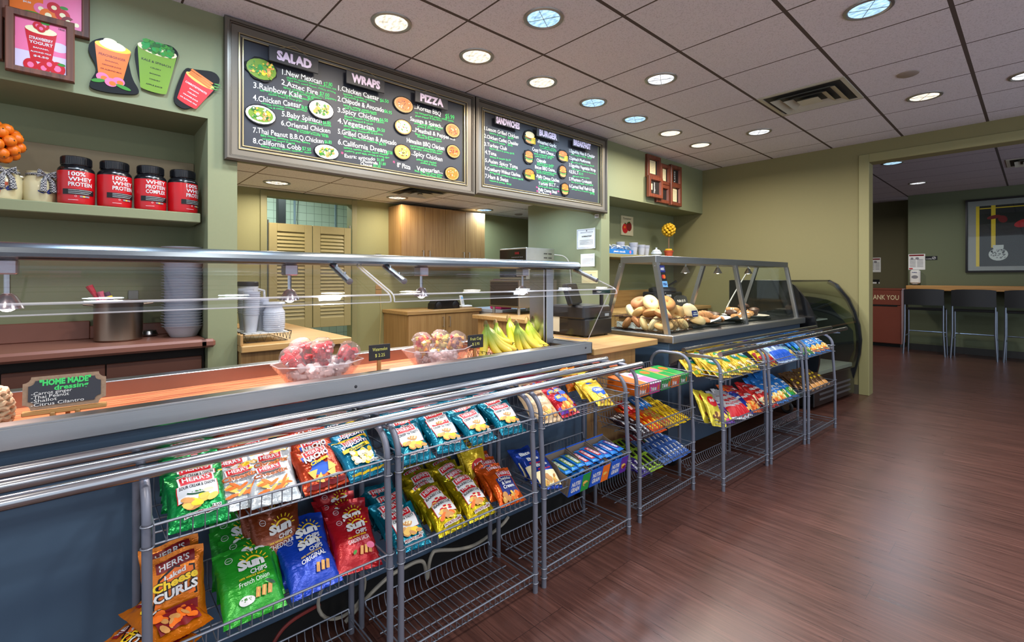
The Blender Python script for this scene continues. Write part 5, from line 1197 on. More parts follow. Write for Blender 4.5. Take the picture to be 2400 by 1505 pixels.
def bar_rows(lv, key, y, cols, rows, z, q0=.22, dq=.055, dy=.042, dz=.012, lvname='second'):
    for c in range(cols):
        for r in range(rows):
            o = bpy.data.objects.new('candy_bar', CB[key]); COL.objects.link(o)
            fit(o, RDm @ Matrix.Translation((q0 - dq * r, y + dy * c, z + dz * r)) @ Matrix.Rotation(R.uniform(-.08, .08), 4, 'Z') @ Matrix.Rotation(math.radians(24 + R.uniform(-4, 4)), 4, 'Y'))
            tag(o, CN[key] + ', ' + (ordn(r) + ' row' if r else 'front row') + (', ' + ordn(c) + ' column' if cols > 1 else '') + ', ' + lvname + ' basket of the candy rack', 'candy bar', CN[key] + 's on the candy rack')
bar_rows(1, 'hersheys', .05, 3, 3, .437); bar_rows(1, 'reeses', .18, 3, 4, .437); bar_rows(1, 'kitkat', .20, 2, 1, .50, q0=.05); bar_rows(1, 'twix', .31, 2, 4, .437); bar_rows(1, 'almond', .33, 3, 1, .50, q0=.04); bar_rows(1, 'mnm', .40, 4, 4, .437)
bar_rows(2, 'snickers', .05, 2, 3, .242, lvname='third'); bar_rows(2, 'fitgreen', .14, 3, 4, .242, lvname='third'); bar_rows(2, 'fitblue', .275, 2, 3, .242, lvname='third'); bar_rows(2, 'fitred', .29, 2, 1, .285, q0=.055, lvname='third'); bar_rows(2, 'milky', .37, 1, 2, .27, q0=.1, lvname='third'); bar_rows(2, 'fitblue', .40, 4, 4, .242, lvname='third') if 0 else None
CN['bluefar'] = 'sky blue fruit bar'; CBAR('bluefar', 'Pit Bar', (70, 110, 190), 'white'); bar_rows(2, 'bluefar', .37, 5, 4, .242, lvname='third')

# ------------------------------------------------------------------ till counter and till
t = thing('till_counter', 'oak till counter between the salad bar and the pastry case', 'counter', (-2.0, 2.4, 0))
MB().bbox(-2.45, -1.65, 2.115, 2.775, 0.827, 0.866, oak_y, 0.004).build('worktop', t)
b = MB(); b.box(-2.4, -1.72, 2.125, 2.62, 0.1, 0.827, oak); b.build('body', t)
b = MB(); b.box(-2.38, -1.76, 2.125, 2.62, 0, 0.1, kick); b.build('plinth', t)
t = thing('cash_register', 'black cash register with two screens on the oak till counter', 'cash register', (-2.15, 2.58, 0.866))
b = MB(); b.bbox(-2.33, -1.99, 2.46, 2.745, 0.876, 0.985, black, 0.006); b.build('cash_drawer', t)
for x in (-2.3, -2.02):
    for y in (2.49, 2.715): b = MB(); b.lathe([(0.012, 0.0), (0.012, 0.0105)], black, (x, y, 0.866), 10, cap=True); b.build('foot', t)
b = MB(); b.bbox(-1.99, -1.985, 2.60, 2.73, 0.99, 1.03, satinblack, 0.002); b.bbox(-2.3, -2.0, 2.45, 2.745, 0.985, 1.075, mat('till_body', (34, 34, 37), 0.3), 0.012); b.bbox(-1.985, -1.981, 2.655, 2.70, 1.0, 1.018, mat('till_label', (120, 130, 140), 0.4), 0.001); b.build('printer_body', t)
T = Matrix.Translation((-2.14, 2.50, 1.15)) @ Matrix.Rotation(math.radians(25), 4, 'Z') @ Matrix.Rotation(math.radians(-18), 4, 'Y')
b = MB(); b.bbox(-0.018, 0.018, -0.13, 0.13, -0.075, 0.075, black, 0.008, T); b.bbox(-0.021, -0.018, -0.12, 0.12, -0.065, 0.065, mat('screen_off', (46, 50, 58), 0.12), 0.002, T); b.build('screen', t)
b = MB(); b.tube([(-2.15, 2.52, 1.07), (-2.15, 2.51, 1.11)], 0.02, black, 10); b.build('screen_stem', t)
b = MB(); b.tube([(-2.03, 2.68, 1.07), (-2.03, 2.68, 1.15)], 0.014, black, 10); o = b.build('display_pole', t)
b = MB(); b.bbox(-2.05, -2.01, 2.60, 2.76, 1.148, 1.185, black, 0.005); b.bbox(-2.01, -2.007, 2.61, 2.75, 1.155, 1.178, mat('display_window', (30, 60, 56), 0.15), 0.001); b.build('customer_display', t)
b = MB(); b.box(-2.32, -2.22, 2.456, 2.459, 0.89, 1.05, mat('cream_sheet', (206, 200, 176), .7)); single(b, 'paper_note', 'cream sheet of paper taped to the side of the cash register', 'paper', (-2.16, 2.457, 0.89), smooth=False)

# ------------------------------------------------------------------ pastry case (leans a little away from the salad bar line)
def W2(name, label, cat): return thing(name, label, cat, B2L, B2R, world=False)
t = W2('pastry_case', 'slanted glass and steel pastry case with lamps, on a blue base', 'display case')
CW, CF, CB_ = 2.22, -0.03, -0.60
b = MB(); b.bbox(CB_, CF - 0.01, 0.01, CW, 0.13, 0.838, blue, 0.004); b.build('base_cabinet', t)
b = MB(); b.bbox(CB_ - 0.01, CF + 0.03, -0.005, CW + 0.02, 0.838, 0.89, steel_h, 0.004); b.build('steel_tray', t)
b = MB(); b.box(CB_ + 0.05, CF - 0.04, 0.05, CW - 0.05, 0.89, 0.893, satinblack); b.build('black_liner', t)
def xf(z): return CF - 0.035 - (z - 0.89) / 0.47 * 0.09       # front plane leans back
def xb(z): return CB_ + 0.02 + (z - 0.89) / 0.47 * 0.15
pf = (xf(0.89), xf(1.364)); pb = (xb(0.89), xb(1.364))
b = MB(); b.bbox(pb[1] - 0.005, pf[1] + 0.012, 0.02, CW, 1.364, 1.412, steel_h, 0.003); b.build('top_cap', t)
for y in (0.035, 1.16, CW - 0.015):
    b = MB()
    for (x0, x1) in (pf, pb):
        n = Vector((x1 - x0, 0, 0.474)).normalized(); r = 0.016
        b.prism([(x0 - r, 0.89), (x0 + r, 0.89), (x1 + r, 1.366), (x1 - r, 1.366)], 0.03, steel, lambda a, c, tt: (a, y - 0.015 + tt, c)); o = b.build('post', t); b = MB()
        for zz in (0.92, 1.34):
            k = (zz - .89) / .474; MB().lathe([(0, 0.003), (0.004, 0.002), (0.005, 0)], railm, n=8, T=Matrix.Translation((x0 + (x1 - x0) * k, y - 0.015, zz)) @ Matrix.Rotation(PI / 2, 4, 'X')).build('bolt', o)
for y0, y1 in ((0.05, 1.145), (1.175, CW - 0.03)):
    b = MB(); b.prism([(pf[0] + 0.004, 0.894), (pf[0] + 0.009, 0.894), (pf[1] + 0.009, 1.364), (pf[1] + 0.004, 1.364)], y1 - y0, glass, lambda a, c, tt: (a, y0 + tt, c)); b.build('front_glass', t, smooth=False)
for y in (0.033, CW - 0.02):
    b = MB(); b.prism([(pb[0] + 0.018, 0.894), (pf[0] - 0.018, 0.894), (pf[1] - 0.018, 1.364), (pb[1] + 0.018, 1.364)], 0.004, glass, lambda a, c, tt: (a, y + tt, c)); b.build('end_glass', t, smooth=False)
for x in (-0.5, -0.1):
    for y in (0.12, CW - 0.15):
        b = MB(); b.torus((x, y, 0.058), 0.042, 0.016, mat('caster_rubber', (30, 30, 32), 0.6), Matrix.Rotation(PI / 2, 4, 'X')); b.lathe([(0.0, -0.012), (0.03, -0.012), (0.03, 0.012), (0.0, 0.012)], steel, (0, 0, 0), 16, Matrix.Translation((x, y, 0.058)) @ Matrix.Rotation(PI / 2, 4, 'X')); b.box(x - 0.03, x + 0.03, y - 0.026, y - 0.02, 0.058, 0.13, steel); b.box(x - 0.03, x + 0.03, y + 0.02, y + 0.026, 0.058, 0.13, steel); b.build('caster', t)
HALO = emis('halogen_glow', (1.0, 0.92, 0.82), 22.0)
for y, x in ((0.10, -0.17), (0.62, -0.28), (1.12, -0.28), (1.68, -0.28)):
    b = MB(); b.lathe([(0.010, 0.05), (0.018, 0.035), (0.036, 0.0), (0.034, 0.002)], mat('spot_shell', (200, 196, 190), 0.25, 0.8), (x, y, 1.30), 16); b.tube([(x, y, 1.345), (x, y, 1.366)], 0.006, steel, 8); o = b.build('spot_lamp', t)
    b = MB(); b.ball((x, y, 1.312), 0.016, HALO, 10, 6); b.build('bulb', o)
    p = m2(y, x); ld = bpy.data.lights.new('halogen', 'SPOT'); ld.energy = 9; ld.color = (1, 0.86, 0.68); ld.spot_size = math.radians(140); ld.spot_blend = 0.6; ld.shadow_soft_size = 0.02
    lo = bpy.data.objects.new('halogen_light', ld); COL.objects.link(lo); lo.location = (p.x, p.y, 1.285)
# card stickers on the first front post
b = MB(); a = Art()
sx = lambda z: pf[0] + (pf[1] - pf[0]) * (z - .89) / .474 + 0.0095
for z0, z1, c, w_, wc in ((1.300, 1.345, 'navy', 'AMEX', 'white'), (1.245, 1.295, 'black', '', 'white'), (1.20, 1.24, 'sky', 'VISA', 'navy')):
    a.rect(.055, z0, .115, z1, c)
    if w_: a.text(w_, .085, (z0 + z1) / 2 - .008, .016, wc, al='c', w=.046, bold=.04)
    else: a.ell(.077, (z0 + z1) / 2, .014, .014, 'red'); a.ell(.093, (z0 + z1) / 2, .014, .014, 'orange')
b.prism([(.053, 1.195), (.117, 1.195), (.117, 1.35), (.053, 1.35)], .0008, PAL['black'], lambda u, v, tt: (sx(v) + tt, u, v)); a.put(b, lambda u, v, e: (sx(v) + e + .0008, u, v))
o = single(b, 'card_sticker', 'strip of payment card stickers on the pastry case glass', 'sticker', None, smooth=False); o.location = B2L; o.rotation_euler = (0, 0, B2R)

crustm = [mat('bagel_crust_' + str(i), c, 0.6, 0, 0.28, 16, bump=.2) for i, c in enumerate(((206, 160, 104), (222, 188, 134), (178, 120, 72), (230, 206, 162), (190, 122, 80)))]
choc = mat('chocolate_cake', (74, 44, 32), 0.5, 0, 0.25, 30, bump=.3); glaze = mat('donut_glaze', (206, 150, 96), 0.25, 0, 0.2, 18, coat=.4)
def place2(o, q, l, z, rot): fit(o, Matrix.Translation(B2L) @ Matrix.Rotation(B2R, 4, 'Z') @ Matrix.Translation((q, l, z)) @ rot)
# rustic wire basket of bagels
t = W2('bagel_basket', 'twisted brown wire basket of bagels inside the pastry case', 'basket')
rust = mat('rusty_wire', (84, 54, 40), 0.6, 0.5)
b = MB(); x0, x1, y0, y1, z0, z1 = -.52, -.10, .07, .40, .90, .985
for z, r in ((z0, .006), (z1, .006)):
    for k in (0, 1):
        pts = []
        cs = [(x0, y0), (x1, y0), (x1, y1), (x0, y1), (x0, y0)]
        for i in range(4):
            for j in range(14):
                f = j / 14; ang = (i * 14 + j) * 1.1 + k * PI; pts.append((cs[i][0] + (cs[i + 1][0] - cs[i][0]) * f + .004 * math.cos(ang), cs[i][1] + (cs[i + 1][1] - cs[i][1]) * f + .004 * math.cos(ang), z + .004 * math.sin(ang)))
        b.tube(pts, .0028, rust, 5, closed=True)
b.build('twisted_rim', t)
b = MB()
for (ax, ay), (bx, by) in (((x0, y0), (x1, y0)), ((x1, y0), (x1, y1)), ((x0, y1), (x1, y1))):
    n = 7
    for k in range(n + 1): f = k / n; b.tube([(ax + (bx - ax) * f, ay + (by - ay) * f, z0), (ax + (bx - ax) * f, ay + (by - ay) * f, z1)], .0014, rust, 4) if k % 3 == 0 else None
    for r in range(2):
        pts = []
        for k in range(2 * n + 1): f = k / (2 * n); pts.append((ax + (bx - ax) * f, ay + (by - ay) * f, z0 + (z1 - z0) * (.33 + .33 * r + (.14 if k % 2 else -.14))))
        b.tube(pts, .0012, rust, 4)
b.build('mesh_side', t)
b = MB(); b.box(x0 + .01, x1 - .01, y0 + .008, y1 - .008, .897, .90, paperm); b.box(x0 + .01, x1 - .012, y0 + .006, y0 + .009, .9, .945, paperm); b.build('paper_liner', t, smooth=False)
bag_pos = [(-.14, .105, .94), (-.21, .11, .945), (-.28, .105, .94), (-.35, .11, .945), (-.42, .105, .94), (-.16, .2, .94), (-.25, .2, .945), (-.34, .2, .94), (-.43, .2, .945), (-.2, .3, .94), (-.3, .3, .945), (-.4, .3, .94), (-.15, .33, .945),
           (-.16, .13, 1.01), (-.245, .125, 1.015), (-.33, .12, 1.01), (-.41, .13, 1.015), (-.2, .22, 1.02), (-.3, .22, 1.02), (-.4, .23, 1.015), (-.18, .31, 1.01), (-.29, .31, 1.015), (-.27, .15, 1.085), (-.38, .17, 1.085), (-.2, .24, 1.085)]
BGM = []
for i in range(5):
    m_ = MB(); m_.torus((0, 0, 0), .0325, .0315, crustm[i], nu=24, nv=12, sz=.8); BGM.append(m_.mesh('bagel'))
BN = ['golden', 'pale', 'dark brown', 'creamy', 'reddish']
for i, (x, y, z) in enumerate(bag_pos):
    o = bpy.data.objects.new('bagel', BGM[i * 3 % 5]); COL.objects.link(o)
    place2(o, x, y, z, Matrix.Rotation(R.uniform(0, 6), 4, 'Z') @ Matrix.Rotation(R.uniform(.3, 1.3), 4, 'Y'))
    lay = 'bottom' if i < 13 else ('middle' if i < 22 else 'top'); k = i if i < 13 else (i - 13 if i < 22 else i - 22)
    tag(o, BN[i * 3 % 5] + ' bagel in the twisted wire basket, ' + lay + ' layer, ' + ordn(k) + ' counted from the front', 'bagel', 'bagels in the twisted wire basket')
# black trays, papers and other pastries
for i, (l0, l1) in enumerate(((.45, 1.1), (1.2, 1.78))):
    b = MB(); b.bbox(-.5, -.12, l0, l1, .894, .912, satinblack, .004); o = single(b, 'black_tray', ('first' if i == 0 else 'second') + ' black serving tray under the pastries in the glass case', 'tray'); o.location = B2L; o.rotation_euler = (0, 0, B2R)
b = MB(); b.lathe([(0, .912), (.16, .914), (.19, .93), (.195, .931), (.18, .922), (0, .918)], mat('platter', (212, 206, 196), .3), (-.28, 1.62, 0), 24); o = single(b, 'round_platter', 'pale round platter of iced pastries at the far end of the glass case', 'platter'); o.location = B2L; o.rotation_euler = (0, 0, B2R)
def croissant(name):
    m_ = MB(); pts = []; rr = []
    for i in range(19):
        f = i / 18; a = PI * (.12 + .76 * f); pts.append((.07 * math.cos(a), .05 * math.sin(a) - .03, .022)); rr.append(.006 + .024 * math.sin(PI * f) ** .8 * (1 + .12 * math.sin(f * 34)))
    m_.tube(pts, rr, crustm[2], 12); return m_.mesh(name)
crm = croissant('croissant')
for i, (x, y, r) in enumerate(((-.2, .70, .3), (-.24, .83, 1.0), (-.33, .76, 2.2), (-.30, .90, -.5), (-.2, .93, .1))):
    o = bpy.data.objects.new('croissant', crm); COL.objects.link(o); place2(o, x, y, .912 + .034 * (i in (1, 3)), Matrix.Rotation(r, 4, 'Z'))
    tag(o, 'golden croissant on the first black tray, ' + ordn(i) + ' counted from the bagels', 'croissant', 'croissants in the pastry case')
def bunm(c, nm, sq=.62):
    m_ = MB(); m_.ball((0, 0, .02), .06, c, 18, 10, (1, 1, sq), fn=lambda d: 1 + .03 * noise.noise(d * 3) - (.12 if d.z < -.5 else 0)); return m_.mesh(nm)
for i, (x, y, z, c, s, tl) in enumerate(((-.2, .52, 1.0, 3, 1.15, .9), (-.15, .55, .93, 1, 1.0, .3), (-.3, .5, .94, 4, 1.0, .4), (-.33, .58, .95, 2, .9, .2))):
    o = bpy.data.objects.new('round_roll', bunm(crustm[c], 'round_roll')); COL.objects.link(o); place2(o, x, y, z, Matrix.Rotation(tl, 4, 'Y')); o.scale = (s, s, s)
    tag(o, ('large pale round roll standing on edge beside the bagels', 'flat golden roll by the front glass beside the bagels', 'reddish roll behind the pale round roll', 'brown roll behind the blue label, near the bagels')[i], 'bread roll', 'rolls in the pastry case')
for i, (x, y, z, kind) in enumerate(((-.26, 1.03, .935, 'c'), (-.34, 1.08, .935, 'c'), (-.18, 1.26, .935, 'g'), (-.26, 1.32, .94, 'c'), (-.2, 1.42, .935, 'g'), (-.3, 1.45, .94, 'g'), (-.28, 1.38, .985, 'g'), (-.24, 1.57, .945, 'g'), (-.33, 1.60, .945, 'g'), (-.28, 1.70, .945, 'g'), (-.3, 1.63, .985, 'c'), (-.22, 1.66, .95, 'c'))):
    m_ = MB()
    if kind == 'g': m_.torus((0, 0, 0), .036, .021, glaze, nu=18, nv=8)
    else: m_.lathe([(0, -.02), (.03, -.02), (.036, .012), (.048, .018), (.044, .034), (.024, .046), (0, .05)], choc, n=16)
    o = bpy.data.objects.new('donut' if kind == 'g' else 'chocolate_muffin', m_.mesh('pastry')); COL.objects.link(o); place2(o, x, y, z, Matrix.Rotation(R.uniform(-.3, .3), 4, 'X'))
    tag(o, ('glazed donut' if kind == 'g' else 'dark chocolate muffin') + ' in the glass pastry case, ' + ordn(i) + ' pastry past the croissants', 'donut' if kind == 'g' else 'muffin', 'sweet pastries in the glass case')
def paper(label, x, y, s, r):
    m_ = MB(); n = 6; vs = []
    for i in range(n + 1):
        for j in range(n + 1):
            u, v = i / n - .5, j / n - .5; vs.append((u * s, v * s, .916 + .035 * (abs(u) ** 2 + abs(v) ** 2) * 2 * (1 + .4 * math.sin(9 * u + 5 * v))))
    m_.add(vs, [(i * (n + 1) + j, (i + 1) * (n + 1) + j, (i + 1) * (n + 1) + j + 1, i * (n + 1) + j + 1) for i in range(n) for j in range(n)], paperm)
    o = single(m_, 'paper_liner', label, 'paper'); place2(o, x, y, 0, Matrix.Rotation(r, 4, 'Z'))
paper('crumpled white paper under the croissants in the glass case', -.2, .75, .24, .5); paper('crumpled white paper between croissants and donuts in the glass case', -.22, 1.12, .26, .2)
b = MB(); b.prism(smooth_poly([(-.09, 0), (.09, 0), (.1, .03), (.085, .09), (-.085, .09), (-.1, .03)], 1), .006, satinblack, lambda u, v, tt: (tt, u, v)); a = Art(); a.ring(0, .045, .0, .001, 'w'); a.text('Muffin $1.95', 0, .035, .02, 'w', al='c', w=.12); a.put(b, lambda u, v, e: (.006 + e, u, v))
o = single(b, 'price_sign', 'little black price sign with wavy edge behind the croissants', 'sign', smooth=False); place2(o, -.42, .80, 1.03, Matrix.Rotation(-.2, 4, 'Y'))
b = MB(); b.bbox(-.46, -.40, .72, .88, .912, 1.03, oak_y, .003); o = single(b, 'display_block', 'small wooden block holding up the price sign in the pastry case', 'stand'); o.location = B2L; o.rotation_euler = (0, 0, B2R)
b = MB(); b.bbox(-.004, 0, -.035, .035, 0, .045, PAL['navy'], .001); a = Art(); a.rect(-.028, .012, .028, .02, 'white'); a.rect(-.02, .026, .02, .032, 'white'); a.put(b, lambda u, v, e: (e, u, v)); o = single(b, 'price_tag', 'small blue price tag between the bagels and the round roll', 'price tag', smooth=False); place2(o, -.09, .43, .985, Matrix.Rotation(-.2, 4, 'Y'))

# ------------------------------------------------------------------ curved cooler by the end wall
t = thing('curved_cooler', 'black deli cooler with curved glass front beside the end wall', 'cooler', (-1.25, 6.13, 0), math.radians(-6), world=False)
prf = [(-.30, 1.237), (-.22, 1.19), (-.11, 1.04), (-.05, .9), (-.015, .76), (0, .6), (-.01, .45), (-.035, .32)]
full = prf + [(-.065, .2), (-.13, .03)]
yA, yB = -1.0, 0.0
def curve_shell(mb, pr, th, y0, y1, m):
    inn = []
    for i, (x, z) in enumerate(pr):
        a = Vector(pr[max(0, i - 1)]); b_ = Vector(pr[min(len(pr) - 1, i + 1)]); d = (b_ - a).normalized(); inn.append((x + d.y * th, z - d.x * th))
    return mb.prism(pr + inn[::-1], y1 - y0, m, lambda u, v, tt: (u, y0 + tt, v))
cool_black = mat('cooler_black', (18, 19, 22), 0.25, 0, .1, coat=.3)
b = MB(); b.bbox(-.88, -.06, yA, yB, 0.03, .32, cool_black, .006); b.build('base', t)
b = MB()
for k in range(3): b.bbox(-.062, -.055, yA + .12, yB - .12, .08 + .05 * k, .10 + .05 * k, mat('vent_grey', (70, 70, 74), .4), .002)
b.build('vent_slats', t)
endp = [(-.88, .03)] + [(x, z) for x, z in full[::-1]] + [(-.88, 1.237)]
b = MB(); b.prism(endp, .03, cool_black, lambda u, v, tt: (u, yA - .03 + tt, v)); b.build('end_panel', t, ang=20)
b = MB(); curve_shell(b, [(x + .012, z + .004) for x, z in full], .045, yB - .03, yB + .0, cool_black); b.build('far_rim', t, ang=30)
b = MB(); curve_shell(b, prf, .006, yA, yB - .03, tintglass); b.build('curved_glass', t, ang=40)
b = MB(); b.bbox(-.88, -.29, yA, yB, 1.222, 1.24, cool_black, .003); b.build('top', t)
b = MB(); b.bbox(-.88, -.84, yA, yB, .32, 1.222, mat('cooler_liner', (120, 124, 124), .4), .003); b.bbox(-.84, -.07, yA, yB - .03, .32, .36, mat('cooler_deck', (190, 192, 190), .4), .003); b.build('liner', t)
b = MB(); b.prism([(-.84, .36), (-.1, .36), (-.05, .5), (-.06, .7), (-.3, .98), (-.84, .98)], .004, mat('cooler_inner_dark', (34, 38, 42), .4), lambda u, v, tt: (u, yB - .04 + tt, v)); b.build('inner_end', t, smooth=False)
b = MB(); b.bbox(-.8, -.3, yA, yB - .04, .80, .815, mat('cooler_shelf', (200, 204, 206), .25), .003); b.build('shelf', t)
b = MB(); b.prism(endp, .004, tintglass, lambda u, v, tt: (u, yB - .008 + tt, v)); b.build('far_glass', t, smooth=False)
b = MB(); b.lathe([(0, 0), (.14, 0), (.17, .02), (.14, .05), (.05, .075), (0, .08)], mat('black_cloth_cover', (24, 28, 36), .6), (-.45, -.35, .816), 20); o = single(b, 'covered_tray', 'dark covered tray on the shelf of the curved cooler', 'tray'); o.location = (-1.25, 6.13, 0); o.rotation_euler = (0, 0, math.radians(-6))
# ------------------------------------------------------------------ niche behind the salad bar
t = thing('niche_counter', 'brown laminate counter with backsplash and drawers inside the wall niche', 'counter', (-3.2, -0.3, 0))
b = MB(); b.bbox(-3.47, -3.0, -1.5, 0.513, 0.885, 0.93, redwood, 0.012); b.bbox(-3.048, -3.0, 0.47, 0.545, 0.885, 0.93, redwood, 0.012); b.build('worktop', t)
b = MB(); b.bbox(-3.472, -3.452, -1.5, 0.037, 0.93, 1.029, redwood, 0.004); b.bbox(-3.472, -3.452, 0.037, 0.51, 0.93, 1.0, redwood, 0.004); b.build('backsplash', t)
b = MB(); b.box(-3.46, -3.13, -1.5, 0.51, 0.0, 0.885, mat('carcass_dark', (44, 36, 30), 0.7)); b.build('carcass', t)
for y0, y1 in ((-0.56, -0.27), (-0.265, 0.09), (0.095, 0.497)):
    b = MB(); b.bbox(-3.13, -3.108, y0, y1, 0.56, 0.83, redwood2, 0.003); b.build('drawer', t)
b = MB(); b.bbox(-3.47, -3.1, -1.5, 0.490, 1.565, 1.617, wallm, 0.004); o = struct(b, 'trim_4')
b = MB(); b.bbox(-3.474, -3.462, -1.5, 0.514, 1.617, 1.96, mat('niche_panel', (150, 136, 108), 0.6), 0.003); o = struct(b, 'trim_5')

def tub(label, y, words, seed):
    t = thing('protein_tub', label, 'tub', (-3.2, y, 1.617), group='red protein tubs on the niche shelf', world=False)
    redp = mat('tub_red', (186, 16, 26), 0.3, 0, 0.03); blk = mat('tub_black', (16, 16, 20), 0.22, 0, 0.05)
    b = MB(); pr = [(0.0, 0.0), (0.055, 0.0), (0.067, 0.006), (0.070, 0.02), (0.071, 0.165), (0.069, 0.178), (0.06, 0.19), (0.054, 0.195)]
    b.lathe(pr, [blk, redp, redp, redp, blk, blk, blk], n=36)
    a = Art(); Wd = 0.112
    for k, s in enumerate(words): a.text(s, -Wd * .42, 0.140 - .025 * k, .019, 'white', w=(.064 if s == '100%' else .092), bold=.022)
    z0 = .142 - .025 * len(words)
    a.rect(-Wd * .62, z0 - .018, Wd * .5, z0 + .008, 'black', cell=.008)
    for k in range(3): a.rect(-Wd * .42, z0 + .003 - .008 * k, Wd * (.42 - .07 * k), z0 + .0045 - .008 * k, 'white', cell=.01)
    a.rect(-.005, z0 - .03, .032, z0 - .022, 'grey'); a.rect(.006, z0 - .029, .014, z0 - .023, 'yellow'); a.ring(-.02, z0 - .026, .003, .004, 'white'); a.rect(-Wd * .42, .022, -Wd * .1, .0235, 'white')
    a.rect(-Wd * .42, .174, .0, .1755, 'white'); a.text('MUSCLE', -Wd * .42, .169, .004, 'red', bold=.03) if 0 else None
    def F(u, v, e):
        r = .071 if v < .166 else .0695; an = u / .071 + seed; return ((r + e) * math.cos(an), (r + e) * math.sin(an), v)
    a.put(b, F); b.build('body', t)
    l = MB(); l.lathe([(0.057, 0.195), (0.0585, 0.198), (0.0585, 0.236), (0.055, 0.239), (0.0, 0.24)], blk, n=40)
    for k in range(40):
        an = 2 * PI * k / 40; l.box(.0575, .0598, -.0016, .0016, .2, .232, blk, Matrix.Rotation(an, 4, 'Z'))
    l.build('lid', t)
tub('red protein tub next to the cream jar, leftmost of four on the niche shelf', -0.016, ('100%', 'WHEY', 'PROTEIN'), .25)
tub('red protein tub with its lettering turned right, second on the niche shelf', 0.130, ('100%', 'WHEY', 'PROTEIN'), .5)
tub('red tub reading WHEY PROTEIN COMPLEX, third on the niche shelf', 0.278, ('WHEY', 'PROTEIN', 'COMPLEX'), .3)
tub('red protein tub in the corner of the niche, rightmost of four', 0.422, ('100%', 'WHEY', 'PROTEIN'), .75)
cream = mat('cream_stoneware', (202, 188, 146), 0.25, 0, 0.06, 10, coat=.3)
def gingham():
    m = bpy.data.materials.new('gingham_cloth'); m.use_nodes = True; nt = m.node_tree; b = nt.nodes['Principled BSDF']
    tc = N(nt, 'ShaderNodeTexCoord'); ck = N(nt, 'ShaderNodeTexChecker'); ck.inputs['Scale'].default_value = 170; ck.inputs[1].default_value = (.03, .03, .05, 1); ck.inputs[2].default_value = (.42, .4, .37, 1)
    nt.links.new(tc.outputs['Object'], ck.inputs[0]); nt.links.new(ck.outputs[0], b.inputs[0]); b.inputs['Roughness'].default_value = .9; return m
ging = gingham()
def jar(label, y, s, bow):
    t = thing('stoneware_jar', label, 'jar', (-3.25, y, 1.617), world=False)
    b = MB(); b.lathe([(0, 0), (.05 * s, 0), (.062 * s, .01), (.068 * s, .05), (.066 * s, .1), (.054 * s, .128), (.048 * s, .136), (.05 * s, .15), (.053 * s, .155), (.046 * s, .156), (.044 * s, .14), (.05 * s, .1), (0, .02)], cream, n=28)
    a = Art()
    for k in range(5):
        an = PI / 2 + (k - 2) * .55; a.ell(.02 * math.cos(an), .045 + .02 * math.sin(an), .013, .004, 'navy' if k != 2 else 'brown', an)
    a.put(b, lambda u, v, e: ((.068 * s + e) * math.cos(u / .068 + bow - .1), (.068 * s + e) * math.sin(u / .068 + bow - .1), v)); b.build('body', t)
    for sg in (-1, 1): h = MB(); h.tube([(0, sg * .052 * s, .125), (0, sg * .07 * s, .12), (0, sg * .066 * s, .098)], .007, cream, 8); h.build('handle', t)
    g = MB(); g.torus((0, 0, .14), .05 * s, .006, ging)
    c, s_ = math.cos(bow), math.sin(bow); o_ = Vector((.055 * s * c, .055 * s * s_, .14)); tv = Vector((-s_, c, 0)); n_ = Vector((c, s_, 0))
    for sg in (-1, 1):
        g.tube([o_, o_ + tv * sg * .03 + n_ * .012 + Vector((0, 0, .012)), o_ + tv * sg * .034 + n_ * .012 - Vector((0, 0, .008)), o_], [.004, .011, .009, .004], ging, 8)
        g.tube([o_, o_ + tv * sg * .016 + n_ * .016 - Vector((0, 0, .035)), o_ + tv * sg * .02 + n_ * .02 - Vector((0, 0, .085))], [.005, .011, .014], ging, 6)
    g.build('gingham_bow', t)
jar('small cream stoneware jar with checked bow beside the first red tub', -0.146, .95, .45)
jar('bigger cream stoneware jar with checked bow below the orange topiary', -0.275, 1.15, .3)
orm = mat('orange_peel', (224, 112, 18), .4, 0, .12, 30, bump=.2); yel = mat('lemon_peel', (214, 168, 30), .45, 0, .2, 20, bump=.2)
def topiary(label, loc, rad, fr, m, potz, cnt, potted):
    t = thing('fruit_topiary', label, 'ornament', loc, world=False)
    b = MB(); b.ball((0, 0, potz), rad * .72, mat('topiary_core', (60, 46, 26), .9), 14, 10); b.build('core', t)
    for k in range(cnt):
        z = 1 - 2 * (k + .5) / cnt; rr = math.sqrt(1 - z * z); an = k * 2.39996
        f = MB(); f.ball((rad * rr * math.cos(an), rad * rr * math.sin(an), potz + rad * z), fr, m, 10, 8); f.ball((rad * 1.0 * rr * math.cos(an) + fr * .9 * rr * math.cos(an), rad * rr * math.sin(an) + fr * .9 * rr * math.sin(an), potz + (rad + fr * .9) * z), fr * .16, MATS['topiary_core'], 6, 4); f.build('fruit', t)
    b = MB(); b.tube([(0, 0, .05), (.003, .002, potz - rad * .6)], .007, mat('topiary_stem', (120, 92, 70), .8), 8); b.build('stem', t)
    b = MB(); b.lathe([(0, 0), (.042, 0), (.056, .07), (.06, .07), (.06, .085), (.052, .085), (.048, .07), (0, .066)], mat('terracotta', (176, 74, 44), .7), n=20); b.build('pot', t)
    if potted:
        b = MB()
        for k in range(9): b.ball((.03 * math.cos(k * .7), .03 * math.sin(k * .7), .095), .016, m, 8, 6)
        b.build('moss', t)
topiary('ball of oranges on a stem, cut by the left edge of the niche shelf', (-3.22, -0.29, 1.617), .075, .026, orm, .27, 34, False)
topiary('topiary ball of little yellow fruits in an orange pot on the far shelf', (-3.2, 5.64, 1.53), .072, .021, yel, .355, 40, True)

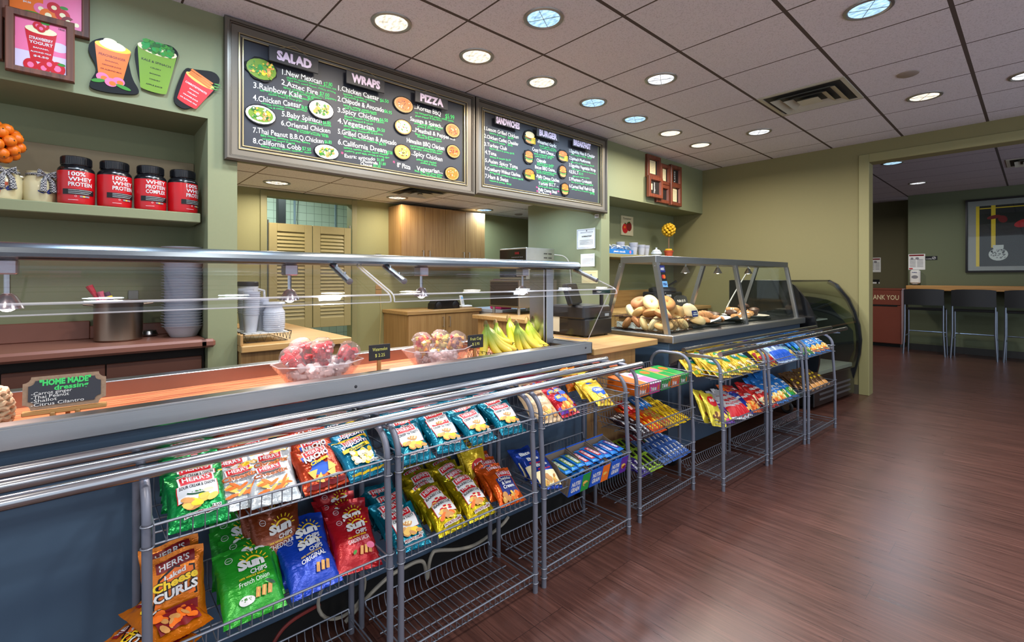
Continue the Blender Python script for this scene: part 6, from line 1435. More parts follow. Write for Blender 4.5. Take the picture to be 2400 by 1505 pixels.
t = thing('stock_pot', 'large stainless stock pot with spatulas in it on the brown niche counter', 'pot', (-3.28, 0.15, 0.93), world=False)
pm = mat('worn_pot_steel', (150, 136, 120), .3, 1.0, .2, 6)
b = MB(); b.lathe([(0, 0), (.096, 0), (.102, .008), (.104, .2), (.110, .212), (.104, .214), (.1, .206), (.099, .012), (0, .01)], pm, n=36); b.build('body', t)
for sg in (-1, 1): b = MB(); b.tube([(.03, sg * .103, .19), (.03, sg * .14, .195), (-.03, sg * .14, .195), (-.03, sg * .103, .19)], .005, pm, 8); b.build('handle', t)
for lab, pts, r, m in (('red spatula leaning left in the stock pot', [(0, -.04, .06), (-.02, -.085, .22), (-.03, -.118, .29)], (.006, .008, .016), mat('spatula_red', (188, 34, 52), .4)), ('pink handled scoop in the stock pot', [(.01, 0, .05), (-.01, -.06, .2), (-.01, -.075, .26)], (.006, .012, .014), mat('scoop_pink', (206, 90, 110), .4)),
        ('dark whisk handle with yellow band in the stock pot', [(.03, .05, .05), (0, -.03, .2), (-.01, -.05, .255)], (.008, .014, .013), mat('whisk_dark', (70, 30, 60), .4))):
    b = MB(); b.tube(pts, r, m, 10); b.tube([(pts[1][0] * .6 + pts[2][0] * .4, pts[1][1] * .6 + pts[2][1] * .4, pts[1][2] * .6 + pts[2][2] * .4), (pts[1][0] * .4 + pts[2][0] * .6, pts[1][1] * .4 + pts[2][1] * .6, pts[1][2] * .4 + pts[2][2] * .6)], r[1] * 1.12, PAL['yellow'], 10) if 'yellow' in lab else None
    o = single(b, 'kitchen_utensil', lab, 'utensil'); o.location = (-3.28, 0.15, 0.93)
b = MB(); b.lathe([(.02, 0), (.042, .004), (.045, .012), (.036, .03), (.022, .034), (0, .034)], mat('strainer_steel', (140, 140, 142), .3, 1), n=24)
for k in range(14): a_ = 2 * PI * k / 14; b.tube([(.04 * math.cos(a_), .04 * math.sin(a_), .013), (.034 * math.cos(a_), .034 * math.sin(a_), .033)], .0018, steel, 4)
o = single(b, 'sink_strainer', 'round steel strainer on the brown counter beside the stock pot', 'strainer'); o.location = (-3.4, 0.285, 0.93)
bowl = MB(); bowl.lathe([(0, 0), (.062, 0), (.066, .006), (.094, .058), (.104, .06), (.105, .063), (.094, .0625), (.064, .009), (0, .003)], bowlm, n=28); bm_ = bowl.mesh('nested_bowl')
for i in range(30):
    o = bpy.data.objects.new('plastic_bowl', bm_); COL.objects.link(o); o.location = (-3.25 + R.uniform(-.002, .002), .432 + R.uniform(-.002, .002), .931 + .0152 * i)
    tag(o, 'clear plastic bowl, ' + ordn(i) + ' from the bottom of the tall stack by the pillar', 'bowl', 'clear plastic bowls stacked by the pillar')
b = MB(); b.bbox(-3.473, -3.46, .20, .245, 1.12, 1.19, mat('outlet_grey', (120, 124, 118), .4), .002); single(b, 'wall_socket', 'grey wall socket on the niche wall behind the stock pot', 'socket')

# ------------------------------------------------------------------ things standing on the salad bar
def price_card(label, y, q, text, h=.064, w_=.094, z=.85):
    t = thing('price_sign', label, 'sign', (q, y, z), group='black price cards on the salad bar', world=False)
    b = MB(); b.bbox(-.03, .03, -.03, .03, 0, .005, oak_y, .002); b.bbox(-.006, .006, -.008, .008, .005, .075, oak, .002); b.build('wood_stand', t)
    b = MB(); b.bbox(.004, .009, -w_ / 2, w_ / 2, .072, .072 + h, satinblack, .001); a = Art(); a.text(text[0], 0, .072 + h * .6, .014, 'y', al='c', w=w_ * .7, rise=.001); a.text(text[1], 0, .072 + h * .22, .013, 'y', al='c', w=w_ * .46)
    a.put(b, lambda u, v, e: (.009 + e, u, v)); b.build('card', t, smooth=False)
price_card('black card reading Watermelon $2.25 between the two ice bowls', .915, -1.83, ('Watermelon', '$ 2.25'))
price_card('black card reading Fruit Cup $2.95 in front of the bananas', 1.415, -1.83, ('Fruit Cup', '$ 2.95'))
t = thing('dressing_sign', 'chalk sign listing homemade dressings on a small easel at the near end', 'sign', (-1.80, -0.03, 0.85), math.radians(-4), world=False)
bur = mat('burlap_frame', (150, 126, 104), .85, 0, .25, 120, bump=.4); W, H = .168, .088
def ticket(w_, h_, c):
    o = []
    for sx, sy, a0 in ((1, 1, -PI / 2), (-1, 1, 0), (-1, -1, PI / 2), (1, -1, PI)):
        cx, cy = sx * w_ / 2, sy * h_ / 2
        arc_ = [(cx + c * math.cos(a), cy + c * math.sin(a)) for a in [({(1, 1): PI, (-1, 1): -PI / 2, (-1, -1): 0, (1, -1): PI / 2}[(sx, sy)]) + PI / 2 * k / 4 * (1) for k in range(5)]]
        if (sx, sy) == (1, 1): arc_ = [(cx + c * math.cos(a), cy + c * math.sin(a)) for a in [-PI / 2 - PI / 2 * k / 4 for k in range(5)]]
        if (sx, sy) == (-1, 1): arc_ = [(cx + c * math.cos(a), cy + c * math.sin(a)) for a in [0 - PI / 2 * k / 4 for k in range(5)]]
        if (sx, sy) == (-1, -1): arc_ = [(cx + c * math.cos(a), cy + c * math.sin(a)) for a in [PI / 2 - PI / 2 * k / 4 for k in range(5)]]
        if (sx, sy) == (1, -1): arc_ = [(cx + c * math.cos(a), cy + c * math.sin(a)) for a in [PI - PI / 2 * k / 4 for k in range(5)]]
        o += arc_
    return o
TS = Matrix.Translation((.0, 0, .10)) @ Matrix.Rotation(math.radians(-10), 4, 'Y')
b = MB(); b.prism(ticket(W, H, .016), .008, bur, lambda u, v, tt: TS @ Vector((tt, u, v))); b.build('frame', t, smooth=False)
b = MB(); b.prism(ticket(W - .022, H - .022, .013), .003, chalkb, lambda u, v, tt: TS @ Vector((.008 + tt, u, v)))
a = Art(); a.text('"HOME MADE"', 0, .019, .0145, PAL['g'], al='c', w=.104, bold=.05, rise=.002); a.text('dressing', .012, .0045, .0125, PAL['g'], al='c', w=.07, bold=.03, rise=.002)
for k, s in enumerate(('-Carrot ginger', '-Thai Peanut', '-Shallot', '-Citrus Cilantro')): a.text(s, -.067, -.005 - .0098 * k, .0085, 'w', w=(.08, .074, .05, .105)[k], rise=.002)
a.put(b, lambda u, v, e: TS @ Vector((.011 + e, u, v)), base=.0004); b.build('chalk_panel', t, smooth=False)
b = MB(); b.bbox(-.006, .014, -.086, .086, .043, .055, oak_y, .002); b.bbox(.0, .03, -.03, -.02, 0, .05, oak, .002); b.bbox(.0, .03, .02, .03, 0, .05, oak, .002); b.box(-.05, -.04, -.005, .005, 0, .06, oak); b.box(-.045, .0, -.004, .004, .05, .056, oak); b.build('easel', t)
b = MB()
for k in range(9):
    z = .005 + .0125 * k; r_ = .085 + .012 * math.sin(PI * k / 8)
    pts = [(r_ * math.cos(a) * 1.0, r_ * math.sin(a), z + .003 * math.sin(18 * a + (k % 2) * PI)) for a in [2 * PI * i / 120 for i in range(120)]]
    b.tube(pts, [.0078 + .0016 * math.sin(i * 1.05 + k) for i in range(120)], mat('woven_straw', (168, 146, 118), .8, 0, .25, 60, bump=.4), 8, closed=True)
o = single(b, 'woven_basket', 'woven straw basket at the left edge beside the dressing sign', 'basket'); o.location = (-1.86, -.235, .85)

def ice_bowl(label, y, s, fill, cups):
    t = thing('acrylic_bowl', label, 'bowl', (-1.86, y, .85), world=False)
    b = MB(); n = 8
    def ring(rx, ry, z): return [Vector((rx * math.cos(2 * PI * (i + .5) / n), ry * math.sin(2 * PI * (i + .5) / n), z)) for i in range(n)]
    r0, r1, h = .105 * s, .175 * s, .088 * s
    vs = ring(r0 * .72, r0, 0) + ring(r1 * .72, r1, h) + ring(r1 * .72 - .004, r1 - .004, h) + ring(r0 * .72 - .004, r0 - .004, .004)
    fs = [tuple(range(n))[::-1], tuple(3 * n + i for i in range(n))]
    for k in range(3): fs += [(k * n + i, k * n + (i + 1) % n, (k + 1) * n + (i + 1) % n, (k + 1) * n + i) for i in range(n)]
    b.add(vs, fs, acr_edge); b.build('bowl_wall', t, smooth=False)
    e = MB(); e.tube(ring(r1 * .72 - .002, r1 - .002, h), .0022, MATS['acrylic_edge_shine'], 6, closed=True); e.build('rim', t)
    q = random.Random(int(y * 100)); i_ = MB()
    for k in range(170):
        z = q.uniform(.012, h * fill); f = .80 + .62 * z / h; a_ = q.uniform(0, 2 * PI); rr = math.sqrt(q.random()) * .90; c = .0105
        T = Matrix.Translation((r0 * .72 * f * rr * math.cos(a_), r0 * f * rr * math.sin(a_), z)) @ Euler((q.uniform(0, 3), q.uniform(0, 3), 0)).to_matrix().to_4x4()
        i_.bbox(-c, c, -c, c, -c, c, icem, .003, T)
    o = single(i_, 'ice_cubes', 'heap of ice cubes filling the ' + label, 'ice', kind='stuff', smooth=False); o.location = (-1.86, y, .85)
    for j, (cx, cy, cz, tx, ty, kind) in enumerate(cups):
        lab, cols = kind
        u = thing('fruit_cup', lab, 'fruit cup', group='lidded cups of cut fruit on ice', world=False); fit(u, Matrix.Translation((-1.86 + cx, y + cy, .85 + cz)) @ Matrix.Rotation(tx, 4, 'X') @ Matrix.Rotation(ty, 4, 'Y'))
        c = MB(); c.lathe([(0, 0), (.028, 0), (.030, .003), (.041, .078), (.044, .080), (.0435, .082), (.040, .080), (.029, .004), (0, .002)], cupm, n=24); c.build('cup', u)
        l = MB(); l.lathe([(.045, .079), (.046, .083), (.041, .086), (.039, .095), (.026, .108), (.008, .112), (0, .112)], cupm, n=24); l.build('dome_lid', u)
        f = MB()
        for k in range(46):
            z = q.uniform(.006, .088); r_ = (.022 + .010 * z / .08) * math.sqrt(q.random()); a_ = q.uniform(0, 6.28); d = q.uniform(.007, .011)
            f.bbox(-d, d, -d, d, -d * .8, d * .8, q.choice(cols), .002, Matrix.Translation((r_ * math.cos(a_), r_ * math.sin(a_), z)) @ Euler((q.uniform(0, 3), q.uniform(0, 3), 0)).to_matrix().to_4x4())
        f.build('cut_fruit', u, smooth=False)
wm = [mat('watermelon', (206, 40, 52), .25, 0, .15, 60, sss=.1), mat('watermelon_pale', (222, 84, 84), .25, 0, .15, 60, sss=.1)]
mx = [mat('cantaloupe', (240, 160, 80), .3, 0, .1, 50), mat('pineapple', (240, 210, 110), .3, 0, .1, 50), wm[0], wm[1]]
mx2 = [mx[0], mx[1], mx[0], mat('grape', (150, 70, 80), .25)]
ice_bowl('large clear bowl holding watermelon cups on the salad bar', .68, 1.0, .92, [(-.02, -.06, .05, .5, .1, ('watermelon cup tilted left in the large ice bowl', wm)), (-.05, -.03, .07, .25, -.1, ('watermelon cup half hidden behind the tilted one', wm)), (0, .015, .07, .06, .15, ('upright watermelon cup in the middle of the large ice bowl', wm)), (-.01, .085, .055, -.55, .1, ('watermelon cup leaning right in the large ice bowl', wm))])
ice_bowl('smaller clear bowl holding mixed fruit cups on the salad bar', 1.225, 1.0, .85, [(-.01, -.075, .055, .15, .1, ('mixed fruit cup with watermelon on top, left in the smaller bowl', mx)), (-.02, .01, .06, -.1, .2, ('orange and red fruit cup in the middle of the smaller bowl', mx2)), (-.02, .09, .05, -.4, .1, ('fruit cup with dark grapes, right in the smaller bowl', mx2))])

# bananas
def banana_mat():
    m = bpy.data.materials.new('banana_peel'); m.use_nodes = True; nt = m.node_tree; b = nt.nodes['Principled BSDF']
    at = N(nt, 'ShaderNodeAttribute'); at.attribute_name = 'ripe'; cr = N(nt, 'ShaderNodeValToRGB'); e = cr.color_ramp.elements
    e[0].position = 0.0; e[0].color = (*lin((92, 118, 30)), 1); e[1].position = 1.0; e[1].color = (*lin((40, 34, 20)), 1)
    for p, c in ((.14, (118, 150, 36)), (.4, (190, 180, 50)), (.8, (208, 176, 48)), (.94, (150, 150, 50))): n = e.new(p); n.color = (*lin(c), 1)
    nz = N(nt, 'ShaderNodeTexNoise'); nz.inputs['Scale'].default_value = 25; ad = N(nt, 'ShaderNodeMath', operation='MULTIPLY_ADD'); ad.inputs[1].default_value = .12; nt.links.new(nz.outputs[0], ad.inputs[0]); nt.links.new(at.outputs['Fac'], ad.inputs[2])
    sb = N(nt, 'ShaderNodeMath', operation='SUBTRACT'); sb.inputs[1].default_value = .06; nt.links.new(ad.outputs[0], sb.inputs[0])
    nt.links.new(sb.outputs[0], cr.inputs[0]); nt.links.new(cr.outputs[0], b.inputs['Base Color']); b.inputs['Roughness'].default_value = .42; return m
banm = banana_mat()
def banana_mesh(seed, green):
    q = random.Random(seed); L_ = q.uniform(.21, .235); n = 9; K = 20; b = MB(); vs = []; at = []
    for i in range(K + 1):
        f = i / K; a = -1.25 + 1.15 * f
        if i: c = c + tn * (L_ / K)
        else: c = Vector((0, 0, 0))
        tn = Vector((math.cos(a), 0, math.sin(a))); nr = Vector((-math.sin(a), 0, math.cos(a)))
        r = .0075 + .0125 * min(1, max(0, (f - .1) / .16)) ** .8; r *= 1 if f < .86 else max(.28, 1 - ((f - .86) / .14) ** 1.6 * .72)
        for j in range(n):
            t_ = 2 * PI * j / n; rr = r * (1 + .07 * math.cos(5 * t_)); vs.append(c + nr * rr * math.cos(t_) + Vector((0, rr * math.sin(t_), 0))); at.append(min(1, .05 + f ** 1.5 * (.62 if green else .8) if f < .93 else 1.0) if f > .03 else 0.0)
    b.add(vs, [(i * n + j, i * n + (j + 1) % n, (i + 1) * n + (j + 1) % n, (i + 1) * n + j) for i in range(K) for j in range(n)] + [tuple(range(n)), tuple(K * n + j for j in range(n))[::-1]], banm)
    me = b.mesh('banana', ang=60); A_ = me.attributes.new('ripe', 'FLOAT', 'POINT'); A_.data.foreach_set('value', at); return me
BANM = [banana_mesh(s, g) for s, g in ((1, 0), (2, 0), (3, 1), (4, 1))]
def bunch(label, x, y, z, angs, pitch, green, base=.847):
    t = thing('banana_bunch', label, 'bananas', (x, y, z), group='bunches of bananas at the end of the salad bar', world=False)
    for i, (a, p) in enumerate(zip(angs, pitch)):
        o = bpy.data.objects.new('banana', BANM[(2 if green else 0) + i % 2]); COL.objects.link(o); o.parent = t
        o.rotation_euler = (0, 0, 0); M = Matrix.Rotation(a, 4, 'Z') @ Matrix.Translation((.006, 0, 0)) @ Matrix.Rotation(p, 4, 'Y'); o.location = M.to_translation(); o.rotation_euler = M.to_euler()
    c = MB(); c.lathe([(0, -.012), (.013, -.01), (.011, .008), (.006, .018), (0, .02)], mat('banana_crown', (96, 84, 40), .7), n=10); c.build('crown', t)
bunch('yellow-green banana bunch nearest the fruit cup sign', -1.88, 1.525, 1.025, (-.9, .35, .8, 1.15, 1.5), (.34, .26, .12, .0, -.12), 0)
bunch('small greenish banana bunch behind the first big one', -2.0, 1.69, 1.015, (-.6, .3, 1.0, 1.6), (.35, .28, .2, .05), 1)
bunch('plump yellow banana bunch in the middle of the front row', -1.89, 1.745, 1.015, (-.4, .3, .75, 1.15, 1.5), (.34, .22, .08, .0, -.05), 0)
bunch('greenish banana bunch at the back by the steel post', -2.05, 1.83, 1.03, (-.3, .6, 1.3), (.35, .2, .1), 1)
bunch('green banana bunch beside the post, right of the plump one', -1.94, 1.87, 1.015, (.1, .7, 1.2), (.3, .16, .0), 1)
bunch('greenest banana bunch at the very end of the salad bar', -1.985, 1.915, 1.02, (.35, .85, 1.25), (.3, .08, -.12), 1)
t = thing('fruit_basket', 'low black wire basket under the bananas', 'basket', (-1.86, 1.66, .85), world=False)
b = MB(); bk = mat('black_wire', (28, 28, 30), .4, .4); X0, X1, Y0, Y1 = -.10, .13, -.2, .2
for z, d in ((.004, .02), (.05, 0)): b.tube([(X0 + d, Y0 + d, z), (X1 - d, Y0 + d, z), (X1 - d, Y1 - d, z), (X0 + d, Y1 - d, z)], .002, bk, 6, closed=True)
b.build('rim', t); b = MB()
for (ax, ay, bx, by) in ((X1, Y0, X1, Y1), (X0, Y0, X1, Y0), (X0, Y1, X1, Y1), (X0, Y0, X0, Y1)):
    n = 14; pts = [(ax + (bx - ax) * k / n, ay + (by - ay) * k / n, .004 if k % 2 else .05) for k in range(n + 1)]
    b.tube(pts, .0016, bk, 5)
b.build('zigzag_wire', t)

# ------------------------------------------------------------------ kitchen behind the opening
def doorleaf(label, y0, y1, hinge):
    t = thing('louvred_door', label, 'door', (XK + 0.03, y0, .745)); x0, x1 = XK + .012, XK + .044; z0, z1 = .745, 1.805; st = .075
    cream_d = mat('louvre_paint', (158, 146, 98), .5)
    for nm, args in (('stile', (y0, y0 + st, z0, z1)), ('stile', (y1 - st, y1, z0, z1)), ('top_rail', (y0 + st, y1 - st, z1 - .08, z1)), ('bottom_rail', (y0 + st, y1 - st, z0, z0 + .1))):
        b = MB(); b.bbox(x0, x1, *args, cream_d, .003); b.build(nm, t)
    b = MB(); n = 24
    for k in range(n):
        z = z0 + .1 + (z1 - z0 - .18) * (k + .5) / n; T = Matrix.Translation(((x0 + x1) / 2, 0, z)) @ Matrix.Rotation(math.radians(66), 4, 'Y'); b.box(-.025, .025, y0 + st, y1 - st, -.003, .003, cream_d, T)
    b.build('louvre_slats', t, smooth=False)
    b = MB(); yh = y0 if hinge < 0 else y1; b.tube([(x0 - .0, yh, z0 + .1), (x0, yh, z1 + .03)], .008, steel, 8); b.build('hinge', t)
doorleaf('left louvred saloon door in the kitchen doorway', 1.362, 1.776, -1)
doorleaf('right louvred saloon door in the kitchen doorway', 1.784, 2.19, 1)
for y, wh in ((2.24, 'left, nearer the dark upright'), (2.83, 'right, away from the dark upright')):
    b = MB(); b.bbox(-7.098, -7.085, y, y + .028, .8, 2.55, mat('shelf_standard', (170, 190, 210), .35, .7), .002); single(b, 'shelf_standard', 'slotted steel shelf standard on the storeroom tiles, ' + wh, 'shelf rail')
b = MB(); b.tube([(-7.07, 2.30, 2.5), (-7.07, 2.28, 2.1), (-7.06, 2.31, 1.8)], .004, black, 6); single(b, 'hanging_cable', 'thin dark cable hanging on the storeroom tile wall', 'cable')
b = MB(); b.bbox(-6.5, -6.4, 1.84, 1.93, 0, 2.5, satinblack, .004); single(b, 'dark_column', 'dark upright of equipment behind the left louvred door', 'equipment')
def cabinet_door(t, y0, y1, z0, z1, x, hy, hz0, hz1):
    b = MB(); b.bbox(x, x + .018, y0 + .0025, y1 - .0025, z0, z1, oak, .0015); d = b.build('door', t)
    h = MB(); h.tube([(x + .018, hy, hz0), (x + .045, hy, hz0), (x + .045, hy, hz1), (x + .018, hy, hz1)], .005, mat('satin_nickel', (196, 192, 184), .28, 1), 8); h.build('handle', d, off=OFF[t.name])
t = thing('wall_cabinet', 'tall oak wall cabinet with four doors in the kitchen', 'cabinet', (-4.93, 3.26, 1.42))
b = MB(); b.box(XK + .001, -4.798, 2.66, 3.864, 1.42, 2.088, oak); b.build('body', t)
bd = (2.66, 2.969, 3.254, 3.548, 3.864)
for i in range(4): cabinet_door(t, bd[i], bd[i + 1], 1.42, 2.088, -4.798, (bd[i + 1] - .035) if i % 2 == 0 else (bd[i] + .05), 1.49, 1.578)
t = thing('base_cabinet', 'oak base cabinet below the kitchen wall cabinet', 'cabinet', (-4.8, 3.1, 0))
b = MB(); b.box(XK + .001, -4.54, 2.6, 3.57, .1, .862, oak); b.box(XK + .02, -4.6, 2.62, 3.55, 0, .1, kick); b.build('body', t)
b = MB(); b.bbox(XK + .001, -4.505, 2.58, 3.592, .862, .9, oak_y, .003); b.build('worktop', t)
cabinet_door(t, 2.60, 3.082, .12, .855, -4.54, 3.04, .71, .82); cabinet_door(t, 3.084, 3.57, .12, .855, -4.54, 3.125, .71, .82)
t = thing('boombox_radio', 'rounded black radio on the kitchen base cabinet', 'radio', (-4.72, 3.19, .9), world=False)
b = MB(); b.prism([(-.18, 0), (.18, 0), (.175, .06), (.14, .095), (-.14, .095), (-.175, .06)], .14, black, lambda u, v, tt: (-.07 + tt, u, v)); b.build('body', t)
for y in (-.115, .115): b = MB(); b.lathe([(0, .006), (.03, .004), (.04, 0)], satinblack, n=18, T=Matrix.Translation((.07, y, .045)) @ Matrix.Rotation(PI / 2, 4, 'Y')); b.build('speaker', t)
t = thing('cordless_phone', 'white cordless phone in its cradle on the kitchen cabinet', 'phone', (-4.7, 3.49, .9), world=False)
b = MB(); b.bbox(-.05, .05, -.075, .075, 0, .03, whitem, .01); b.build('cradle', t)
b = MB(); T = Matrix.Translation((-.01, -.03, .025)) @ Matrix.Rotation(-.35, 4, 'Y'); b.bbox(-.012, .012, -.024, .024, 0, .13, whitem, .006, T); a = Art()
for r in range(4):
    for c in range(3): a.rect(-.014 + .011 * c, .02 + .012 * r, -.007 + .011 * c, .026 + .012 * r, 'grey')
a.rect(-.014, .08, .014, .105, 'sky'); a.put(b, lambda u, v, e: T @ Vector((.012 + e, u, v))); b.build('handset', t)
b = MB(); b.bbox(XK + .012, XK + .016, 2.487, 2.56, 1.45, 1.537, mat('thermostat', (96, 96, 88), .4), .002); single(b, 'wall_plate', 'small grey control plate on the wall beside the oak cabinets', 'switch')
for z0, z1, wh in ((1.066, 1.125, 'lower'), (1.13, 1.18, 'upper')):
    b = MB(); b.bbox(XK, XK + .008, 2.497, 2.57, z0, z1, oak_y, .002); single(b, 'wall_note', wh + ' of two yellow notes on the kitchen wall beside the louvred doors', 'note')
b = MB(); b.tube([(-5.077, 2.55, 1.1), (-5.07, 2.56, .9), (-5.074, 2.55, .6), (-5.075, 2.53, .01)], .003, mat('cream_cord', (200, 180, 120), .6), 6); single(b, 'dangling_string', 'thin cream cord hanging in front of the kitchen wall', 'cord')
# white side table with pink machine
t = thing('white_table', 'white topped side table in the kitchen behind the oven', 'table', (-4.3, 3.9, 0)); b = MB(); b.bbox(-4.8, -4.16, 3.62, 4.5, .85, .89, mat('pale_blue_top', (176, 188, 204), .4), .004); b.build('tabletop', t); b = MB(); b.box(-4.78, -4.18, 3.64, 3.66, 0, .85, whitem); b.build('side_panel', t)
t = thing('pink_machine', 'bright pink countertop machine on the white kitchen table', 'appliance', (-4.34, 3.75, .89), world=False)
pk = mat('hot_pink', (214, 60, 130), .35); dr = mat('dark_maroon', (70, 26, 40), .35)
b = MB(); b.bbox(-.1, .1, -.09, .1, 0, .1, pk, .012); b.bbox(-.1, .0, -.09, .1, .1, .26, pk, .012); b.build('body', t); b = MB(); b.bbox(-.08, .09, -.08, .09, .26, .36, dr, .02); b.build('hopper', t)
# oven counter with toaster oven and microwave
t = thing('oven_counter', 'oak counter carrying the ovens against the green pier', 'counter', (-3.5, 3.5, 0))
b = MB(); b.bbox(-3.95, -3.08, 3.02, 4.015, .84, .88, oak_y, .004); b.build('worktop', t); b = MB(); b.box(-3.9, -3.12, 3.06, 4.01, 0, .84, oak); b.build('body', t)
b = MB(); b.bbox(-3.515, -3.511, 3.062 - .006, 3.06, .05, .82, oak, .001); b.build('door_gap', t)
t = thing('toaster_oven', 'stainless oven on long legs below the microwave', 'oven', (-3.8, 3.66, .88), world=False)
for x in (-.2, .2):
    for y in (-.3, .2): b = MB(); b.lathe([(.016, 0), (.016, .07), (.012, .07)], steel, (x, y, 0), 10); b.build('leg', t)
b = MB(); b.bbox(-.24, .24, -.33, .24, .07, .36, mat('oven_steel', (150, 140, 128), .3, .8), .006); b.build('body', t)
b = MB(); b.bbox(-.22, .22, -.336, -.33, .09, .34, mat('oven_door_dark', (40, 34, 32), .2), .003); b.build('glass_door', t)
b = MB()
for r in range(2):
    for c in range(4): b.bbox(.24, .243, -.08 + .05 * c, -.05 + .05 * c, .14 + .05 * r, .155 + .05 * r, mat('vent_slot', (70, 66, 60), .5), .001)
b.build('vent_slots', t)
t = thing('microwave', 'stainless microwave with black control panel above the sneeze guard', 'microwave', (-3.8, 3.68, 1.24), world=False)
b = MB(); b.bbox(-.23, .2, -.21, .22, .004, .345, mat('microwave_steel', (196, 194, 188), .32, .8), .005); b.build('body', t)
b = MB(); b.bbox(-.225, .195, -.216, -.21, .03, .33, mat('microwave_glass', (22, 22, 26), .12), .002)
a = Art()
for r in range(4):
    for c in range(7): a.rect(-.02 + .026 * c, .15 + .03 * r, -.004 + .026 * c, .158 + .03 * r, 'grey')
a.rect(.03, .275, .1, .3, 'darkred'); a.put(b, lambda u, v, e: (u, -.216 - e, v)); b.build('control_panel', t, smooth=False)
b = MB()
for r in range(5):
    for c in range(2): b.bbox(.2, .203, .05 + .07 * c, .105 + .07 * c, .1 + .045 * r, .112 + .045 * r, mat('vent_slot', (70, 66, 60), .5), .001)
b.build('vent_slots', t)
b = MB(); b.tube(curve([(-3.6, 3.9, 1.52), (-3.52, 3.97, 1.5), (-3.47, 4.0, 1.42), (-3.45, 4.01, 1.2)]), .006, mat('grey_cord', (190, 186, 176), .5), 8); single(b, 'appliance_cable', 'grey cord running from the microwave down the green pier', 'cord')
# papers on the pier
def pier_paper(label, x0, x1, z0, z1, art, tint, base=None, curl=.0):
    b = MB(); n = 6; vs = []
    def F(u, v, e): return (x0 + u, 4.018 - e - .0015 - curl * (v / (z1 - z0)) ** 3 * 0 - curl * max(0, u / (x1 - x0) - .6) ** 2, z0 + v)
    W_, H_ = x1 - x0, z1 - z0
    a = Art(); a.rect(0, 0, W_, H_, tint, cell=.03)
    for p in art: getattr(a, p[0])(*[p[1] * W_ if 0 else p[1]] if 0 else p[1:])
    a.put(b, F, base=.0002, step=.8)
    return single(b, 'posted_paper', label, 'paper', (x0, 4.017, z0), smooth=False)
PAL['paperw'] = paperm; PAL['papery'] = mat('yellow_paper', (226, 214, 160), .7, 0, .02)
fr = [('rect', .01, .01, .265, .013, 'navy'), ('rect', .01, .203, .265, .206, 'navy'), ('rect', .01, .01, .013, .206, 'navy'), ('rect', .262, .01, .265, .206, 'navy'), ('text', 'CERTIFICATE OF INSPECTION', .05, .172, .008, 'navy', .18), ('text', 'SATISFACTORY', .07, .128, .013, 'black', .14, .03), ('ell', .137, .193, .01, .008, 'grey')] + [('rect', .04, .05 + .014 * k, .235, .053 + .014 * k, 'grey') for k in range(4)]
pier_paper('blue-bordered inspection certificate, topmost paper on the green pier', -3.374, -3.099, 1.574, 1.79, fr, 'paperw', curl=.2)
pier_paper('white printed letter, second paper down on the green pier', -3.32, -3.10, 1.384, 1.52, [('rect', .02, .03 + .013 * k, .19, .033 + .013 * k, 'grey') for k in range(5)] + [('rect', .1, .12, .2, .126, 'lav')], 'paperw', curl=.25)
pier_paper('cream paper, lowest of three on the green pier', -3.306, -3.09, 1.205, 1.34, [('rect', .02, .02, .196, .022, 'tan'), ('rect', .02, .11, .196, .112, 'tan')], 'papery')
pier_paper('tiny white notice just below the shorter menu board', -3.13, -3.076, 1.893, 1.932, [('rect', .006, .008, .048, .014, 'grey'), ('rect', .006, .022, .048, .028, 'black')], 'paperw')
# pass-through counter with cups
t = thing('pass_counter', 'oak pass-through counter behind the pillar', 'counter', (-3.6, .98, 0))
b = MB(); b.bbox(-4.5, -2.96, .66, 1.292, .842, .88, oak_y, .004); b.build('worktop', t); b = MB(); b.box(-4.45, -3.0, .665, 1.26, 0, .842, oak); b.build('body', t); b = MB(); b.bbox(-3.2, -2.985, .659, .674, .88, .94, oak, .002); b.build('end_stop', t)
t = thing('wire_tray', 'black wire tray with zigzag sides holding cup stacks on the oak counter', 'tray', (-3.235, .82, .88), world=False)
b = MB(); X0, X1, Y0, Y1 = -.19, .19, -.13, .13
for z, g in ((.006, .02), (.06, 0)): b.tube([(X0 + g, Y0 + g, z), (X1 - g, Y0 + g, z), (X1 - g, Y1 - g, z), (X0 + g, Y1 - g, z)], .0022, bk, 6, closed=True)
b.build('rim', t); b = MB()
for (ax, ay, bx, by) in ((X1, Y0, X1, Y1), (X0, Y1, X1, Y1), (X0, Y0, X1, Y0)):
    n = 12; b.tube([(ax + (bx - ax) * k / n, ay + (by - ay) * k / n, .006 if k % 2 else .06) for k in range(n + 1)], .0016, bk, 5)
b.build('zigzag_wire', t); b = MB(); b.bbox(X0 + .01, X1 - .01, Y0 + .01, Y1 - .01, .05, .058, whitem, .003); b.build('white_liner', t)
CUPM = {}
def cup_stack(where, x, y, z0, n, r=.045, dz=.011, tilt=0.0, h=.11):
    """nested cups, each one an object of its own"""
    if (r, h) not in CUPM:
        b = MB(); b.lathe([(0, 0), (r * .70, 0), (r * .73, .004), (r * .97, h - .004), (r * 1.05, h - .002), (r * 1.06, h + .002), (r * .96, h + .002), (r * .71, .006), (0, .003)], bowlm, n=22); CUPM[(r, h)] = b.mesh('clear_cup')
    for k in range(n):
        o = bpy.data.objects.new('clear_cup', CUPM[(r, h)]); COL.objects.link(o)
        fit(o, Matrix.Translation((x, y, z0)) @ Matrix.Rotation(tilt, 4, 'X') @ Matrix.Translation((0, 0, dz * k)))
        tag(o, 'clear cup, ' + ordn(k) + ' from the bottom of the ' + where, 'cup', 'clear cups of the ' + where)
cup_stack('leaning stack in the wire tray', -3.13, .745, .938, 12, .045, .012, -.03)
cup_stack('rear stack in the wire tray', -3.3, .76, .938, 13, .045, .012)
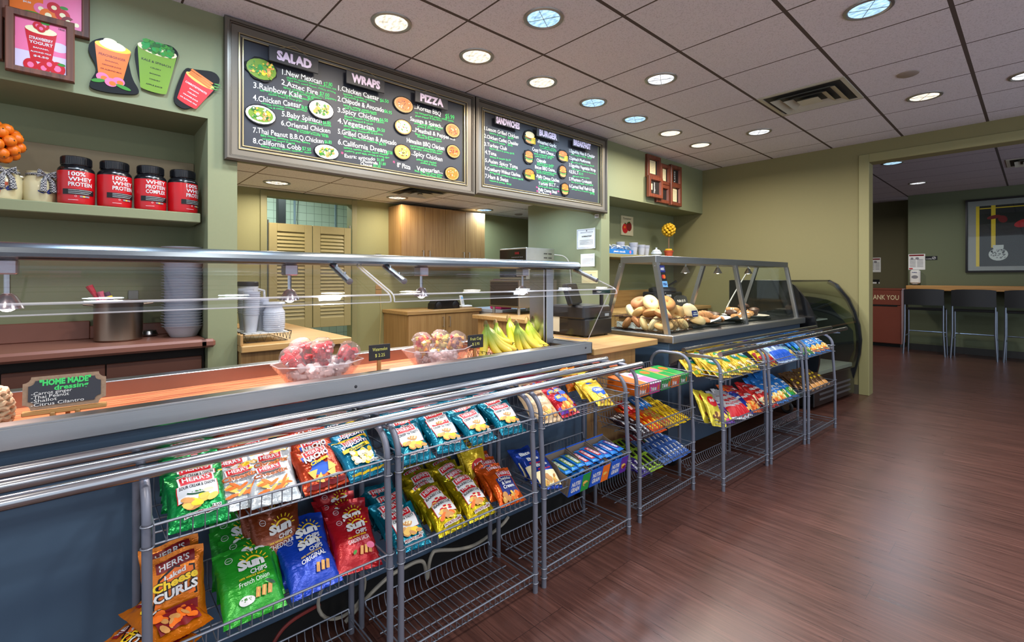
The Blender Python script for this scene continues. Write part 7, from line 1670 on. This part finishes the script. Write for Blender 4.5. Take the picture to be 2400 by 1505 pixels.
cup_stack('middle stack in the wire tray', -3.22, .83, .938, 9, .04, .011)
t = thing('lidded_glass_jar', 'round clear jar with pale lid in the wire tray', 'jar', (-3.12, .872, .938), world=False)
b = MB(); b.lathe([(0, 0), (.05, 0), (.058, .01), (.062, .06), (.06, .12), (.046, .145), (.046, .16), (.043, .16), (.043, .145), (.056, .12), (.058, .06), (.05, .006), (0, .004)], bowlm, n=26)
for k in range(9): b.torus((0, 0, .02 + .012 * k), .061, .0016, bowlm, nu=24, nv=5)
b.build('body', t); b = MB(); b.lathe([(0, .162), (.062, .162), (.064, .168), (.06, .178), (0, .18)], bowlm, n=24); b.build('lid', t)
t = thing('blender_jug', 'clear jug with black lid and curved handle behind the cup stacks', 'jug', (-3.32, .69, .938), world=False) if 0 else thing('blender_jug', 'clear jug with black lid and curved handle beside the pillar', 'jug', (-3.42, .80, .938), world=False)
b = MB(); b.lathe([(0, 0), (.048, 0), (.06, .27), (.057, .27), (.045, .006), (0, .006)], bowlm, n=22); b.build('body', t); b = MB(); b.lathe([(0, .30), (.058, .30), (.062, .295), (.062, .27), (0, .268)], black, n=22); b.build('lid', t); b = MB(); b.tube([(0, .058, .25), (0, .095, .24), (0, .1, .15), (0, .055, .08)], .008, bowlm, 8); b.build('handle', t)

# ------------------------------------------------------------------ far niche: frames, tomato picture, cups, counter with waffle iron
redframe = wood('red_brown_frame', (120, 62, 42), (78, 36, 24), 'z', .4)
FR = [(4.852, 5.143, 2.435, 2.70, 'paper', 'tall brown frame with a pale certificate, upper left of the cluster'), (5.137, 5.367, 2.389, 2.64, 'paper', 'brown frame with a pale menu sheet, upper middle of the cluster'), (5.357, 5.615, 2.40, 2.658, 'dark', 'brown frame with white script on black, upper right of the cluster'),
      (4.836, 5.137, 2.20, 2.446, 'both', 'brown frame with script and a price slip, lower left of the cluster'), (5.049, 5.357, 2.162, 2.387, 'dark', 'brown frame with script set behind others, lower middle of the cluster'), (5.329, 5.589, 2.154, 2.421, 'paper', 'brown frame with a pale slip, lower right of the cluster')]
for i, (y0, y1, z0, z1, kind, lab) in enumerate(FR):
    dx = (.0, .0, .012, .03, .0, .026)[i]
    t = thing('wall_frame', lab, 'frame', (XW, (y0 + y1) / 2, z0), group='cluster of brown frames above the far niche')
    picture_frame('frame', t, y0, y1, z0, z1, [(0, -.001), (0, .03), (.006, .036), (.04, .034), (.05, .01)], [redframe], XW + dx)
    b = MB(); b.box(XW + dx, XW + dx + .008, y0 + .045, y1 - .045, z0 + .045, z1 - .045, mat('frame_black_card', (30, 26, 24), .5)); W_, H_ = y1 - y0 - .09, z1 - z0 - .09; a = Art()
    if kind == 'paper': a.rect(W_ * .2, H_ * .06, W_ * .8, H_ * .94, 'cream'); [a.rect(W_ * .3, H_ * (.2 + .1 * k), W_ * .7, H_ * (.22 + .1 * k), 'grey') for k in range(7)]
    if kind in ('dark', 'both'): a.text('Cappuccino' if kind == 'both' else ('Latte' if i == 2 else 'Espresso'), W_ * .55, H_ * .08, .03, 'white', w=H_ * .8, rot=PI / 2, bold=.01)
    if kind == 'both': a.rect(W_ * .02, H_ * .3, W_ * .3, H_ * .75, 'cream'); [a.rect(W_ * (.07 + .06 * k), H_ * .35, W_ * (.09 + .06 * k), H_ * .7, 'black') for k in range(3)]
    a.put(b, lambda u, v, e: (XW + dx + .008 + e, y0 + .045 + u, z0 + .045 + v)); b.build('print', t, smooth=False)
b = MB(); b.bbox(XN, XN + .018, 4.965, 5.225, 1.797, 2.04, mat('canvas_cream', (206, 196, 160), .7), .002); a = Art(); a.ell(.08, .085, .062, .062, 'red'); a.ell(.165, .115, .058, .06, 'darkred'); a.ell(.07, .1, .02, .016, 'orange'); a.ell(.16, .165, .03, .008, 'kale', .3); a.ell(.09, .145, .026, .007, 'kale', -.4); a.text('Tomatoes', .03, .195, .026, 'black', w=.18, shear=.25, rise=.008)
a.put(b, lambda u, v, e: (XN + .018 + e, 4.965 + u, 1.797 + v)); single(b, 'tomato_picture', 'small cream canvas painted with two red tomatoes in the far niche', 'picture', (XN, 5.09, 1.797), smooth=False)
t = thing('blue_carton', 'low blue carton of plastic lids on the far niche shelf', 'box', (-3.25, 4.5, 1.53), world=False); b = MB(); b.bbox(-.1, .1, -.29, .26, 0, .055, mat('carton_blue', (30, 110, 180), .5), .002); a = Art(); a.text('plastic utensils', -.12, .02, .022, 'white', w=.22, bold=.02); a.ell(.2, .03, .018, .018, 'pink'); a.put(b, lambda u, v, e: (.1 + e, u, v)); b.build('carton', t, smooth=False)
b = MB(); q = random.Random(4)
for k in range(40):
    T = Matrix.Translation((q.uniform(-.07, .07), q.uniform(-.26, .22), .06 + q.uniform(0, .035))) @ Euler((q.uniform(-.6, .6), q.uniform(-.6, .6), q.uniform(0, 3))).to_matrix().to_4x4(); b.lathe([(0, 0), (.03, .0), (.034, .006)], paperm, n=8, T=T)
o = single(b, 'plastic_lids', 'jumble of white lids heaped in the blue carton', 'lids', kind='stuff'); o.location = (-3.25, 4.5, 1.53)
for i, (y, x, n) in enumerate(((4.72, -3.3, 7), (4.84, -3.2, 6), (5.0, -3.2, 4), (5.13, -3.22, 4))):
    cup_stack(('first', 'second', 'third', 'fourth')[i] + ' stack beside the blue carton', x, y, 1.531, n, .05, .009, 0, .1)
t = thing('sugar_bowl', 'blue and white china sugar bowl on the far shelf beside the cup stacks', 'bowl', (-3.15, 5.26, 1.531), world=False); chn = mat('blue_white_china', (196, 206, 222), .15, 0, .5, 40); b = MB(); b.lathe([(0, 0), (.04, 0), (.066, .025), (.066, .045), (.05, .055), (0, .055)], chn, n=22); b.build('body', t); b = MB(); b.lathe([(.055, .056), (.04, .075), (.012, .085), (.01, .095), (.014, .103), (0, .108)], chn, n=20); b.build('lid', t)
t = thing('far_counter', 'oak counter in the far niche behind the pastry case', 'counter', (-3.1, 5.0, 0)); b = MB(); b.bbox(-3.47, -2.9, 4.17, 6.2, .86, .9, oak_y, .004); b.build('worktop', t); b = MB(); b.box(-3.46, -2.94, 4.18, 6.18, 0, .86, oak); b.build('body', t); b = MB(); b.bbox(-3.47, -3.44, 4.8, 6.2, .9, 1.11, oak_y, .003); b.build('backsplash', t)
t = thing('waffle_iron', 'black waffle iron with long handle on the counter behind the pastry case', 'appliance', (-3.15, 5.40, .9), world=False)
b = MB(); b.bbox(-.16, .16, -.2, .2, .0, .19, mat('iron_body', (44, 44, 48), .35, .3), .012); b.build('body', t)
b = MB(); b.lathe([(.16, .19), (.17, .2), (.165, .23), (.12, .25), (.03, .258), (0, .258)], mat('iron_lid', (60, 60, 62), .3, .6), n=26); b.build('lid', t)
b = MB(); b.tube([(0, .1, .25), (0, .2, .28), (0, .33, .315)], [.01, .012, .018], black, 10); b.build('handle', t)
b = MB()
for r in range(2):
    for c in range(3): b.bbox(.16, .165, -.18 + .04 * c, -.155 + .04 * c, .09 + .045 * r, .115 + .045 * r, paperm, .001)
b.build('switch_panel', t)
b = MB(); b.tube(curve([(-1.95, 5.02, 1.36), (-2.0, 4.9, 1.2), (-2.05, 4.75, 1.0), (-2.06, 4.7, .92)]), .006, MATS['grey_cord'], 8); single(b, 'lamp_cable', 'pale cord slanting down behind the pastry case glass', 'cord')

# ------------------------------------------------------------------ dining room
t = thing('wall_bar', 'long oak eating bar along the dining room wall', 'counter', (1.0, 10.67, 0)); b = MB(); b.bbox(-1.5, 4.5, 10.46, YD - .002, 1.05, 1.135, oak_y if 0 else wood('oak_cross', (190, 142, 82), (166, 116, 60), 'x'), .004); b.build('bar_top', t)
for x in (-.2, 1.8, 3.8): b = MB(); b.prism([(YD - .012, .8), (YD - .012, 1.05), (10.55, 1.05)], .03, oak, lambda u, v, tt: (x + tt, u, v)); b.build('bracket', t, smooth=False)
def stool(label, x):
    t = thing('bar_stool', label, 'stool', (x, 10.4, 0), group='black bar stools along the wall bar', world=False)
    al = mat('stool_aluminium', (140, 150, 166), .3, .9); W_ = .24
    for sx in (-1, 1):
        b = MB(); b.tube([(sx * (W_ + .02), -.2, 0), (sx * W_, -.2, .4), (sx * W_, -.19, .78), (sx * (W_ - .005), -.2, 1.04)], .014, al, 10); b.build('leg', t)
        b = MB(); b.tube([(sx * (W_ + .01), .2, 0), (sx * W_, .18, .4), (sx * W_, .17, .74)], .014, al, 10); b.build('leg', t)
        b = MB(); b.tube([(sx * W_, -.2, .30), (sx * W_, .18, .30)], .009, al, 8); b.build('side_stretcher', t)
    b = MB(); b.tube([(-W_, .18, .36), (W_, .18, .36)], .01, al, 8); b.build('footrest', t)
    b = MB(); n = 8; vs = []
    for i in range(n + 1):
        for j in range(n + 1):
            u, v = i / n * 2 - 1, j / n; vs.append((u * (W_ + .01), -.215 - .045 * (1 - u * u) * 1.0 + .035 * v * 0, .82 + .265 * v - .015 * (u ** 4) * (v > .9)))
    m = len(vs); vs += [(a, c + .022, d) for a, c, d in vs]; k = n + 1
    fs = [(i * k + j, (i + 1) * k + j, (i + 1) * k + j + 1, i * k + j + 1) for i in range(n) for j in range(n)]; fs += [tuple(m + q_ for q_ in f[::-1]) for f in fs]
    for i in range(n): fs += [(i * k, m + i * k, m + (i + 1) * k, (i + 1) * k), (i * k + n, (i + 1) * k + n, m + (i + 1) * k + n, m + i * k + n), (i, i + 1, m + i + 1, m + i), (n * k + i, m + n * k + i, m + n * k + i + 1, n * k + i + 1)]
    b.add(vs, fs, satinblack); b.build('backrest', t)
    b = MB(); b.bbox(-W_, W_, -.19, .2, .735, .765, satinblack, .012); b.build('seat', t)
for i, x in enumerate((-1.24, -.655, -.07)): stool(('black bar stool next to the red-brown bin cabinet', 'black bar stool below the left part of the framed picture', 'black bar stool cut by the right edge of the picture', 'black bar stool beyond the right edge')[i], x)
t = thing('bin_cabinet', 'red-brown waste cabinet reading THANK YOU in the dining room recess', 'cabinet', (-1.95, 11.2, 0)); rb = mat('bin_laminate', (126, 62, 46), .45)
b = MB(); b.box(-2.3, -1.64, 11.0, 11.44, .06, 1.04, rb); b.box(-2.28, -1.66, 11.03, 11.42, 0, .06, kick); b.build('body', t); b = MB(); b.bbox(-2.32, -1.63, 10.985, 11.445, 1.04, 1.07, rb, .003); b.build('top', t)
b = MB(); b.bbox(-2.28, -1.655, 10.985, 11.0, .77, 1.035, rb, .002); a = Art(); a.text('THANK YOU', -2.165, .865, .085, 'cream', w=.49, bold=.01); a.put(b, lambda u, v, e: (u, 10.985 - e, v)); b.build('flap', t, smooth=False); b = MB(); b.bbox(-2.28, -1.655, 10.985, 11.0, .07, .74, rb, .002); b.build('door', t)
b = MB(); b.box(-2.24, -1.7, 11.0 - .02, 11.0, .742, .768, kick); b.build('slot', t)
t = thing('framed_art', 'large framed still life with a patterned vase on the dining room wall', 'picture', (0, YD, 1.36)); y_ = YD - .003
def pf_frame(name, x0, x1, z0, z1, prof, m):
    f = MB(); vs = []
    for d, h in prof: vs += [(x0 + d, y_ - h, z0 + d), (x1 - d, y_ - h, z0 + d), (x1 - d, y_ - h, z1 - d), (x0 + d, y_ - h, z1 - d)]
    for k in range(len(prof) - 1): f.add(vs[4 * k:4 * k + 8], [(i, 4 + i, 4 + (i + 1) % 4, (i + 1) % 4) for i in range(4)], m)
    return f.build(name, t, ang=20)
pf_frame('frame', -.79, 1.05, 1.352, 2.546, [(0, 0), (0, .03), (.02, .034), (.03, .02)], satinblack)
b = MB(); b.box(-.762, 1.02, y_ - .012, y_, 1.38, 2.518, mat('mat_board', (150, 148, 150), .7)); a = Art(); a.rect(-.66, 1.45, .92, 2.43, 'black', cell=2)
a.rect(-.66, 1.45, .92, 1.56, 'grey', cell=2) if 0 else None; a.rect(-.665, 1.45, -.625, 2.43, 'yellow', cell=2); a.rect(-.49, 1.75, -.44, 2.43, 'yellow', cell=2); a.rect(-.62, 2.38, .92, 2.395, 'yellow', cell=2)
a.ell(-.41, 1.64, .11, .10, 'white'); a.ell(-.41, 1.745, .06, .03, 'white'); a.rect(-.47, 1.745, -.35, 1.79, 'white'); scatter(a, 40, -.49, 1.57, -.33, 1.72, .006, .016, [PAL['grey'], PAL['black'], PAL['grey']], 3, .4)
a.ell(-.46, 2.24, .08, .03, 'darkred', .2); a.ell(-.36, 2.2, .05, .06, 'darkred', .5); a.ell(-.12, 2.12, .12, .06, 'red', .3); a.ell(.02, 2.16, .08, .05, 'red', -.3)
a.put(b, lambda u, v, e: (u, y_ - .012 - e, v)); b.build('print', t, smooth=False)
b = MB(); b.box(-.762, 1.02, y_ - .02, y_ - .017, 1.38, 2.518, glass); b.build('glazing', t, smooth=False)
def wall_sheet(name, label, cat, x0, x1, z0, z1, y, items):
    b = MB(); b.box(x0, x1, y - .003, y, z0, z1, paperm); a = Art()
    for it in items: getattr(a, it[0])(*it[1:])
    a.put(b, lambda u, v, e: (x0 + u, y - .003 - e, z0 + v)); return single(b, name, label, cat, (x0, y, z0), smooth=False)
li = [('rect', .01, .24, .21, .265, 'darkred')] + [('rect', .02 + .1 * c, .05 + .025 * k, .1 + .1 * c, .058 + .025 * k, 'grey') for k in range(6) for c in range(2)] + [('rect', .01, .01, .06, .03, 'red'), ('ell', .05, .2, .02, .016, 'grey'), ('ell', .12, .2, .025, .02, 'grey')]
wall_sheet('notice_sheet', 'red-headed notice above the hand sanitizer in the dining room', 'notice', -1.525, -1.299, 1.407, 1.683, YD, li)
wall_sheet('notice_sheet', 'red-headed notice on the recess wall above the waste cabinet', 'notice', -2.2, -2.02, 1.376, 1.657, 11.45, [(p[0], p[1] * .8, *p[2:]) if p[0] == 'ell' else (p[0], p[1] * .8, p[2], p[3] * .8, *p[4:]) for p in li])
wall_sheet('small_card', 'small black and white card below the notice on the recess wall', 'card', -2.165, -2.038, 1.154, 1.233, 11.45, [('rect', .0, .03, .127, .079, 'black'), ('rect', .08, .0, .11, .03, 'black')])
b = MB(); b.bbox(-1.299, -1.14, YD - .006, YD, 1.574, 1.64, black, .001); a = Art(); a.text('no smoking', .01, .012, .018, 'white', w=.075, bold=.02); a.ring(.115, .033, .019, .024, 'white'); a.line(.10, .02, .13, .046, .004, 'white'); a.rect(.103, .03, .127, .036, 'white'); a.put(b, lambda u, v, e: (-1.299 + u, YD - .006 - e, 1.574 + v)); single(b, 'no_smoking_sign', 'narrow black no smoking sign beside the notice in the dining room', 'sign', (-1.22, YD, 1.574), smooth=False)
t = thing('sanitizer_dispenser', 'white wall hand sanitizer dispenser below the notice', 'dispenser', (-1.43, YD, 1.165)); b = MB(); b.bbox(-1.495, -1.355, YD - .1, YD - .001, 1.165, 1.40, whitem, .02); a = Art(); a.text('PURELL', -1.425, 1.35, .018, 'navy', al='c', w=.07, bold=.03); a.ell(-1.425, 1.28, .045, .03, 'grey'); a.put(b, lambda u, v, e: (u, YD - .1 - e, v)); b.build('housing', t)
b = MB(); b.bbox(-1.46, -1.39, YD - .09, YD - .02, 1.15, 1.165, mat('sanitizer_nozzle', (150, 150, 150), .4), .004); b.build('nozzle', t)

# ------------------------------------------------------------------ loose cables on the floor
b = MB(); b.tube(curve([(-1.66, .70, .03), (-1.66, .80, .09), (-1.67, .88, .115), (-1.675, .941, .117), (-1.675, .999, .119), (-1.675, 1.035, .10), (-1.675, 1.05, .03), (-1.675, 1.06, .09), (-1.675, 1.075, .122), (-1.675, 1.1, .126), (-1.675, 1.218, .087), (-1.675, 1.319, .077), (-1.68, 1.455, .104), (-1.68, 1.5, .13)]), .0075, mat('white_cable', (160, 154, 140), .5), 8)
single(b, 'power_cable', 'thick off-white cable looping behind the racks under the salad bar', 'cable')
b = MB(); b.tube(curve([(-1.62, .40, .006), (-1.66, .466, .082), (-1.665, .519, .118), (-1.67, .615, .128)]), .006, mat('red_cable', (120, 40, 36), .5), 8); single(b, 'power_cable', 'thin dark red cable behind the nearest rack', 'cable')
b = MB(); b.torus((-1.66, .69, .14), .085, .006, MATS['white_cable'], Matrix.Rotation(PI / 2, 4, 'Y'), 24, 6); b.bbox(-1.72, -1.69, .62, .72, .2, .36, blue, .003); single(b, 'cable_coil', 'coil of pale cable hanging under the salad bar between the first two racks', 'cable')
